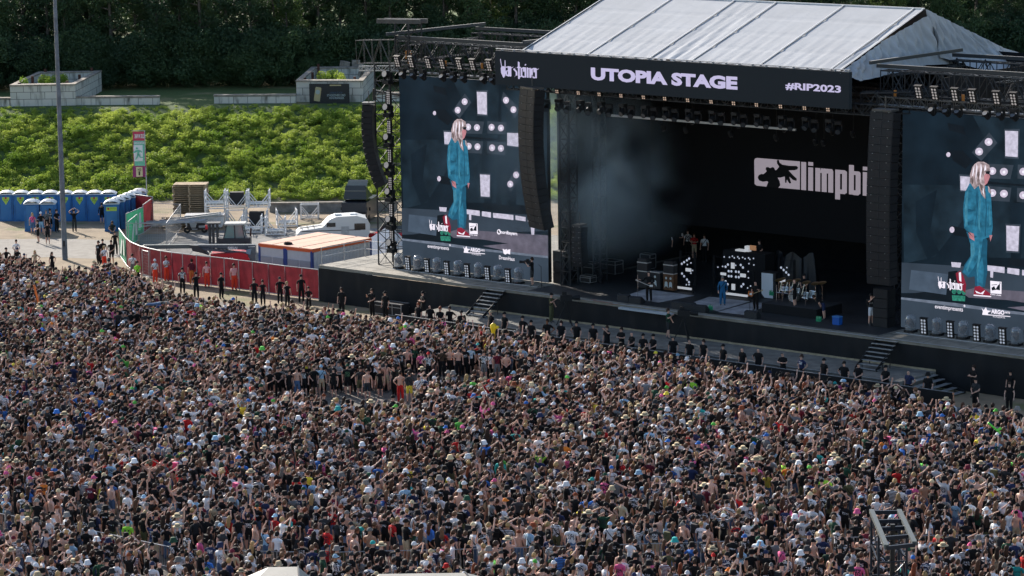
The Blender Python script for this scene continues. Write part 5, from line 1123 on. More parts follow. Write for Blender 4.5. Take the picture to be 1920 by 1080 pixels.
# ------------------------------------------------------------------ people on stage
AUD = ANG+pi
def on_deck(px, py): u, v = DP(px, py); return W(u, v, 2.4)
sg = person("singer in loose blue overalls with shaggy pale hair standing on stage", "person", on_deck(1355, 573), AUD+.7, sleeve='long', legs='long', shirt=(.02, .12, .26), pants=(.02, .12, .26), head='long', headc='grey', b=1.12, sh=True)
gt = person("guitarist in black coat with white painted face", "person", on_deck(1217, 566), AUD+.4, 'guit', 'neck', 'long', 'long', 'black', 'black', 'bald', h=1.88)
bs = person("bald bassist in black playing an orange bass", "person", on_deck(1417, 583), AUD-.1, 'neck', 'guit', 'tee', 'long', 'black', 'black', 'bald', h=1.83)
def guitar(label, host, col, rz, flip, m2):
    t = thing("electric_guitar", label, "guitar", host.location+Vector((0, 0, 1.02)), host.rotation_euler.z); s = flip
    b = MB(); b.prism([(s*(-.2)+x*s, .17, z) for x, z in ((-.22, .02), (-.18, .16), (-.05, .14), (.05, .11), (.16, .17), (.2, .1), (.1, .02), (.16, -.1), (.05, -.16), (-.08, -.14), (-.2, -.16))][::(1 if s > 0 else -1)], (0, .05, 0)); b.build("guitar_body", mat(col[0], col[1], .35), t)
    b = MB(); b.bar((s*-.1, .235, .0), (s*.62, .235, .28), .05, .03); b.box((s*.68, .235, .31), (.16, .03, .09), R=Matrix.Rotation(-s*.37, 3, 'Y')); b.build("neck", m2, t)
    b = MB(); b.box((s*(-.2), .225, 0), (.2, .01, .12)); b.build("scratch_plate", M_WHITE, t)
guitar("black guitar held by the guitarist in the black coat", gt, ("guitar_black", (.02, .02, .02)), 0, 1, M_SILV)
guitar("orange sunburst bass held by the bald bassist", bs, ("guitar_orange", (.45, .13, .03)), 0, -1, M_TIMBER)
p = on_deck(1490, 590); dm = person("bald drummer in black sitting behind the drum kit", "person", p+Vector((0, 0, .35)), ANG+pi/2+.3, 'front', 'front', 'tee', 'shorts', 'black', 'black', 'bald', h=1.8)
u, v = DP(1196, 561); t = sthing("microphone_stand", "slim microphone stand left of the guitarist", "stand", u, v, 2.4); b = MB(); b.tube((0, 0, 0), (0, 0, 1.5), .014, n=6); b.build("pole", M_CHROME, t); b = MB()
for a in range(3): b.tube((0, 0, .12), (.25*cos(a*2.1), .25*sin(a*2.1), 0), .012, n=5)
b.build("feet", M_CHROME, t); b = MB(); b.lathe([(.001, 0), (.02, .02), (.03, .14), (.001, .17)], (0, 0, 1.5), 8); b.build("microphone", M_SPK, t)
u, v = DP(1406, 588); t = sthing("microphone_stand", "slim dark microphone stand beside the bassist", "stand", u, v, 2.4); b = MB(); b.tube((0, 0, 0), (0, 0, 1.55), .014, n=6); b.build("pole", M_BLACK, t); b = MB(); b.lathe([(.15, 0), (.15, .03), (.001, .04)], (0, 0, 0), 12); b.build("foot", M_BLACK, t)
for px, py, kk in ((1232, 487, dict(label="person in black dress standing in the dark at the back of the stage", sleeve='tank', fem=True, head='long', h=1.66, armL='front', armR='front')), (1254, 484, dict(label="person in white T-shirt and grey trousers, left one of the onlookers", shirt='white', pants='grey')),
    (1274, 480, dict(label="person in white T-shirt with crossed arms among the onlookers", shirt='white', pants='black', armL='cross', armR='cross', b=1.1, h=1.88)), (1290, 482, dict(label="person in printed white T-shirt between the onlookers", shirt='white', pants='black', rn=(.9, 1, .5), pr=(.05, .05, .05), h=1.84)),
    (1302, 487, dict(label="person in red T-shirt and beige shorts among the onlookers", shirt='red', pants='beige', legs='shorts', armL='cross', armR='cross')), (1321, 491, dict(label="person in white T-shirt with bag strap, right one of the onlookers", shirt='white', pants='black', rn=(.05, .1, .2), h=1.84)), (1200, 470, dict(label="dim person at the misty left back of the stage", armL='front', armR='front'))):
    lab = kk.pop('label'); u, v = DP(px, py); v = min(v, 16.8); u = SP(px, py, v)[0]; person(lab, "person", W(u, v, 2.4), AUD+.3, group="onlookers at the back of the stage", **({'legs': 'long'} | kk))
pz = dj.location+Vector((0, 0, zt_-.95)); q_ = SP(1424, 450, 9.4); person("DJ in black cap bending over the high desk", "person", W(q_[0], 9.4, q_[1]-1.75), AUD, 'front', 'front', shirt='black', head='cap', headc='black')
b = MB(); b.box((q_[0], 9.6, (2.4+q_[1]-1.75)/2), (1.4, .9, q_[1]-1.75-2.4)); tag(b.build("dj_riser", M_STAGEBK, uvz=True), "black riser under the DJ", "riser")
person("photographer in white shorts filming with a phone at the right of the stage", "person", on_deck(1633, 610), AUD+1.2, 'phone', 'phone', 'tee', 'shorts', 'dark grey', 'white', 'short', 'black', h=1.86, pack='black', rn=(.9, .3, .5))
person("crew member bending over bottles at the right of the drum riser", "person", on_deck(1545, 600), AUD-1.2, 'front', 'front', 'tee', 'shorts', 'black', 'navy blue', 'short', lean=1.0)
person("crew member sitting in the dark behind the drum kit", "person", on_deck(1508, 578)+Vector((0, 0, .3)), AUD, 'front', 'front', head='cap', headc='black')
cp = on_deck(998, 537); cm = person("camera operator in black with shorts and shoulder camera on the stage left", "person", cp, ANG+pi/2+.4, 'cam', 'cam', 'tee', 'shorts', 'black', 'dark grey', 'short', 'dark brown', h=1.84)
def camera_obj(label, loc, rz, s=1.0):
    t = thing("video_camera", label, "camera", loc, rz, "video cameras"); b = MB(); b.box((0, 0, .1*s), (.16*s, .42*s, .2*s)); b.build("camera_body", M_SPK, t); b = MB(); b.lathe([(.05*s, 0), (.08*s, .12*s), (.09*s, .3*s), (.001, .29*s)], (0, .2*s, .1*s), 10, Matrix.Rotation(-pi/2, 3, 'X')); b.build("lens", M_SPK, t); b = MB(); b.box((-.1*s, -.05*s, .26*s), (.12*s, .16*s, .1*s)); b.tube((0, -.2*s, .1*s), (-.12*s, -.45*s, -.02*s), .012, n=5); b.build("viewfinder", M_SPK, t); return t
camera_obj("shoulder camera held by the operator on the stage left", cp+Vector((cos(ANG+pi+.4)*.3, sin(ANG+pi+.4)*.3, 1.42)), ANG+pi/2+.4)
u, v = DP(1015, 539); t = sthing("microphone_stand", "thin microphone stand beside the camera operator", "stand", u, v, 2.4); b = MB(); b.tube((0, 0, 0), (0, 0, 1.35), .016, n=6); b.tube((0, 0, 1.3), (-.3, .1, 1.4), .012, n=5); b.build("pole", M_BLACK, t); b = MB()
for a in range(3): b.tube((0, 0, .2), (.3*cos(a*2.1), .3*sin(a*2.1), 0), .012, n=5)
b.build("feet", M_BLACK, t)
# pit cameras on tripods
def tripod_cam(label, px, py, rz, z0=.9):
    u = SP(px, py, -1.0)[0]; P_0 = W(u, -1.0, z0); t = thing("camera_tripod", label+" camera tripod standing on the walkway", "tripod", P_0, rz, "camera tripods in the pit")
    for a in range(3): b = MB(); b.bar((0, 0, 1.35), (.6*cos(a*2.094+.5), .6*sin(a*2.094+.5), 0), .05); b.build("leg", M_SPK, t)
    b = MB(); b.box((0, 0, 1.4), (.16, .2, .14)); b.build("head", M_SPK, t)
    camera_obj(label+" television camera on its tripod", P_0+Vector((0, 0, 1.48)), rz, 1.7)
tripod_cam("left pit", 1062, 616, AUD+2.4); tripod_cam("right pit", 1282, 640, AUD+2.2)
person("pit camera operator in khaki at the left pit camera", "person", W(SP(1034, 608, -1.0)[0], -1.0, .9), ANG-pi/2+.2, 'front', 'cam', 'tee', 'long', 'olive', 'olive', 'cap', 'black', h=1.85)
person("pit camera operator in green shirt and grey shorts at the right pit camera", "person", W(SP(1253, 640, -1.1)[0], -1.1, .9), ANG-pi/2+.2, 'front', 'cam', 'tee', 'shorts', 'dark green', 'dark grey', 'short', 'dark brown', h=1.85, stride=.15)
# ------------------------------------------------------------------ pit crew, guards, medics
pit = [(640, 539, {}), (697, 541, dict(armL='front', armR='cam')), (722, 546, dict(head='cap', headc='black')), (793, 546, dict(armL='cross', armR='cross', head='backcap', headc='black')), (784, 567, dict(head='short', headc='red')), (806, 570, dict(head='bald', b=1.1)), (825, 575, dict(head='bun', headc='red', armL='front', armR='front')),
 (843, 574, dict(armL='akimbo')), (865, 582, dict(head='cap', headc='black')), (870, 591, {}), (920, 582, dict(head='backcap', headc='beige')), (946, 585, dict(b=1.1, head='cap', headc='black')), (980, 592, dict(armL='akimbo', head='cap', headc='black')), (996, 600, dict(head='cap', headc='black')),
 (1026, 598, dict(armL='akimbo', b=1.1, skin=4)), (1052, 601, dict(b=1.1, skin=2)), (1081, 602, dict(armR='akimbo', b=1.15, head='cap', headc='black')), (1112, 606, dict(b=1.12, head='cap', headc='black')), (1138, 610, dict(armL='phone')), (1165, 613, dict(armL='cross', armR='cross', sh=True)),
 (1185, 621, dict(armL='front', armR='front', head='bald')), (1206, 625, dict(head='cap', headc='black')), (1225, 626, dict(armL='front', armR='front', head='cap', headc='black')), (1262, 629, dict(b=1.1, head='bald', sh=True)), (1293, 635, dict(head='bald')), (1319, 636, dict(sleeve='tank', b=1.1)), (1356, 645, dict(head='cap', headc='black', b=1.1)),
 (1392, 650, dict(head='bald')), (1422, 651, dict(head='bald', armR='akimbo', b=1.1)), (1468, 659, dict(armL='cross', armR='cross', head='bald', sh=True)), (1503, 664, dict(armL='akimbo', armR='akimbo', shirt='navy blue', rn=(.9, .5, .9), sh=True)), (1545, 671.5, dict(head='backcap', headc='black', b=1.12)), (1583, 677, dict(armR='akimbo', head='cap', headc='black', b=1.15)),
 (1610, 679, dict(armL='front', armR='front', head='bald', sh=True)), (1661, 684.5, dict(armL='front', armR='front', head='cap', headc='black')), (1704, 692.5, dict(head='bald', shirt='navy blue', b=1.15, armL='akimbo')), (1740, 698, dict(head='bucket', headc='black')), (1826, 684, dict(armL='cross', armR='cross')), (1830, 708, dict(armL='front', armR='front', head='cap', headc='black', shirt='dark grey')),
 (1895, 694, dict(head='cap', headc='black', fem=True)), (1893, 716, dict(sleeve='tank', fem=True, skin=2))]
PN = ["by the left corner of the stage skirt", "holding equipment at the long flight case", "in a cap at the long flight case", "with crossed arms, standing tall at the stage foot", "with short red hair in the pit", "with shaved head and broad back right of the red-haired one", "with red hair in a bun in the pit", "with hand on hip left of the left stairs",
 "in a cap just below the left stairs", "half hidden below the left stairs", "with beige cap right of the left stairs", "second right of the left stairs, in a cap", "third right of the left stairs, hand on hip", "short one left of the left pit camera", "dark-skinned, hand on hip, before the left pit camera", "in front of the left tripod", "broad one right of the left tripod", "second right of the left tripod, in a cap",
 "raising a hand to the face right of the left tripod", "with sunglasses and crossed arms between the pit cameras", "bald with hands together between the pit cameras", "in a cap bending behind others between the pit cameras", "with cap and hands together left of the right pit camera", "with sunglasses before the right pit camera", "bald, just right of the right tripod", "in a sleeveless top right of the right tripod",
 "in a cap, third right of the right tripod", "bald and low, only the head showing", "bald and broad, middle between tripod and right stairs", "with sunglasses and crossed arms, middle of the walkway", "in navy shirt with white chest print, hands on the barrier", "with cap turned back left of the right stairs", "broad, hand on hip, left of the right stairs", "bald with sunglasses at the foot of the right stairs",
 "in a cap right of the right stairs", "in navy shirt by the end of the walkway", "in a bucket hat before the low stairs", "with crossed arms against the dark skirt at the far right", "in dark grey shirt and cap at the far right", "in a cap by the right picture edge", "in a black tank top by the right picture edge"]
for (hx_, hy_, kk), pn in zip(pit, PN):
    zf = .0 if (hx_ < 880 and hx_ != 793) or hx_ > 1750 else .2; h_ = kk.pop('h', 1.84 if not kk.get('fem') else 1.7); kk = {'legs': 'long', 'pants': 'black', 'shirt': 'black', 'h': h_} | kk; kk['b'] = kk.get('b', 1.0)*1.12; hd_ = kk.get('head', 'short')
    person("security person in black "+pn, "person", on_ground(hx_, hy_, h_, zf), AUD+rnd.uniform(-.35, .35), group="security crew in black in the stage pit", **kk)
MEDR = (.85, .07, .03); TOV = pi+.35
med = [(290, 485.5, dict(label="medic in white polo, white cap and red trousers by the red fence", shirt='white', pants=MEDR, head='cap', headc='white', h=1.68, fem=True)), (311, 480, dict(label="medic in white polo with crossed arms and red trousers", shirt='white', pants=MEDR, armL='cross', armR='cross')),
 (341, 501.5, dict(label="guard in black printed T-shirt and cap, first from the left at the red fence", head='cap', headc='black', rn=(.9, 1, .4))), (359, 485, dict(label="rescuer seen from behind with a maroon backpack and orange trousers", shirt='maroon', pants=(.75, .2, .05), pack='maroon', face=0.2)), (367, 510, dict(label="guard in black with cap stretching an arm right at the red fence", head='cap', headc='black', armL='point')),
 (387, 490.5, dict(label="medic in red reflective vest and red trousers beside the stretched arm", shirt=MEDR, pants=MEDR, pr=(.8, .8, .8), rn=(.3, .3, .99))), (414, 511, dict(label="guard in black and cap between the two medics in vests", head='cap', headc='black')), (438, 494, dict(label="broad medic in red vest with silver bands and red trousers", shirt=MEDR, pants=MEDR, b=1.12, pr=(.8, .8, .8), rn=(.3, .3, .99), h=1.84)),
 (476, 522, dict(label="crew member in black with short dark hair, left pair at the red fence", )), (492, 525, dict(label="crew member in black tank top, right one of the left pair", sleeve='tank', h=1.68, fem=True, head='bun')), (524, 519, dict(label="crew member in black, cap and hand on hip at the red fence", armL='akimbo', head='cap', headc='dark grey')), (538, 527.5, dict(label="blond crew member in black tank top at the red fence", sleeve='tank', head='short', headc='blond', fem=True, h=1.72)),
 (564, 514.5, dict(label="tall crew member in black, cap and hand on hip near the stage corner", head='cap', headc='black', h=1.92)), (578, 537, dict(label="short crew member in black next to the tall one near the stage corner", h=1.66, fem=True, armL='front', armR='front')),
 (267, 467, dict(label="person in black leaning at the red fence looking down", lean=.25, armL='front', armR='front')), (257, 489, dict(label="steward in yellow reflective vest at the crowd's corner", shirt='lime green', pants='black')), (248, 473, dict(label="person in white shirt bending by the red fence", shirt='white', pants='grey', legs='shorts', lean=.4)),
 (208, 450, dict(label="person in black T-shirt and shorts using a phone by the green fence", legs='shorts', armL='front', armR='front')), (215, 433, dict(label="person in black T-shirt squeezed against the green fence end", h=1.75)), (184, 451, dict(label="heavy person in black T-shirt, left of three at the crowd edge", b=1.15, rn=(.9, .4, .9), face=2.4)), (192, 448, dict(label="person in black cap behind the heavy one at the crowd edge", head='cap', headc='black')),
 (195, 461, dict(label="blond ponytailed person in white top and red trousers at the crowd edge", shirt='white', pants=MEDR, head='tail', headc='blond', fem=True, h=1.68)),
 (30, 449, dict(label="person in white T-shirt at the far left crowd edge", shirt='white', armL='front', armR='front')), (11, 464, dict(label="person in black tank top, hands on hips, far left", sleeve='tank', legs='shorts', armL='akimbo', armR='akimbo', head='backcap', headc='black')), (32, 464, dict(label="person in black tank top right of the far left pair", sleeve='tank', legs='shorts', head='cap', headc='navy blue')), (45, 475, dict(label="person with cap at the far left crowd edge", head='cap', headc='navy blue', sleeve='tank')),
 (65, 469, dict(label="pale blond person with hands on hips at the crowd edge", head='long', headc='blond', fem=True, sleeve='tank', armL='akimbo', shirt='beige', h=1.68)), (97, 472, dict(label="long brown-haired person with elbow out at the crowd edge", head='long', headc='brown', fem=True, armL='akimbo', sleeve='tank', h=1.68))]
for hx_, hy_, kk in med:
    kk = {'legs': 'long', 'pants': 'black', 'shirt': 'black', 'h': 1.78} | kk; lab = kk.pop('label'); f_ = kk.pop('face', None); person(lab, "person", on_ground(hx_, hy_, kk['h']), TOV+rnd.uniform(-.5, .5) if f_ is None else f_, group="medics, guards and bystanders left of the stage", **kk)
foot_ = [(62, 440, dict(label="blond person in pink top and denim shorts before the blue toilet cabins", fem=True, head='long', headc='blond', shirt='pink', pants='denim blue', sleeve='tank', h=1.68)), (72, 456, dict(label="person in black T-shirt and shorts with phone in the toilet queue", armL='front', armR='front', h=1.76, face=2)), (78, 440, dict(label="person in white cap and black top leaning on a blue toilet cabin", head='cap', headc='white', pants='light blue')),
 (88, 436, dict(label="person in grey top in front of the toilet cabins", shirt='grey', head='backcap', headc='grey')), (95, 434, dict(label="person in dark patterned top with bag by the toilet cabins", shirt='dark grey', rn=(.05, .96, .2), head='bun')), (90, 458, dict(label="long-haired person in black dress walking from the toilet queue", fem=True, head='long', headc='brown', h=1.68)), (107, 436, dict(label="person in long black clothes beside the lamp mast", legs='long', armL='front', armR='front', h=1.8)),
 (140, 435, dict(label="person with both hands behind the head and wide patterned trousers", legs='long', pants='dark grey', shirt='black', armL='head', armR='head', sleeve='tank', h=1.75)), (192, 421, dict(label="person in dark jacket with rucksack facing a blue toilet cabin", face=.2, pack='black', sleeve='long', h=1.72))]
for px, py, kk in foot_:
    kk = {'legs': 'shorts', 'pants': 'black', 'shirt': 'black', 'h': 1.75} | kk; lab = kk.pop('label'); f_ = kk.pop('face', TOV+rnd.uniform(-.6, .6)); person(lab, "person", G(px, py, 0), f_, group="people by the toilet cabins", **kk)
p = G(210, 438, 0); person("person crouching in the shade of the right toilet cabins", "person", p-Vector((0, 0, .75)), TOV, 'front', 'front', 'tank', 'shorts', 'dark grey', 'denim blue', 'long', 'brown', lean=.3)
# ------------------------------------------------------------------ the crowd
POLY = [(-60, 482), (40, 478), (110, 503), (165, 500), (200, 484), (232, 500), (262, 516), (300, 530), (340, 546), (400, 560), (470, 567), (540, 568), (600, 575), (660, 585), (720, 592), (790, 597), (850, 604), (900, 611), (960, 618), (1040, 630), (1120, 641), (1200, 653), (1290, 668), (1400, 687), (1500, 699), (1600, 714), (1680, 723), (1760, 743), (1830, 757), (2000, 777), (2010, 1150), (-90, 1150)]
HOLES = [[(500, 742), (590, 742), (620, 735), (700, 733), (778, 744), (790, 775), (760, 806), (640, 806), (585, 790), (500, 790)],
         [(745, 706), (860, 702), (960, 706), (985, 735), (960, 757), (840, 757), (745, 735)],
         [(480, 738), (590, 745), (585, 768), (500, 768)],
         [(170, 630), (280, 628), (290, 655), (180, 660)],
         ]
PW = []
for x, y in POLY:
    p = G(x, y, 1.7); PW.append((p.x, p.y))
TCT = G(1674, 990, 6.0); HW = [[(p.x, p.y) for p in (G(x, y, 0) for x, y in h)] for h in HOLES]
def inside(x, y, P):
    c = False; j = len(P)-1
    for i in range(len(P)):
        if (P[i][1] > y) != (P[j][1] > y) and x < (P[j][0]-P[i][0])*(y-P[i][1])/(P[j][1]-P[i][1])+P[i][0]: c = not c
        j = i
    return c
# line of crowd barriers with a narrow free strip behind it
BL = [G(x, y, 1.1) for x, y in ((-60, 952), (150, 990), (340, 1030), (600, 1036), (900, 1029), (1300, 1017), (1700, 1004), (1980, 1003))]
BL = [Vector((p.x, p.y, 0)) for p in BL]
def near_barrier(x, y):
    p = Vector((x, y, 0))
    for a, b_ in zip(BL, BL[1:]):
        d = b_-a; t = (p-a).dot(d)/d.length_squared
        if -.02 <= t <= 1.02:
            q = p-(a+d*t)
            if q.length < (.5 if q.y > 0 else (1.1 if any(a_ < x < b2 for a_, b2 in ((-19, -13.5), (-6, -2), (4.5, 9), (14.5, 20))) else .3)): return True
    return False
SHIRTS = [('black', 58), ('dark grey', 8), ('white', 15), ('grey', 4), ('navy blue', 4), ('maroon', 3), ('red', 1.6), ('bright blue', 1.2), ('dark green', 1.6), ('light green', .4), ('olive', 1.6), ('teal', .8), ('pink', 1), ('yellow', .5), ('beige', 1.6), ('light blue', 1.6), ('lime green', .15), ('orange', .3), ('bare', 8)]
HEADK = [('short', 40), ('long', 15), ('bun', 4), ('tail', 5), ('cap', 15), ('backcap', 9), ('bucket', 7), ('straw', 1.6), ('bald', 2)]
HATC = [('black', 42), ('dark grey', 9), ('grey', 8), ('white', 9), ('navy blue', 6), ('red', 3.5), ('beige', 6), ('dark green', 2), ('light green', .6), ('bright blue', 2), ('pink', 1), ('maroon', 1.5), ('light blue', 2), ('yellow', .5), ('teal', .5), ('orange', .3)]
HAIRW = [('dark brown', 36), ('black', 14), ('brown', 24), ('light brown', 12), ('blond', 11), ('red', 2), ('grey', 1)]
POSES = [(('down', 'down'), 55), (('front', 'front'), 12), (('cross', 'cross'), 5), (('up', 'down'), 1.6), (('down', 'up'), 1.8), (('vup', 'vup'), 1.2), (('head', 'head'), 2), (('phone', 'phone'), 2), (('akimbo', 'akimbo'), 4), (('down', 'point'), 2), (('head', 'down'), 2)]
def pick(r, T):
    s = r.random()*sum(w_ for _, w_ in T)
    for k, w_ in T:
        s -= w_
        if s <= 0: return k
    return T[-1][0]
protos = []; pidx = {}
def proto(arms, sl, lg, head, pack, fem):
    k = (arms, sl, lg, head, pack, fem)
    if k not in pidx:
        bm = bmesh.new(); bm.from_mesh(body(arms[0], arms[1], sl, lg, 0, 0.0, 1.0, fem))
        mats_ = list(BODY_MATS)
        for hk in ([head] if head != 'bald' else [])+(['pack'] if pack else []):
            h_ = HEADS[hk]; off = len(mats_); mats_ += list(h_.materials); nf = len(bm.faces); bm.from_mesh(h_); bm.faces.ensure_lookup_table()
            for f in bm.faces[nf:]: f.material_index += off
        me = bpy.data.meshes.new("person"); bm.to_mesh(me); bm.free()
        for mm in mats_: me.materials.append(mm)
        pidx[k] = len(protos); protos.append(me)
    return pidx[k]
ppl = []; r = random.Random(42)
ya, yb = 112.0, 212.0; y = ya; k = 0
while y < yb:
    sp = (.69 if y < 134 else .63 if y < 150 else .58 if y < 165 else .54); k += 1
    x = -48+(k % 2)*sp/2
    while x < 48:
        X, Y = x+r.uniform(-.24, .24)*sp/.56, y+r.uniform(-.22, .22)
        if abs(X)/Y < .19 and inside(X, Y, PW) and not any(inside(X, Y, h) for h in HW) and not near_barrier(X, Y) and (abs(X-TCT.x) > 1.0 or abs(Y-TCT.y+.5) > 2.6) and r.random() < (.86 if y < 140 else .92)*(.86+.14*sin(X*.9+1.3*sin(Y*.5))*sin(Y*.7+X*.2)): ppl.append((X, Y))
        x += sp
    y += sp*.9
ppl.sort(key=lambda p: p[1])
def attrs(r, far=0):
    sh = pick(r, SHIRTS); hd = pick(r, HEADK); fem = hd in ('long', 'bun', 'tail') and r.random() < .8
    return dict(shirt=sh, head=hd, headc=pick(r, HATC) if hd in ('cap', 'backcap', 'bucket') else ('beige' if hd == 'straw' else pick(r, HAIRW)),
        arms=pick(r, POSES), pack=(pick(r, [('black', 5), ('dark grey', 2), ('pink', .6), ('navy blue', 1), ('olive', 1)]) if r.random() < .05 else None),
        sleeve='bare' if sh == 'bare' else pick(r, [('tee', 7), ('tank', 5), ('long', .6)]), legs=pick(r, [('shorts', 6), ('long', 4)]),
        pants=pick(r, [('black', 5), ('denim blue', 3), ('olive', 1), ('beige', 1), ('dark grey', 2)]), skin=pick(r, [(0, 4), (1, 3), (2, 3), (3, 1), (4, .4)]), fem=fem,
        h=(r.gauss(1.66, .06) if fem else r.gauss(1.79, .08)), yaw=r.gauss(0, .28)+(r.choice((-1, 1, 2))*1.3 if r.random() < .07 else 0), rn=(r.random(), r.random(), r.random()), b=r.choice((.95, 1, 1.0, 1.12)))
NIND = 185
vis = [p for p in ppl if abs(p[0]/p[1]) < .1705 and p[1] > 118.6]
# only those whose head is inside the picture count as individuals
def head_px(X, Y, h): 
    d = Vector((X, Y, h))-C3; z = d.dot(_f); return 960+FPX*d.dot(_r)/z, 540-FPX*d.dot(_u)/z
ind = []
for p in vis:
    hx, hy = head_px(p[0], p[1], 1.78)
    if 3 < hx < 1917 and hy < 1074: ind.append(p)
    if len(ind) >= NIND: break
iset = set(ind)
P_ = []; ROT = []; SCL = []; PID = []; EX = {k: [] for k in ('c_skin', 'c_shirt', 'c_pants', 'c_hair', 'c_hat', 'c_bag', 'c_rnd', 'c_print')}
for p in ppl:
    if p in iset: continue
    a = attrs(r); 
    # fewer distinct figures: simplify rare combinations
    sl = a['sleeve']; lg = a['legs'] if a['arms'] == ('down', 'down') else 'shorts'
    # people close to the stage raise more arms
    dst = (Vector((p[0], p[1], 0))-O0).dot(VV)
    if dst > -14 and r.random() < .09: a['arms'] = pick(r, [(('up', 'down'), 3), (('down', 'up'), 3), (('vup', 'vup'), 2), (('phone', 'phone'), 1)])
    if a['pack']: sl = 'tee' if sl != 'bare' else sl
    PID.append(proto(a['arms'], sl, lg, a['head'], bool(a['pack']) and a['arms'] == ('down', 'down'), a['fem']))
    s = a['h']/1.78; P_.append((p[0], p[1], 0)); ROT.append((0, 0, FACE_STAGE+a['yaw'])); SCL.append((s*r.uniform(1.04, 1.2), s*r.uniform(.95, 1.1), s))
    jf = [r.uniform(.75, 1.35) for _ in range(9)]; jc = [0]
    def j(c):
        jc[0] += 1; return tuple(min(.85, x_*jf[jc[0]]) for x_ in c)
    EX['c_skin'].append((*SKINC[a['skin']], 1)); EX['c_shirt'].append((*j(PAL.get(a['shirt'], (.5, .3, .2))), 1)); EX['c_pants'].append((*j(PAL[a['pants']]), 1))
    hc = HAIRC.get(a['headc']) or PAL[a['headc']]; EX['c_hair'].append((*j(hc), 1)); EX['c_hat'].append((*j(hc if a['headc'] != 'beige' else (.55, .44, .27)), 1)); EX['c_bag'].append((*PAL[a['pack'] or 'black'], 1))
    EX['c_rnd'].append((*a['rn'], 1)); EX['c_print'].append((*((.65, .65, .68) if a['shirt'] in ('black', 'dark grey', 'navy blue', 'maroon') else (.03, .03, .04)), 1))
crowd = scatter_gn("crowd", P_, ROT, SCL, PID, pool("crowd_pool", protos), EX)
tag(crowd, "dense festival crowd filling the field, seen from behind and above", "crowd", kind="stuff")
print("crowd", len(P_), "protos", len(protos), "ind", len(ind))
# individuals: the nearest rows along the bottom edge
hn = {'short': 'short %s hair', 'long': 'long %s hair', 'bun': '%s hair in a bun', 'tail': '%s ponytail', 'cap': '%s cap', 'backcap': '%s cap turned back', 'bucket': '%s bucket hat', 'straw': 'straw hat', 'bald': 'shaved head'}
an = {('down', 'down'): '', ('front', 'front'): ', hands together', ('cross', 'cross'): ', arms crossed', ('up', 'down'): ', left arm up', ('down', 'up'): ', right arm up', ('vup', 'vup'): ', both arms up', ('head', 'head'): ', hands on head',
      ('phone', 'phone'): ', holding hands before face', ('akimbo', 'akimbo'): ', hands on hips', ('down', 'point'): ', pointing ahead', ('head', 'down'): ', one hand on head'}
def zone_near(px):
    z = [(110, "at the left picture corner"), (290, "in the lower left crowd"), (460, "left of the grey pavilion"), (600, "at the grey pavilion roof"), (720, "between the two pavilion roofs"), (900, "at the white pavilion roof"),
         (1040, "right of the white pavilion"), (1200, "at the bottom right of centre"), (1340, "lower right of centre"), (1480, "left of the loudspeaker tower"), (1640, "left of the dark tower"), (1760, "right of the dark tower"), (1921, "at the right picture corner")]
    for m_, s in z:
        if px < m_: return s
used = set(); rowk = {}
for p in ind:
    hx, hy = head_px(p[0], p[1], 1.78); zn = zone_near(hx); dep = "nearest row" if hy > 1050 else "second row" if hy > 1028 else "third row"
    for tr in range(60):
        a = attrs(r); lab = "%s%s%s, %s" % (("bare-backed person" if a['shirt'] == 'bare' else "person in %s %s" % (a['shirt'], {'tee': 'T-shirt', 'tank': 'tank top', 'long': 'long sleeves', 'bare': ''}[a['sleeve']])),
                " with "+hn[a['head']] % a['headc'] if '%' in hn[a['head']] else " with "+hn[a['head']], an[a['arms']] + (", %s backpack" % a['pack'] if a['pack'] else ""), zn)
        if lab not in used and len(lab.split()) <= 16: break
    used.add(lab); dark = a['shirt'] in ('black', 'dark grey', 'navy blue', 'maroon')
    person(lab, "person", (p[0], p[1], 0), FACE_STAGE+a['yaw'], a['arms'][0], a['arms'][1], a['sleeve'], a['legs'], a['shirt'] if a['shirt'] != 'bare' else 'white', a['pants'], a['head'], a['headc'], a['skin'], a['h'], b=1.0, fem=a['fem'],
           group="people in the nearest rows of the crowd", pack=a['pack'], rn=a['rn'], pr=(.65, .65, .68) if dark else (.03, .03, .04))
# crowd barriers (parts: frame, bars)
M_STEEL = mat("galvanised_steel", (.45, .46, .47), .45, metal=.7, nz=.2); 
bar_mesh = None
def barrier_parts(parent, L=2.3):
    b = MB(); b.tube((-L/2, 0, 1.1), (L/2, 0, 1.1), .024, n=6); b.tube((-L/2, 0, .2), (L/2, 0, .2), .02, n=6)
    for s in (-1, 1): b.tube((s*L/2, 0, 0), (s*L/2, 0, 1.1), .024, n=6); b.box((s*(L/2-.15), 0, .02), (.08, .6, .03))
    b.build("frame", M_STEEL, parent); c = MB()
    for k in range(15): c.tube((-L/2+L*(k+1)/16, 0, .2), (-L/2+L*(k+1)/16, 0, 1.1), .009, n=5)
    c.build("bars", M_STEEL, parent)
first = None; nb = 0
tot = []
for a, b_ in zip(BL, BL[1:]):
    d = b_-a; L = d.length; n = max(1, round(L/2.4))
    for i in range(n): tot.append((a+d*((i+.5)/n), atan2(d.y, d.x)))
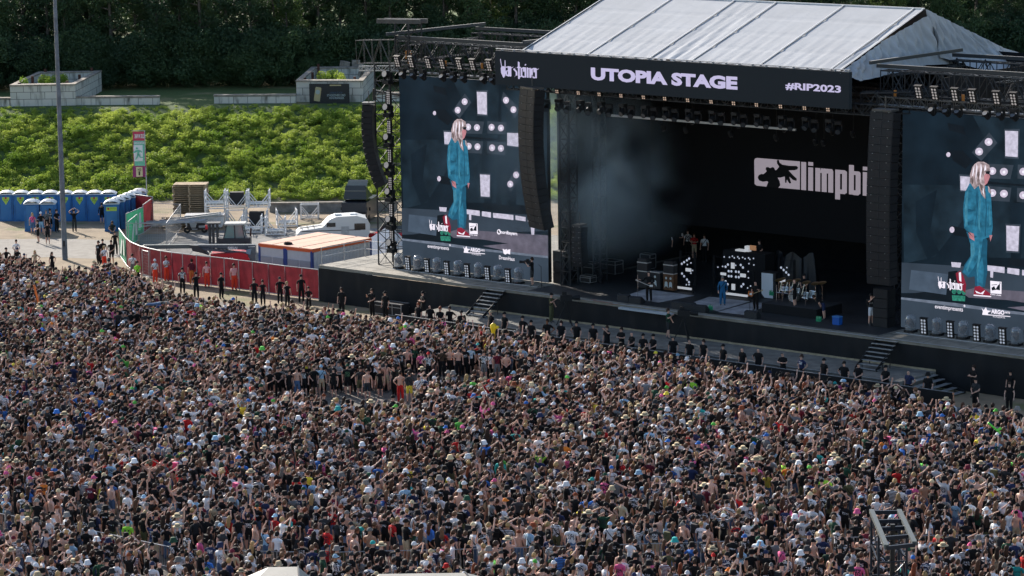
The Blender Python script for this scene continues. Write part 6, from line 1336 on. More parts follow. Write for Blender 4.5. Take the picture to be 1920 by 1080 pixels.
for i, (p, a) in enumerate(tot):
    hx, _ = head_px(p.x, p.y, 1.1)
    if first is None: o = thing("crowd_barrier", "", "barrier", p, a); barrier_parts(o); first = o
    else: o = copy_tree(first)
    o.location = p; o.rotation_euler = (0, 0, a)
    o["label"] = "grey steel crowd barrier among the crowd, %s of %d from the left" % (["first", "second", "third", "fourth", "fifth", "sixth", "seventh", "eighth", "ninth", "tenth", "eleventh", "twelfth", "thirteenth", "fourteenth", "fifteenth", "sixteenth", "seventeenth", "eighteenth", "nineteenth", "twentieth", "21st", "22nd", "23rd"][i], len(tot))
    o["group"] = "steel barriers in the near crowd"
# people around the open circles, facing into it
def ring(lst, label, rz=None, **kw):
    for i, (hx, hy, face, kk) in enumerate(lst):
        q = dict(kw); q.update(kk); lab = q.pop('label'); person(lab, "person", on_ground(hx, hy, q.get('h', 1.78)), face, group=label, **q)
TOCAM = pi
ring([(526, 686, TOCAM, dict(label="person in light grey tank top at the left end of the open circle", shirt='grey', sleeve='tank', pants='black', legs='shorts')),
      (542, 693, TOCAM+.5, dict(label="person in a black tank top holding a lime bag beside the grey tank top", shirt='black', sleeve='tank', legs='shorts', fem=True, head='tail', h=1.68)),
      (556, 688, TOCAM, dict(label="bare-chested person in denim trousers left of the black T-shirt with print", sleeve='bare', pants='denim blue', legs='long')),
      (569, 687, TOCAM, dict(label="person in black T-shirt with white chest print at the circle's back row", rn=(.8, .9, .5), legs='shorts')),
      (588, 685, TOCAM-.2, dict(label="person in plain black T-shirt and shorts right of the white chest print", legs='shorts', armR='front')),
      (602, 684, TOCAM+.2, dict(label="person in pale blue shirt behind the circle's back row", shirt='light blue', legs='shorts', pants='beige', head='cap', headc='light blue')),
      (625, 689, TOCAM-.4, dict(label="person in black sleeveless vest, bare arms, middle of the circle's back row", sleeve='tank', legs='shorts', head='long', headc='black')),
      (651, 682, TOCAM, dict(label="heavy person in black T-shirt with coloured print, arms held away", rn=(.7, .9, .2), pr=(.1, .2, .1), legs='shorts', b=1.15, armL='akimbo', h=1.84, head='cap', headc='dark green')),
      (661, 680, TOCAM, dict(label="person with pale cap and black clothes behind the heavy person", head='cap', headc='white')),
      (674, 686, TOCAM+.4, dict(label="person in dark grey T-shirt and olive shorts leaning towards the circle", shirt='dark grey', pants='olive', legs='shorts', lean=.2)),
      (688, 692, TOCAM, dict(label="bare-chested person in open black vest at the circle edge", sleeve='bare', pants='dark grey', legs='shorts')),
      (712, 690, TOCAM-.3, dict(label="person in short black dress in front of the circle's back row", fem=True, head='long', headc='brown', sleeve='tank', legs='shorts', h=1.68)),
      (712, 678, TOCAM, dict(label="topless person with arm stretched out over the circle", sleeve='bare', armR='point', pants='beige', legs='shorts')),
      (724, 677, TOCAM-.5, dict(label="topless person in beige shorts at the right of the circle's back row", sleeve='bare', pants='beige', legs='shorts')),
      (738, 684, TOCAM-.9, dict(label="person in black T-shirt stretching an arm right across the circle", armL='point')),
      (750, 695, .2, dict(label="bare-backed person with a red cloth round the hips standing in the circle", sleeve='bare', pants='red', legs='long', armL='akimbo')),
      (767, 696, .1, dict(label="person in dark grey shirt and yellow shorts right of the red cloth", shirt='dark grey', pants='yellow', legs='shorts', head='short')),
      (785, 703, TOCAM-.2, dict(label="person in white T-shirt looking down at the right rim of the circle", shirt='white', pants='beige', legs='shorts', armL='front', armR='front', head='cap', headc='black'))],
     "people round the open circle in the crowd")
ring([(776, 647, TOCAM, dict(label="person with curly blond hair and green top in the second open row", shirt='dark green', head='long', headc='blond', fem=True, h=1.7, armR='point')),
      (751, 655, TOCAM, dict(label="person in dark grey T-shirt with print left of the curly blond hair", shirt='dark grey', rn=(.8, .9, .4))),
      (763, 650, TOCAM, dict(label="topless person between grey T-shirt and curly blond hair", sleeve='bare')),
      (789, 658, TOCAM, dict(label="person in pink top right of the curly blond hair", shirt='pink', fem=True, head='tail', headc='dark brown', h=1.66)),
      (803, 660, TOCAM, dict(label="person in black T-shirt with round print and red cap, arms out", head='cap', headc='red', rn=(.9, 1, .6), armL='akimbo', armR='akimbo')),
      (828, 652, TOCAM, dict(label="person in dark brown coat in the second open row", shirt='brown', sleeve='long')),
      (843, 650, TOCAM, dict(label="bare-shouldered blond person with arms crossed in the second open row", sleeve='bare', head='long', headc='blond', fem=True, armL='cross', armR='cross')),
      (859, 651, TOCAM+.2, dict(label="topless person with strap over the chest in the second open row", sleeve='bare', pants='black')),
      (871, 649, TOCAM, dict(label="person in black T-shirt behind the patterned shirt in the second open row", rn=(.8, .5, .2))),
      (882, 647, TOCAM, dict(label="person in blue patterned shirt left of the red T-shirt and teal cap", shirt='light blue', rn=(.2, .96, .1), head='long', headc='brown')),
      (896, 643, TOCAM, dict(label="person in red T-shirt with teal cap and arms crossed", shirt='red', head='cap', headc='teal', armL='cross', armR='cross', pants='black', legs='shorts')),
      (907, 657, TOCAM, dict(label="person in black T-shirt and patterned shorts right of the red T-shirt", rn=(.9, 1, .3), legs='shorts', pants='grey')),
      (918, 660, TOCAM, dict(label="small person in white top in the second open row", shirt='white', fem=True, h=1.6)),
      (932, 657, TOCAM, dict(label="person in maroon tank top and grey shorts at the right end of the open row", shirt='maroon', sleeve='tank', pants='grey', legs='shorts')),
      (949, 660, TOCAM, dict(label="topless person with hands at chest, right end of the second open row", sleeve='bare', armL='front', armR='front'))],
     "people facing back in the second open row")
k9 = 0
for (xa, ya_, xb, yb_, n_, nm) in ((520, 681, 735, 672, 16, "behind the circle's back row"), (762, 644, 975, 650, 13, "behind the second open row"), (498, 692, 560, 682, 4, "at the far left of the open circle"), (175, 584, 290, 580, 9, "in the crowd's upper left gap")):
    for i in range(n_):
        t_ = (i+.5)/n_; hx = xa+(xb-xa)*t_+rnd.uniform(-2, 2); hy = ya_+(yb_-ya_)*t_+rnd.uniform(-2, 3); k9 += 1; hd_ = rnd.choice(['short', 'cap', 'short', 'long', 'backcap']); hc_ = rnd.choice(['black', 'dark grey']) if 'cap' in hd_ else rnd.choice(['dark brown', 'brown', 'black'])
        person("person in black %s, %s from the left" % (nm, (["first", "second", "third", "fourth", "fifth", "sixth", "seventh", "eighth", "ninth", "tenth", "eleventh", "twelfth", "13th", "14th", "15th", "16th"][i])), "person", on_ground(hx, hy, 1.78), TOCAM+rnd.uniform(-.6, .6), rnd.choice(['down', 'front', 'down', 'cross']), rnd.choice(['down', 'front', 'down']), rnd.choice(['tee', 'tee', 'tank']), rnd.choice(['shorts', 'long']), rnd.choice(['black', 'black', 'dark grey']), 'black', hd_, hc_, rnd.choice([0, 1, 2]), 1.78, group="people in black round the open spots", rn=(rnd.random(), rnd.random(), rnd.random()))
q = G(925, 618, 2.1); b = MB(); b.lathe([(.02, 0), (.09, .1), (.11, .45), (.18, .7), (.17, .9), (.02, 1.0)], (q.x, q.y, 1.5), 10); b.lathe([(.01, -.2), (.09, -.15), (.08, .15), (.01, .2)], (q.x+.15, q.y, 2.2), 8, Matrix.Rotation(1.2, 3, 'Y')); tag(b.build("inflatable_toy", mat("yellow_plastic", (.85, .6, .02), .4), smooth=True), "yellow inflatable toy held up in the crowd near the left stairs", "inflatable toy")
q = G(1866, 796, 2.3); b = MB(); b.tube((q.x-.35, q.y, 2.4), (q.x+.1, q.y, 2.0), .05, n=7); b.tube((q.x+.1, q.y, 2.0), (q.x+.3, q.y, 2.12), .07, n=7); b.tube((q.x+.1, q.y, 2.0), (q.x+.25, q.y, 1.85), .04, n=7); tag(b.build("foam_hand", mat("lime_plastic", (.15, .75, .08), .5)), "lime green foam hand raised over the crowd at the right", "foam hand")
# crowd surfer
p = G(298, 568, 1.95); s_ = person("crowd surfer lying flat in grey T-shirt and denim trousers, arms stretched to the stage", "person", (p.x-.9, p.y-.1, 1.85), ANG, 'up', 'up', 'tee', 'long', 'grey', 'denim blue', 'short', 'brown')
s_.rotation_euler = (-radians(86), 0, radians(-80))
b = MB(); q = G(72, 560, 1.9); b.tube((q.x, q.y, 1.6), (q.x-.25, q.y+.1, 2.75), .07, .07, 8); tag(b.build("inflatable_stick", mat("orange_plastic", (.8, .18, .03), .4)), "orange inflatable stick held up in the left part of the crowd", "inflatable stick")
# ------------------------------------------------------------------ toilets
M_TBLUE = mat("blue_cabin_plastic", (.02, .13, .34), .5, nz=.3, ns=1.3); M_TBLUE2 = mat("blue_cabin_door", (.03, .17, .40), .4); M_TROOF = mat("white_cabin_roof", (.62, .66, .68), .5); M_SHIELD = mat("lime_sign", (.45, .62, .08), .5); M_REDS = mat("red_mark", (.5, .03, .04), .5); M_DKG = mat("sign_green_text", (.12, .25, .05), .6)
def toilet(label, loc, rz, sign=0, ribbed=False):
    t = thing("toilet_cabin", label, "toilet cabin", loc, rz, "blue toilet cabins"); w_ = 1.12
    b = MB(); b.box((0, 0, 1.08), (w_, 1.12, 2.1)); b.box((0, 0, .06), (w_+.04, 1.18, .12)); b.build("cabin", M_TBLUE, t)
    b = MB(); b.box((0, -.575, 1.05), (.8, .03, 1.85)); b.box((.28, -.6, 1.05), (.05, .04, .12)); 
    b.build("door", M_TBLUE2, t)
    b = MB()
    def fn(i, j): x = -.6+1.2*i; y = -.62+1.24*j; return (x, y, 2.13+.24*(1-(abs(2*i-1))**2.6)*(1-.3*abs(2*j-1)**3)+(.05*abs(sin(j*pi*5)) if ribbed else 0))
    b.grid(fn, 10, 14); b.box((0, 0, 2.11), (1.2, 1.22, .06)); b.build("roof", M_TROOF, t, smooth=False)
    b = MB(); b.tube((.2, .3, 2.3), (.2, .3, 2.45), .05, n=7); b.build("vent", M_BLACK, t)
    if sign == 1:
        b = MB(); b.prism([(-.28, -.6, 1.9), (.28, -.6, 1.9), (.27, -.6, 1.72), (.0, -.6, 1.3), (-.27, -.6, 1.72)], (0, .012, 0)); b.build("shield", M_SHIELD, t); b = MB(); b.lathe([(.001, .006), (.085, 0)], (0, -.605, 1.83), 10, Matrix.Rotation(pi/2, 3, 'X')); b.build("round_mark", M_REDS, t)
        lettering("TOI", -.17, .17, 1.58, 1.7, -.606, M_DKG, t, .02)
    if sign == 2:
        b = MB(); b.box((0, -.6, 1.72), (.8, .012, .3)); b.build("plate", M_SHIELD, t); b = MB(); b.lathe([(.001, .006), (.09, 0)], (-.24, -.61, 1.74), 10, Matrix.Rotation(pi/2, 3, 'X')); b.build("round_mark", M_REDS, t); lettering("TOI TOI", -.1, .32, 1.7, 1.82, -.608, M_DKG, t, .02)
    return t
for i, px in enumerate((12, 39.5, 67, 94.5, 122, 150, 177.5, 204)):
    p = G(px, 415, 0); toilet("blue toilet cabin with lime shield sign in the rear row, %s from the left" % ["first", "second", "third", "fourth", "fifth", "sixth", "seventh", "eighth"][i], p+Vector((0, .6, 0)), .03, 1)
for i, px in enumerate((60, 90.5)):
    p = G(px, 434, 0); toilet("blue toilet cabin seen from its plain back, %s of the pair behind the queue" % ["left one", "right one"][i], p+Vector((0, .6, 0)), .03+pi*0, 0, True)
p = G(210, 434, 0)
for i in range(6):
    toilet("blue toilet cabin in the row leading back beside the red fence, %s from the front" % ["first", "second", "third", "fourth", "fifth", "sixth"][i], p+Vector((.28*i, .6+1.17*i, 0)), 0.03 if i == 0 else .03, 2 if i == 0 else 0, True)
# ------------------------------------------------------------------ printed fences
def cloth_mat(name, c, c2):
    M = mat(name, c, .6, nz=.0, col2=c2, ns=.9, bump=.5, bs=3); N = M.node_tree; B = N.nodes["Principled BSDF"]; t_ = N.nodes.new("ShaderNodeBsdfTranslucent"); N.links.new(B.inputs["Base Color"].links[0].from_socket, t_.inputs[0]); x_ = N.nodes.new("ShaderNodeMixShader"); x_.inputs[0].default_value = .25; N.links.new(B.outputs[0], x_.inputs[1]); N.links.new(t_.outputs[0], x_.inputs[2]); N.links.new(x_.outputs[0], N.nodes["Material Output"].inputs[0]); return M
M_REDC = cloth_mat("red_mesh_cloth", (.17, .018, .025), (.30, .035, .045)); M_GRNC = cloth_mat("green_mesh_cloth", (.03, .25, .13), (.06, .34, .19)); 
def fence(label, a, c, h_, m_, deco=None):
    A_, B_ = Vector((a.x, a.y, 0)), Vector((c.x, c.y, 0)); d = B_-A_; L_ = d.length; t = thing("mesh_fence", label, "fence", (A_+B_)/2, atan2(d.y, d.x), "cloth-covered fence panels"); r_ = random.Random(label)
    b = MB(); ph = r_.uniform(0, 6)
    def fn(i, j): return (-L_/2+L_*i, .03*sin(i*5+ph)*sin(j*3)+.012*sin(i*13+j*6), .08+(h_-.12)*j)
    b.grid(fn, 24, 8); b.build("cloth", m_, t, smooth=True)
    b = MB(); b.tube((-L_/2, 0, h_), (L_/2, 0, h_), .035, n=6); b.build("top_rail", M_ALU, t); b = MB(); b.tube((-L_/2, 0, .1), (L_/2, 0, .1), .03, n=6); b.build("bottom_rail", M_ALU, t)
    for s in (-1, 1): b = MB(); b.tube((s*L_/2, 0, 0), (s*L_/2, 0, h_+.03), .03, n=6); b.build("post", M_ALU, t)
    if deco:
        b = MB(); b.poly([(-L_*.3, -.07, h_*.2), (-L_*.1, -.07, h_*.2), (L_*.1, -.07, h_*.75), (-L_*.05, -.07, h_*.8)]); b.poly([(L_*.15, -.07, h_*.3), (L_*.35, -.07, h_*.3), (L_*.3, -.07, h_*.85), (L_*.2, -.07, h_*.85)]); b.build("white_print", mat("white_print", (.6, .66, .62), .6), t)
pts = [G(x, y, 2.05) for x, y in ((236, 446), (246, 454), (262, 461), (281, 466), (301, 470), (322, 473), (342, 475.5), (368, 478.5), (394, 481), (420, 484), (447, 487.5), (473, 490.5), (503, 494.5), (534, 498.5), (566, 502), (597, 505.5))]
NN = ["first", "second", "third", "fourth", "fifth", "sixth", "seventh", "eighth", "ninth", "tenth", "eleventh", "twelfth", "thirteenth", "fourteenth", "fifteenth"]
for i, (a, c) in enumerate(zip(pts, pts[1:])): fence("red cloth-covered fence panel of the long curved fence, %s from the left" % NN[i], a, c, 2.05, M_REDC)
fence("green printed fence panel at the left end of the curved fence", G(223, 428, 2.05), G(236, 446, 2.05), 2.05, M_GRNC, True)
fence("green fence panel with white running-figure print beside the toilets", G(236, 401, 2.05), G(268, 388, 2.05), 2.05, M_GRNC, True)
fence("short green fence panel in front of the running-figure print", G(240, 416, 2.0), G(257, 402, 2.0), 2.0, M_GRNC, True)
fence("red fence panel behind the row of toilet cabins", G(243, 363, 2.3), G(286, 369, 2.3), 2.3, M_REDC)
fence("narrow pinkish red fence panel at the banner pole", G(268, 388, 2.05), G(286, 369, 2.3), 2.2, M_REDC)
def wire_fence(label, a, c):
    A_, B_ = Vector((a.x, a.y, 0)), Vector((c.x, c.y, 0)); d = B_-A_; L_ = d.length; t = thing("wire_fence", label, "fence", (A_+B_)/2, atan2(d.y, d.x), "open wire fence panels"); b = MB()
    for z in (.15, 1.95): b.tube((-L_/2, 0, z), (L_/2, 0, z), .025, n=6)
    for s in (-1, 1): b.tube((s*L_/2, 0, 0), (s*L_/2, 0, 2.0), .03, n=6)
    b.build("frame", M_STEEL, t); b = MB()
    for k in range(int(L_/.14)): b.bar((-L_/2+.14*(k+1), 0, .15), (-L_/2+.14*(k+1), 0, 1.95), .006)
    for k in range(8): b.bar((-L_/2, 0, .3+.2*k), (L_/2, 0, .3+.2*k), .006)
    b.build("wire_mesh", M_STEEL, t)
M_STEEL = mat("galvanised_steel", (.45, .46, .47), .45, metal=.7, nz=.2)
wire_fence("open wire fence panel nearest the red curved fence", G(236, 417, 2), G(311, 418, 2)); wire_fence("open wire fence panel between banner pole and pallets", G(277, 379, 2), G(338, 382, 2)); wire_fence("open wire fence panel end-on beside the first one", G(311, 418, 2), G(338, 382, 2))
wire_fence("grey gate panel in the crowd corner by the red fence", G(267, 489, 1.2), G(279, 492, 1.2))
# ------------------------------------------------------------------ lamp mast and exit banner
p = G(122, 487, 0); t = thing("lamp_mast", "tall tapering grey mast rising out of the crowd at the left", "mast", p); b = MB()
b.lathe([(.20, 0), (.195, 2), (.17, 8), (.14, 16), (.115, 24), (.11, 26)], (0, 0, 0), 10); b.build("mast", mat("grey_mast", (.13, .15, .18), .6, nz=.3, ns=1.5), t, smooth=True)
b = MB(); b.box((0, -.2, 1.2), (.12, .05, .4)); b.build("hatch", M_BLACK, t)
pb_ = G(277, 416, 0); t = thing("exit_banner", "tall pink flag with green emergency exit sign seen mirrored from behind", "flag", pb_, 0); d_ = G(277, 416, 0).y
def PY(px, py): 
    d = ray(px, py); k = (d_-0)/d.y; X = C3+d*k; return X.x-pb_.x, X.z
tp = PY(276, 245); b = MB(); b.tube((0, 0, 0), (0, 0, tp[1]), .045, .035, 8); b.build("pole", M_STEEL, t)
b = MB(); b.tube((0, 0, tp[1]), (PY(247, 246)[0], 0, tp[1]), .025, n=6); b.build("cross_arm", M_STEEL, t)
M_PINK = mat("pink_flag", (.55, .05, .10), .7, col2=(.62, .08, .13), ns=1); M_PURP = mat("purple_flag", (.28, .04, .14), .7); M_MINT = mat("mint_green", (.18, .52, .36), .7); M_FW = mat("flag_white", (.75, .78, .76), .7)
def wav(x, z): return .06*sin(z*2.2+x*2)+.03*sin(x*7+z)
def flagpoly(name, c, m_, y):
    b = MB(); (xa, za), (xb, zb) = PY(*c[0]), PY(*c[1])
    b.grid(lambda i, j: (xa+(xb-xa)*i, y+wav(xa+(xb-xa)*i, zb+(za-zb)*j), zb+(za-zb)*j), 10, 14); b.build(name, m_, t, smooth=True)
flagpoly("flag", ((248.5, 247), (274.5, 332)), M_PINK, 0); flagpoly("flag_foot", ((248.5, 312), (274.5, 332)), M_PURP, -.012); flagpoly("exit_sign", ((250.5, 264), (272.5, 311)), M_MINT, -.014); flagpoly("exit_sign_field", ((250.5, 272), (268.5, 302)), M_FW, -.024); flagpoly("foot_plate", ((255, 313.5), (267.5, 331)), mat("cream_print", (.72, .62, .35), .7), -.024)
def flett(s, x0, y0, x1, y1, m_): a, c = PY(x0, y0), PY(x1, y1); o = lettering(s, a[0], c[0], c[1], a[1], -.11, m_, t, .03, mirror=True); return o
flett("ROCK IM PARK", 252, 251, 272, 259, M_FW); flett("NOTAUSGANG", 252, 265.5, 271, 270, M_FW); flett("CH", 259, 315.5, 265, 320, M_BLACK); flett("1", 260, 321, 263, 328, M_BLACK)
f5 = lambda x, y: PY(220+x/5.68, 230+y/5.68)
b = MB()
for pts_ in ([(200, 262), (218, 262), (221, 272), (218, 282), (202, 282), (198, 272)], [(205, 290), (230, 288), (240, 300), (232, 340), (212, 345), (216, 305), (190, 320), (170, 322), (168, 312)], [(230, 292), (255, 295), (266, 315), (258, 318), (246, 305), (232, 305)], [(214, 335), (232, 335), (225, 360), (200, 395), (190, 388), (208, 358)], [(226, 335), (240, 335), (250, 362), (292, 362), (292, 372), (240, 372)], [(265, 400), (292, 375), (292, 415), (285, 415), (282, 400)]):
    P2 = [(f5(*q)[0], -.115, f5(*q)[1]) for q in pts_]; a_ = sum(P2[i-1][0]*P2[i][2]-P2[i][0]*P2[i-1][2] for i in range(len(P2))); b.poly(P2 if a_ > 0 else P2[::-1])
b.build("running_figure", M_MINT, t)
# ------------------------------------------------------------------ backstage yard
def gthing(name, label, cat, px, py, rz=0.0, group=None): return thing(name, label, cat, G(px, py, 0), rz, group)
# cabins
cA, cB, cC, cD = [G(x, y, 2.75) for x, y in ((484, 456), (585, 467.5), (699, 444.5), (604, 431.5))]
ex = (cB-cA); ex.z = 0; ax = atan2(ex.y, ex.x); Wc = 2.45; Lc = 6.06; Hc = 2.75
M_CWALL = mat("pale_cabin_wall", (.46, .50, .54), .5, nz=.05); M_CORG = mat("orange_frame", (.62, .11, .03), .5); M_CBLUE = mat("blue_corner", (.01, .05, .22), .45); M_CROOF = mat("salmon_roof", (.60, .37, .27), .7, nz=.12, ns=1); M_CWHITE = mat("white_ribbed_wall", (.6, .63, .66), .5)
Rz = Matrix.Rotation(ax, 3, 'Z')
for k in range(2):
    o_ = Vector((cA.x, cA.y, 0))+Rz@Vector((Wc*(k+.5)+.01*k, Lc/2, 0)); t = thing("site_cabin", "blue-cornered site cabin with orange roof, %s one of the pair" % ("left" if k == 0 else "right"), "site cabin", o_, ax, "site cabins")
    b = MB(); b.box((0, 0, 1.35), (Wc-.08, Lc-.08, 2.55)); b.build("walls", M_CWALL, t)
    b = MB()
    for j in range(40): b.box((Wc/2-.035, -Lc/2+.2+j*.145, 1.35), (.03, .07, 2.3))
    b.build("ribs", M_CWHITE, t)
    for x in (-1, 1):
        for y in (-1, 1): b = MB(); b.box((x*(Wc/2-.08), y*(Lc/2-.08), 1.3), (.165, .165, 2.6)); b.build("corner_post", M_CBLUE, t)
    b = MB()
    for x in (-1, 1): b.box((x*(Wc/2-.06), 0, 2.62), (.13, Lc, .2))
    for y in (-1, 1): b.box((0, y*(Lc/2-.06), 2.625), (Wc-.27, .13, .2))
    b.build("roof_frame", M_CORG, t); b = MB(); b.box((0, 0, 2.735), (Wc-.02, Lc-.1, .05)); b.build("roof", M_CROOF, t); b = MB(); b.box((0, 0, 2.765), (.04, Lc-.2, .02)); b.build("roof_seam", M_RUSTP, t)
    for x in (-.55, .55): b = MB(); b.box((x, -Lc/2+.025, 1.25), (.95, .06, 1.3)); b.build("shutter", mat("shutter_grey", (.27, .31, .35), .5), t)
    if k == 1: lettering("INNO RENT", 0, 1, 0, 1, 0, M_BLACK, t).location = (99, 0, -50) if False else (0, 0, 0)
for o in list(bpy.data.objects):
    if o.name.startswith("lettering") and o.parent and o.parent.name.startswith("site_cabin"): bpy.data.objects.remove(o)
b = MB(); q = G(540, 457, 2.8)
for k in range(3): 
    for j in range(14): a1_, a2_ = j*2*pi/14, (j+1)*2*pi/14; b.tube((q.x+.28*cos(a1_), q.y+.28*sin(a1_), 2.78+.04*k), (q.x+.28*cos(a2_), q.y+.28*sin(a2_), 2.78+.04*k), .025, n=5)
tag(b.build("coiled_cable", M_BLACK), "coil of dark cable lying on the orange cabin roof", "cable")
# pallets
M_PAL = mat("weathered_pallet_wood", (.42, .33, .22), .9, nz=.35, ns=3)
def pallet_mesh(w_, d_, h_):
    b = MB()
    for k in range(7): b.box((0, -d_/2+d_*(k+.5)/7, h_-.012), (w_, d_/7*.8, .024))
    for x in (-1, 0, 1): b.box((x*(w_/2-.06), 0, h_/2), (.11, d_, h_-.06))
    for k in (-1, 0, 1): b.box((0, k*(d_/2-.06), .012), (w_, .1, .024))
    return b
bm_ = pallet_mesh(2.6, 1.6, .155); pm = bm_.build("pallet", M_PAL, origin=(0, 0, 0)); base = G(357, 413, 0); k = 0
zt2 = 0
for k in range(17):
    o = pm if k == 0 else pm.copy()
    if k: link(o)
    o.location = (base.x+rnd.uniform(-.05, .05), base.y+.8+rnd.uniform(-.05, .05), .165*k); o.rotation_euler = (0, 0, rnd.uniform(-.03, .03)-.05)
    tag(o, "wide weathered pallet in the tall stack, %s from the ground" % (["first", "second", "third", "fourth", "fifth", "sixth", "seventh", "eighth", "ninth", "tenth", "eleventh", "twelfth", "thirteenth", "fourteenth", "fifteenth", "sixteenth", "topmost"][k]) if k < 16 else "topmost pallet of the tall pallet stack", "pallet", "pallets of the tall stack")
for k, (px, py, a) in enumerate(((330, 425, .2), (342, 423, -.1), (335, 421, .1), (350, 422, .25), (345, 424, 0))):
    o = pm.copy(); link(o); q = G(px, py, 0); o.location = (q.x, q.y, .165*k+.0); o.rotation_euler = (0, 0, a); tag(o, "loose pallet in the low untidy pile left of the tall stack, %s from below" % NN[k], "pallet", "pallets of the low pile")
b = MB(); r_ = random.Random(2)
for k in range(16):
    q = G(322+r_.uniform(-14, 25), 416+r_.uniform(-2, 2), 1.0+.03*k); a = r_.uniform(-.25, .35); L_ = r_.uniform(2.2, 4.2); dv = Vector((cos(a)*L_/2, sin(a)*L_/2, r_.uniform(-.05, .12)*L_/2)); b.tube(q-dv, q+dv, .045, n=6)
tag(b.build("scaffold_tubes", M_ALU), "loose heap of scaffold tubes lying on the low pallet pile", "scaffold tubes", kind=None)
b = MB(); 
for k in range(2): q1, q2 = G(302, 416-k*3, .5), G(412, 402-k*3, 1.5); b.bar(q1, q2, .35, .12)
tag(b.build("aluminium_ramp", M_ALU), "long sloping aluminium ramp behind the scooter", "ramp")
# white ribbed tank
t = gthing("ribbed_tub", "low white ribbed plastic tub behind the scooter", "tub", 385, 428.5); b = MB(); b.prism([(-1.35, -.5, .15), (1.3, -.5, .15), (1.42, -.5, .4), (1.42, -.5, 1.0), (-1.45, -.5, 1.0), (-1.45, -.5, .4)][::-1], (0, 1.2, 0)); b.build("tub", M_WHITE, t); b = MB()
for k in range(15): b.box((-1.25+k*.18, -.53, .58), (.07, .06, .75))
b.build("ribs", M_WHITE, t); b = MB(); b.box((0, .1, 1.06), (3.0, 1.4, .08)); b.build("rim", M_ALU, t)
# scooter
t = gthing("motor_scooter", "black and silver motor scooter parked in the yard", "scooter", 368, 437, .1); M_SC = mat("scooter_black", (.02, .02, .022), .3)
b = MB(); b.prism([(-.62, -.12, .35), (-.45, -.12, .25), (.5, -.12, .25), (.78, -.12, .42), (.85, -.12, .68), (.62, -.12, .74), (.12, -.12, .74), (.02, -.12, .62), (-.05, -.12, .38), (-.35, -.12, .36), (-.52, -.12, .85), (-.62, -.12, .98), (-.7, -.12, .95)][::-1], (0, .26, 0)); b.build("body", M_SC, t)
b = MB(); b.box((.35, 0, .79), (.62, .26, .1)); b.build("seat", M_BLACK, t); b = MB(); b.box((.45, -.125, .5), (.5, .02, .16)); b.box((-.1, -.125, .32), (.4, .02, .08)); b.build("silver_trim", M_ALU, t)
for x in (-.68, .62): b = MB(); b.lathe([(.1, -.05), (.24, -.05), (.25, 0), (.24, .05), (.1, .05)], (x, 0, .25), 16, Matrix.Rotation(pi/2, 3, 'X')); b.build("wheel", M_BLACK, t)
b = MB(); b.tube((-.6, -.3, 1.05), (-.6, .3, 1.05), .02, n=6); b.tube((-.68, 0, .25), (-.58, 0, 1.05), .03, n=6); b.build("handlebar", M_BLACK, t); b = MB(); b.box((-.68, 0, .98), (.08, .2, .14)); b.build("headlight", M_LAMPG, t)
# white truss frames
def tframe(label, px, py, w_, d_, h_, rz, style=0):
    t = gthing("transport_rack", label, "truss frame", px, py, rz, "white transport frames of truss parts"); M_WF = mat("white_frame", (.66, .67, .68), .5); b = MB()
    for x in (-1, 1):
        for y in (-1, 1): b.bar((x*w_/2, y*d_/2, 0), (x*w_/2, y*d_/2, h_), .09)
        b.bar((x*w_/2, -d_/2, .1), (x*w_/2, d_/2, .1), .07); b.bar((x*w_/2, -d_/2, h_-.1), (x*w_/2, d_/2, h_-.1), .07)
        for q in range(3): b.bar((x*w_/2, -d_/2, .1+q*h_/3), (x*w_/2, d_/2, .1+(q+1)*h_/3-.2), .05)
    b.build("uprights", M_WF, t); b = MB()
    for y in (-1, 1):
        b.bar((-w_/2, y*d_/2, .12), (w_/2, y*d_/2, .12), .08); b.bar((-w_/2, y*d_/2, h_*.8), (0, y*d_/2, .12), .06); b.bar((w_/2, y*d_/2, h_*.8), (0, y*d_/2, .12), .06)
        b.bar((-w_/2*.9, y*d_/2, h_*.55), (-w_/2*.3, y*d_/2, .12), .045); b.bar((w_/2*.9, y*d_/2, h_*.55), (w_/2*.3, y*d_/2, .12), .045)
        if style == 2: b.bar((-w_/2, y*d_/2, h_-.05), (w_/2, y*d_/2, h_-.05), .07)
    b.build("braces", M_WF, t)
    if style == 1: b = MB(); b.box((0, 0, h_*.5), (w_*.7, d_*.5, h_*.75)); b.build("dark_load", M_CAB, t)
    if style == 0: b = MB(); b.lathe([(.001, -w_*.42), (.17, -w_*.42), (.17, w_*.42), (.001, w_*.42)], (0, -.1, .32), 9, Matrix.Rotation(pi/2, 3, 'Y')); b.build("rolled_load", mat("silver_foil", (.55, .57, .58), .35, metal=.4), t)
    return t
def lift(t, dz): t.location.z += dz; return t
tframe("white truss frame right of the tall pallet stack, upper one", 405, 420, 1.5, 1.2, 1.35, 0).location.z = 1.35
tframe("white truss frame supporting the upper one right of the pallets", 405, 420, 1.5, 1.2, 1.33, 0, 2)
tframe("white truss frame holding a dark case, second column", 446, 421, 1.5, 1.2, 1.3, 0, 1).location.z = 1.4
tframe("white truss frame at the base of the second column", 443, 424, 1.3, 1.2, 1.38, 0, 2)
tframe("tallest white truss frame at the top of the third column", 487, 424, 1.6, 1.2, 1.4, 0).location.z = 1.45
tframe("white truss frame with dark load in the third column", 482, 427, 1.6, 1.3, 1.42, 0, 1)
tframe("white truss frame in front of the third column with silver roll", 473, 436, 1.45, 1.2, 1.35, 0, 0)
tframe("white truss frame with silver roll, nearest the orange cabin roof", 517, 440, 1.45, 1.2, 1.4, 0, 0)
tframe("white truss frame behind the nearest one, with brown load", 538, 424, 1.5, 1.5, 1.35, .15, 0)
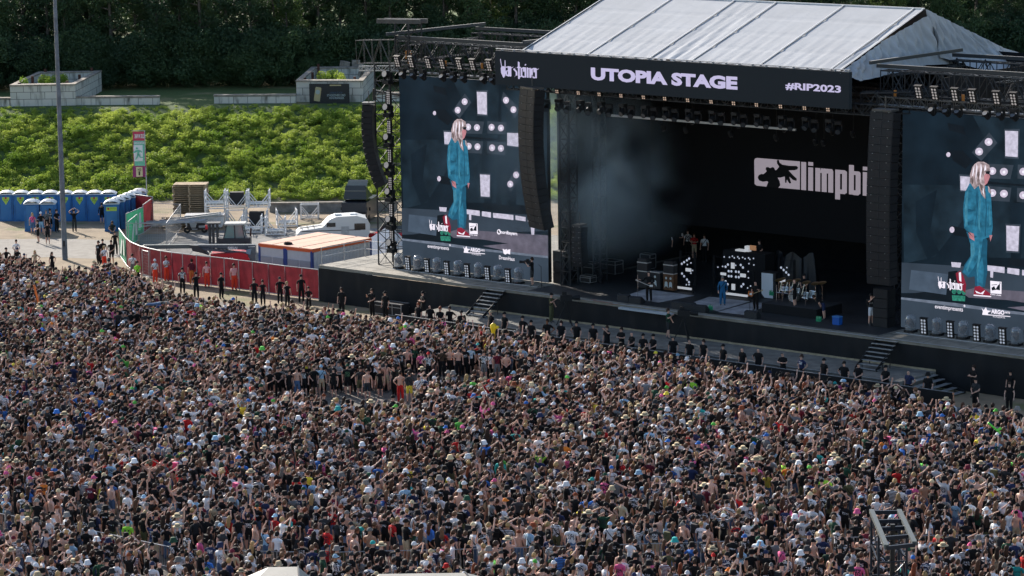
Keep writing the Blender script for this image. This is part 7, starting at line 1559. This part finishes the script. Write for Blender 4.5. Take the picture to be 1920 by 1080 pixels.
tframe("lone white truss frame in front of the concrete wall", 581, 410, 1.35, .8, 1.2, 0, 2)
# telehandler cab + boom lift
t = gthing("forklift_truck", "dark forklift truck with grey-roofed glass cab and tall mast", "forklift", 440, 474, 0); M_CABG = mat("cab_glass", (.18, .30, .28), .12, spec=.8); M_DGR = mat("dark_grey_metal", (.04, .045, .05), .5)
b = MB(); b.box((0, 0, .75), (2.4, 1.3, .8)); b.build("body", M_DGR, t); b = MB(); b.prism([(-.72, -.5, 1.15), (.8, -.5, 1.15), (.62, -.5, 2.1), (-.45, -.5, 2.1)], (0, 1.0, 0)); b.build("cab_glass", M_CABG, t)
b = MB()
for x0_, x1_ in ((-.72, -.47), (.8, .64), (.1, .08)):
    for y in (-.51, .51): b.bar((x0_, y, 1.15), (x1_, y, 2.1), .07)
b.build("cab_frame", M_DGR, t); b = MB(); b.box((.12, 0, 2.16), (1.5, 1.15, .12)); b.box((.75, 0, 2.12), (.9, .3, .1)); b.build("cab_roof", mat("pale_cab_roof", (.5, .5, .47), .5), t)
b = MB()
for x in (-1.75, -1.5, -1.2): 
    for y in (-.35, .35): b.bar((x, y, .1), (x, y, 2.15), .12)
b.box((-1.45, 0, 2.2), (1.0, .9, .1)); b.build("mast", M_DGR, t); b = MB(); b.tube((1.15, .3, 1.1), (1.2, .3, 1.75), .06, n=7); b.build("exhaust", M_RUSTP, t)
for x in (-.8, .8):
    for y in (-.65, .65): b = MB(); b.lathe([(.15, -.12), (.4, -.12), (.42, 0), (.4, .12), (.15, .12)], (x, y, .42), 14, Matrix.Rotation(pi/2, 3, 'X')); b.build("wheel", M_BLACK, t)
b = MB(); b.box((-1.95, -.3, 1.95), (.18, .2, .3)); b.build("red_lamp", M_REDS, t)
t = gthing("boom_lift", "grey boom lift with folded arm and red counterweight behind the red fence", "boom lift", 425, 510, -.0)
dY = t.location.y
def PQ(px, py): d = ray(px, py); k = dY/d.y; X = C3+d*k; return X.x-t.location.x, X.z
def slab(name, pix, y0, th, m_):
    P2 = [(PQ(*q)[0], y0, PQ(*q)[1]) for q in pix]; a_ = sum(P2[i-1][0]*P2[i][2]-P2[i][0]*P2[i-1][2] for i in range(len(P2))); b = MB(); b.prism((P2 if a_ > 0 else P2[::-1])[::-1], (0, th, 0)); return b.build(name, m_, t)
M_BG = mat("boom_grey", (.075, .095, .115), .45, nz=.15)
slab("upper_boom", [(358, 459.5), (478, 459), (478, 469), (450, 468), (358, 462.5)], 0, .45, M_BG); slab("lower_boom", [(366, 463), (462, 473), (480, 473), (480, 477), (440, 474), (372, 468)], -.15, .4, M_BG); slab("telescope", [(270, 460), (358, 459), (360, 466), (300, 467), (262, 465)], .05, .35, mat("boom_green_grey", (.10, .125, .125), .5))
slab("knuckle", [(356, 459), (372, 460), (385, 470), (392, 478), (380, 474), (362, 470)], -.2, .7, M_DGR); slab("turret", [(466, 462), (479, 461), (480, 491), (466, 490)], -.3, 1.0, M_BG)
slab("counterweight", [(396, 475), (452, 472), (464, 475), (469, 485), (470, 493), (430, 492), (396, 478)], -.5, 1.6, mat("red_hood", (.45, .02, .03), .35)); slab("cylinder_box", [(463, 467), (472, 465), (470, 476), (462, 473)], -.45, .3, mat("pale_blue_metal", (.16, .24, .32), .4))
b = MB(); b.box((.3, .3, .5), (3.2, 1.8, .5)); b.build("chassis", mat("red_hood", (.45, .02, .03), .35), t)
for x in (-1.1, 1.6):
    for y in (-.7, 1.2): b = MB(); b.lathe([(.15, -.15), (.45, -.15), (.47, 0), (.45, .15), (.15, .15)], (x, y, .45), 14, Matrix.Rotation(pi/2, 3, 'X')); b.build("wheel", M_BLACK, t)
a_, c_ = PQ(427, 462.5), PQ(445, 468); lettering("SJ85AJ", a_[0], c_[0], c_[1], a_[1], -.02, M_WHITE, t, .03); a_, c_ = PQ(413, 481), PQ(438, 484); lettering("SJ85AJ", a_[0], c_[0], c_[1], a_[1], -.52, M_WHITE, t, .03)
# motor caravan (white) and dark camper van
t = gthing("caravan", "white streamlined motor caravan lying low behind the orange cabin roof", "caravan", 625, 464, .12); t.scale = (.93, .93, .93); M_CV = mat("caravan_white", (.66, .67, .66), .35)
prof = [(-2.9, .7), (-2.85, 1.3), (-2.6, 1.55), (-.9, 1.75), (-.3, 2.35), (.2, 2.55), (1.8, 2.6), (2.6, 2.35), (2.85, 1.9), (2.8, 1.2), (2.5, .7)]
b = MB(); b.prism([(x, -1.05, z) for x, z in prof][::-1] if False else [(x, -1.05, z) for x, z in prof], (0, 2.1, 0)); b.build("body", M_CV, t)
b = MB(); b.box((2.05, -1.07, 1.75), (.85, .03, .5)); b.build("side_window", M_CABG if False else M_SHADE, t); b = MB()
for k in range(5): b.tube((-2.5+k*.5, -.8, 1.7), (-2.5+k*.5, .8, 1.7), .03, n=5)
b.tube((-2.7, -.8, 1.72), (-.8, -.8, 1.9), .03, n=5); b.tube((-2.7, .8, 1.72), (-.8, .8, 1.9), .03, n=5); b.build("roof_rack", M_DGR, t); b = MB(); b.box((-.2, -1.065, 1.5), (4.6, .02, .06)); b.build("stripe", M_DGR, t)
b = MB(); b.box((.9, -1.065, 1.15), (.62, .02, 1.3)); b.build("door", mat("caravan_grey", (.45, .46, .46), .5, nz=.2), t); b = MB(); b.box((-.2, -1.07, 1.95), (.7, .02, .32)); b.build("side_window", M_SHADE, t)
for x_ in (.4, 1.6): b = MB(); b.box((x_, 0, 2.62), (.5, .6, .1)); b.build("roof_hatch", M_TROOF, t)
b = MB(); b.box((-.1, -1.06, .8), (5.2, .03, .16)); b.build("skirt_trim", M_DGR, t)
for x in (-1.9, 1.2): b = MB(); b.lathe([(.1, -.1), (.34, -.1), (.34, .1), (.1, .1)], (x, -.95, .36), 14, Matrix.Rotation(pi/2, 3, 'X')); b.build("wheel", M_BLACK, t)
t = gthing("camper_van", "dark blue-grey camper van with raised pop-up roof behind the caravan", "van", 665, 421, -.15); M_VAN = mat("dark_van_paint", (.02, .03, .045), .3)
b = MB(); b.box((0, 2.2, .95), (1.95, 4.6, 1.5)); b.build("body", M_VAN, t); b = MB(); b.prism([(-.98, -.1, .5), (.98, -.1, .5), (.98, -.1, 1.0), (-.98, -.1, 1.0)], (0, .5, 0)); b.build("bonnet", M_VAN, t)
b = MB(); b.add([(-.9, -.1, 1.1), (.9, -.1, 1.1), (.8, .55, 1.85), (-.8, .55, 1.85)], [(0, 1, 2, 3)]); b.build("windscreen", M_SHADE, t); b = MB(); b.add([(-.9, .35, 1.9), (.9, .35, 1.9), (.8, .5, 2.95), (-.75, .5, 2.95), (-.9, 2.8, 1.9), (.9, 2.8, 1.9)], [(0, 1, 2, 3), (0, 3, 4), (1, 5, 2), (3, 2, 5, 4)]); b.build("pop_up_roof", M_VAN, t)
b = MB(); b.add([(-.8, .42, 2.55), (.85, .42, 2.55), (.8, 1.4, 3.15), (-.7, 1.4, 3.15)], [(0, 1, 2, 3)]); b.prism([(-.8, .42, 2.5), (.85, .42, 2.5), (.8, 1.6, 3.2), (-.7, 1.6, 3.2)], (0, 0, .06)); b.build("roof_lid", mat("grey_green_lid", (.17, .18, .16), .6, nz=.1), t)
for s in (-1, 1):
    b = MB(); b.box((s*1.1, .5, 1.15), (.12, .1, .25)); b.build("mirror", M_BLACK, t); b = MB(); b.box((s*.75, -.12, .75), (.3, .05, .14)); b.build("headlight", M_LAMPG, t); b = MB(); b.lathe([(.1, -.1), (.34, -.1), (.34, .1), (.1, .1)], (s*.9, .8, .34), 14, Matrix.Rotation(pi/2, 3, 'Y')); b.build("wheel", M_BLACK, t)
# white tent peak behind the side platform
t = gthing("white_tent", "white tent peak behind the side platform railing", "tent", 720, 500, ANG); q = [G(x, y, z)-t.location for x, y, z in ((693, 498, .9), (748, 478, 2.6), (752, 503, .9), (700, 470, 1.0))]; q = [Matrix.Rotation(-ANG, 3, 'Z')@v_ for v_ in q]
b = MB(); b.add([(-1.9, -1.5, 1.0), (1.9, -1.5, 1.0), (1.9, 1.5, 1.0), (-1.9, 1.5, 1.0), (0.6, 0, 3.0)], [(0, 1, 4), (1, 2, 4), (2, 3, 4), (3, 0, 4)]); b.build("canopy", M_WHITE, t); b = MB()
for x in (-1, 1):
    for y in (-1, 1): b.tube((x*1.85, y*1.45, 0), (x*1.85, y*1.45, 1.0), .03, n=6)
b.build("poles", M_ALU, t)
t = gthing("parked_car", "red car half hidden behind the left lamp tower", "car", 745, 458, ANG); b = MB(); b.prism([(-1, -2, .4), (1, -2, .4), (1, -2, .9), (.9, -2, 1.0), (-.9, -2, 1.0), (-1, -2, .9)][::-1], (0, 4, 0)); b.build("body", mat("red_car_paint", (.5, .02, .03), .25), t); b = MB(); b.prism([(-.85, -1, 1.0), (.85, -1, 1.0), (.7, -.8, 1.5), (-.7, -.8, 1.5)][::-1], (0, 2.4, 0)); b.build("windows", M_SHADE, t)
for x in (-1, 1):
    for y in (-1.3, 1.3): b = MB(); b.lathe([(.1, -.1), (.32, -.1), (.32, .1), (.1, .1)], (x*.9, y, .33), 12, Matrix.Rotation(pi/2, 3, 'Y')); b.build("wheel", M_BLACK, t)
# ------------------------------------------------------------------ delay tower and pavilion roofs in the foreground
M_TWR = mat("blue_black_steel", (.01, .017, .03), .4, metal=.3); tc_ = [G(x, y, 6.0) for x, y in ((1634, 958), (1686, 958), (1715, 1019), (1662, 1025))]
ctr = sum(tc_, Vector())/4; t = thing("loudspeaker_tower", "blue-black lattice tower with ladder-like head frame at the lower right", "tower", (ctr.x, ctr.y, 0)); lc = [Vector((p.x-ctr.x, p.y-ctr.y, 6.0)) for p in tc_]
for a, c in ((0, 3), (1, 2)): b = MB(); b.bar(lc[a], lc[c], .17, .15); b.build("main_beam", mat("grey_green_beam", (.09, .105, .105), .5, metal=.3), t)
for k in (0, .27, .48, .74, 1.0): b = MB(); b.bar(lc[0].lerp(lc[3], k)+Vector((0, 0, -.05)), lc[1].lerp(lc[2], k)+Vector((0, 0, -.05)), .10, .14); b.build("cross_bar", M_TWR, t)
b = MB(); c4 = [lc[0], lc[1], lc[1].lerp(lc[2], .5), lc[0].lerp(lc[3], .5)]
for q in c4: b.bar((q.x, q.y, 0), (q.x, q.y, 5.9), .085)
for k in range(5):
    for i in range(4):
        a, c = c4[i], c4[(i+1) % 4]; z0_, z1_2 = k*1.2, (k+1)*1.2
        if k % 2: a, c = c, a
        b.bar((a.x, a.y, z0_), (c.x, c.y, z1_2-.1), .045); b.bar((a.x, a.y, z1_2-.1), (c.x, c.y, z1_2-.1), .05)
b.build("lattice", M_TWR, t); b = MB(); b.tube(lc[0].lerp(lc[2], .5)+Vector((0, 0, .1)), lc[0].lerp(lc[2], .5)-Vector((0, 0, 2.2)), .1, n=8); b.box(lc[0].lerp(lc[2], .55)-Vector((0, 0, 2.4)), (.5, .5, .4)); b.build("chain_hoist", M_BLACK, t)
M_PVC = mat("warm_grey_pvc", (.36, .345, .30), .6, nz=.1, ns=1)
def pav(label, ridge, eaves, zr, ze):
    R_ = [G(x, y, zr) for x, y in ridge]; E_ = [G(x, y, ze) for x, y in eaves]; c = sum(E_, Vector())/len(E_); t = thing("pavilion", label, "pavilion", (c.x, c.y, 0), 0, "pavilions at the bottom edge"); P = [p-Vector((c.x, c.y, 0)) for p in R_+E_]; n = len(R_)
    return t, P, n
def pavilion(label, x0, x1, ytop, slopew, sidex):
    z = 3.2; a, c_ = G(x0, ytop, z), G(x1, ytop, z); cx = (a+c_)/2; wd_ = (c_-a).length; t = thing("pavilion", label, "pavilion", (cx.x, cx.y-2.2, 0), 0, "pavilions at the bottom edge")
    b = MB(); b.add([(-wd_/2, 1.8, 3.2), (wd_/2, 1.8, 3.2), (wd_/2+sidex, -2.2, 2.7), (-wd_/2-slopew, -2.2, 2.7), (wd_/2+sidex*1.5, 2.2, 2.6), (-wd_/2-slopew, 2.2, 2.6)], [(0, 3, 2, 1), (1, 2, 4), (0, 5, 3), (0, 1, 4, 5)]); b.build("roof", M_PVC, t); b = MB()
    for x in (-wd_/2-slopew*.8, wd_/2+sidex*.7):
        for y in (-2.1, 2.1): b.bar((x, y, 0), (x, y, 2.65), .08)
    b.build("poles", M_ALU, t); b = MB(); b.bar((wd_/2, 1.8, 3.22), (wd_/2+sidex, -2.2, 2.72), .06); b.build("roof_seam", M_DGR, t); return t
pavilion("grey pavilion roof peeking in at the bottom edge, left one", 505, 560, 1058, 1.2, .35)
pavilion("wide pale pavilion roof at the bottom edge, right one", 712, 872, 1070, .6, 1.3)
# ------------------------------------------------------------------ theatrical smoke in the left part of the stage opening
def smoke(label, u, v, z, su_, sv_, sz_, dens):
    b = MB(); b.box((0, 0, sz_/2), (su_, sv_, sz_)); M = bpy.data.materials.new("stage_smoke"); M.use_nodes = True; N = M.node_tree; N.nodes.remove(N.nodes["Principled BSDF"]); L = N.links.new
    pv = N.nodes.new("ShaderNodeVolumePrincipled"); pv.inputs["Color"].default_value = (.58, .76, .86, 1); tc = N.nodes.new("ShaderNodeTexCoord"); n = N.nodes.new("ShaderNodeTexNoise"); n.inputs["Scale"].default_value = .20; n.inputs["Detail"].default_value = 7; n.inputs["Distortion"].default_value = .5; L(tc.outputs["Object"], n.inputs[0])
    r_ = N.nodes.new("ShaderNodeMapRange"); r_.inputs[1].default_value = .40; r_.inputs[2].default_value = .75; L(n.outputs[0], r_.inputs[0])
    g = N.nodes.new("ShaderNodeVectorMath"); g.operation = 'SUBTRACT'; g.inputs[1].default_value = (.5, .5, .5); L(tc.outputs["Generated"], g.inputs[0]); ln = N.nodes.new("ShaderNodeVectorMath"); ln.operation = 'LENGTH'; L(g.outputs[0], ln.inputs[0])
    r2 = N.nodes.new("ShaderNodeMapRange"); r2.inputs[1].default_value = .5; r2.inputs[2].default_value = .1; L(ln.outputs["Value"], r2.inputs[0]); mu = N.nodes.new("ShaderNodeMath"); mu.operation = 'MULTIPLY'; L(r_.outputs[0], mu.inputs[0]); L(r2.outputs[0], mu.inputs[1]); m2 = N.nodes.new("ShaderNodeMath"); m2.operation = 'MULTIPLY'; m2.inputs[1].default_value = dens; L(mu.outputs[0], m2.inputs[0]); L(m2.outputs[0], pv.inputs["Density"]); L(pv.outputs[0], N.nodes["Material Output"].inputs["Volume"])
    o = b.build("smoke", M, origin=(0, 0, 0)); o.location = W(u, v, z); o.rotation_euler = (0, 0, ANG); tag(o, label, "smoke", kind="stuff"); return o
smoke("drifting bluish stage smoke in the left part of the stage opening", 19.3, 4.0, 3.0, 17, 9.5, 12.5, .42)

for o in SC.objects:
    if o.get("label") and len(o["label"].replace("-", " ").split()) > 16: print("LONG", o.name, o["label"])
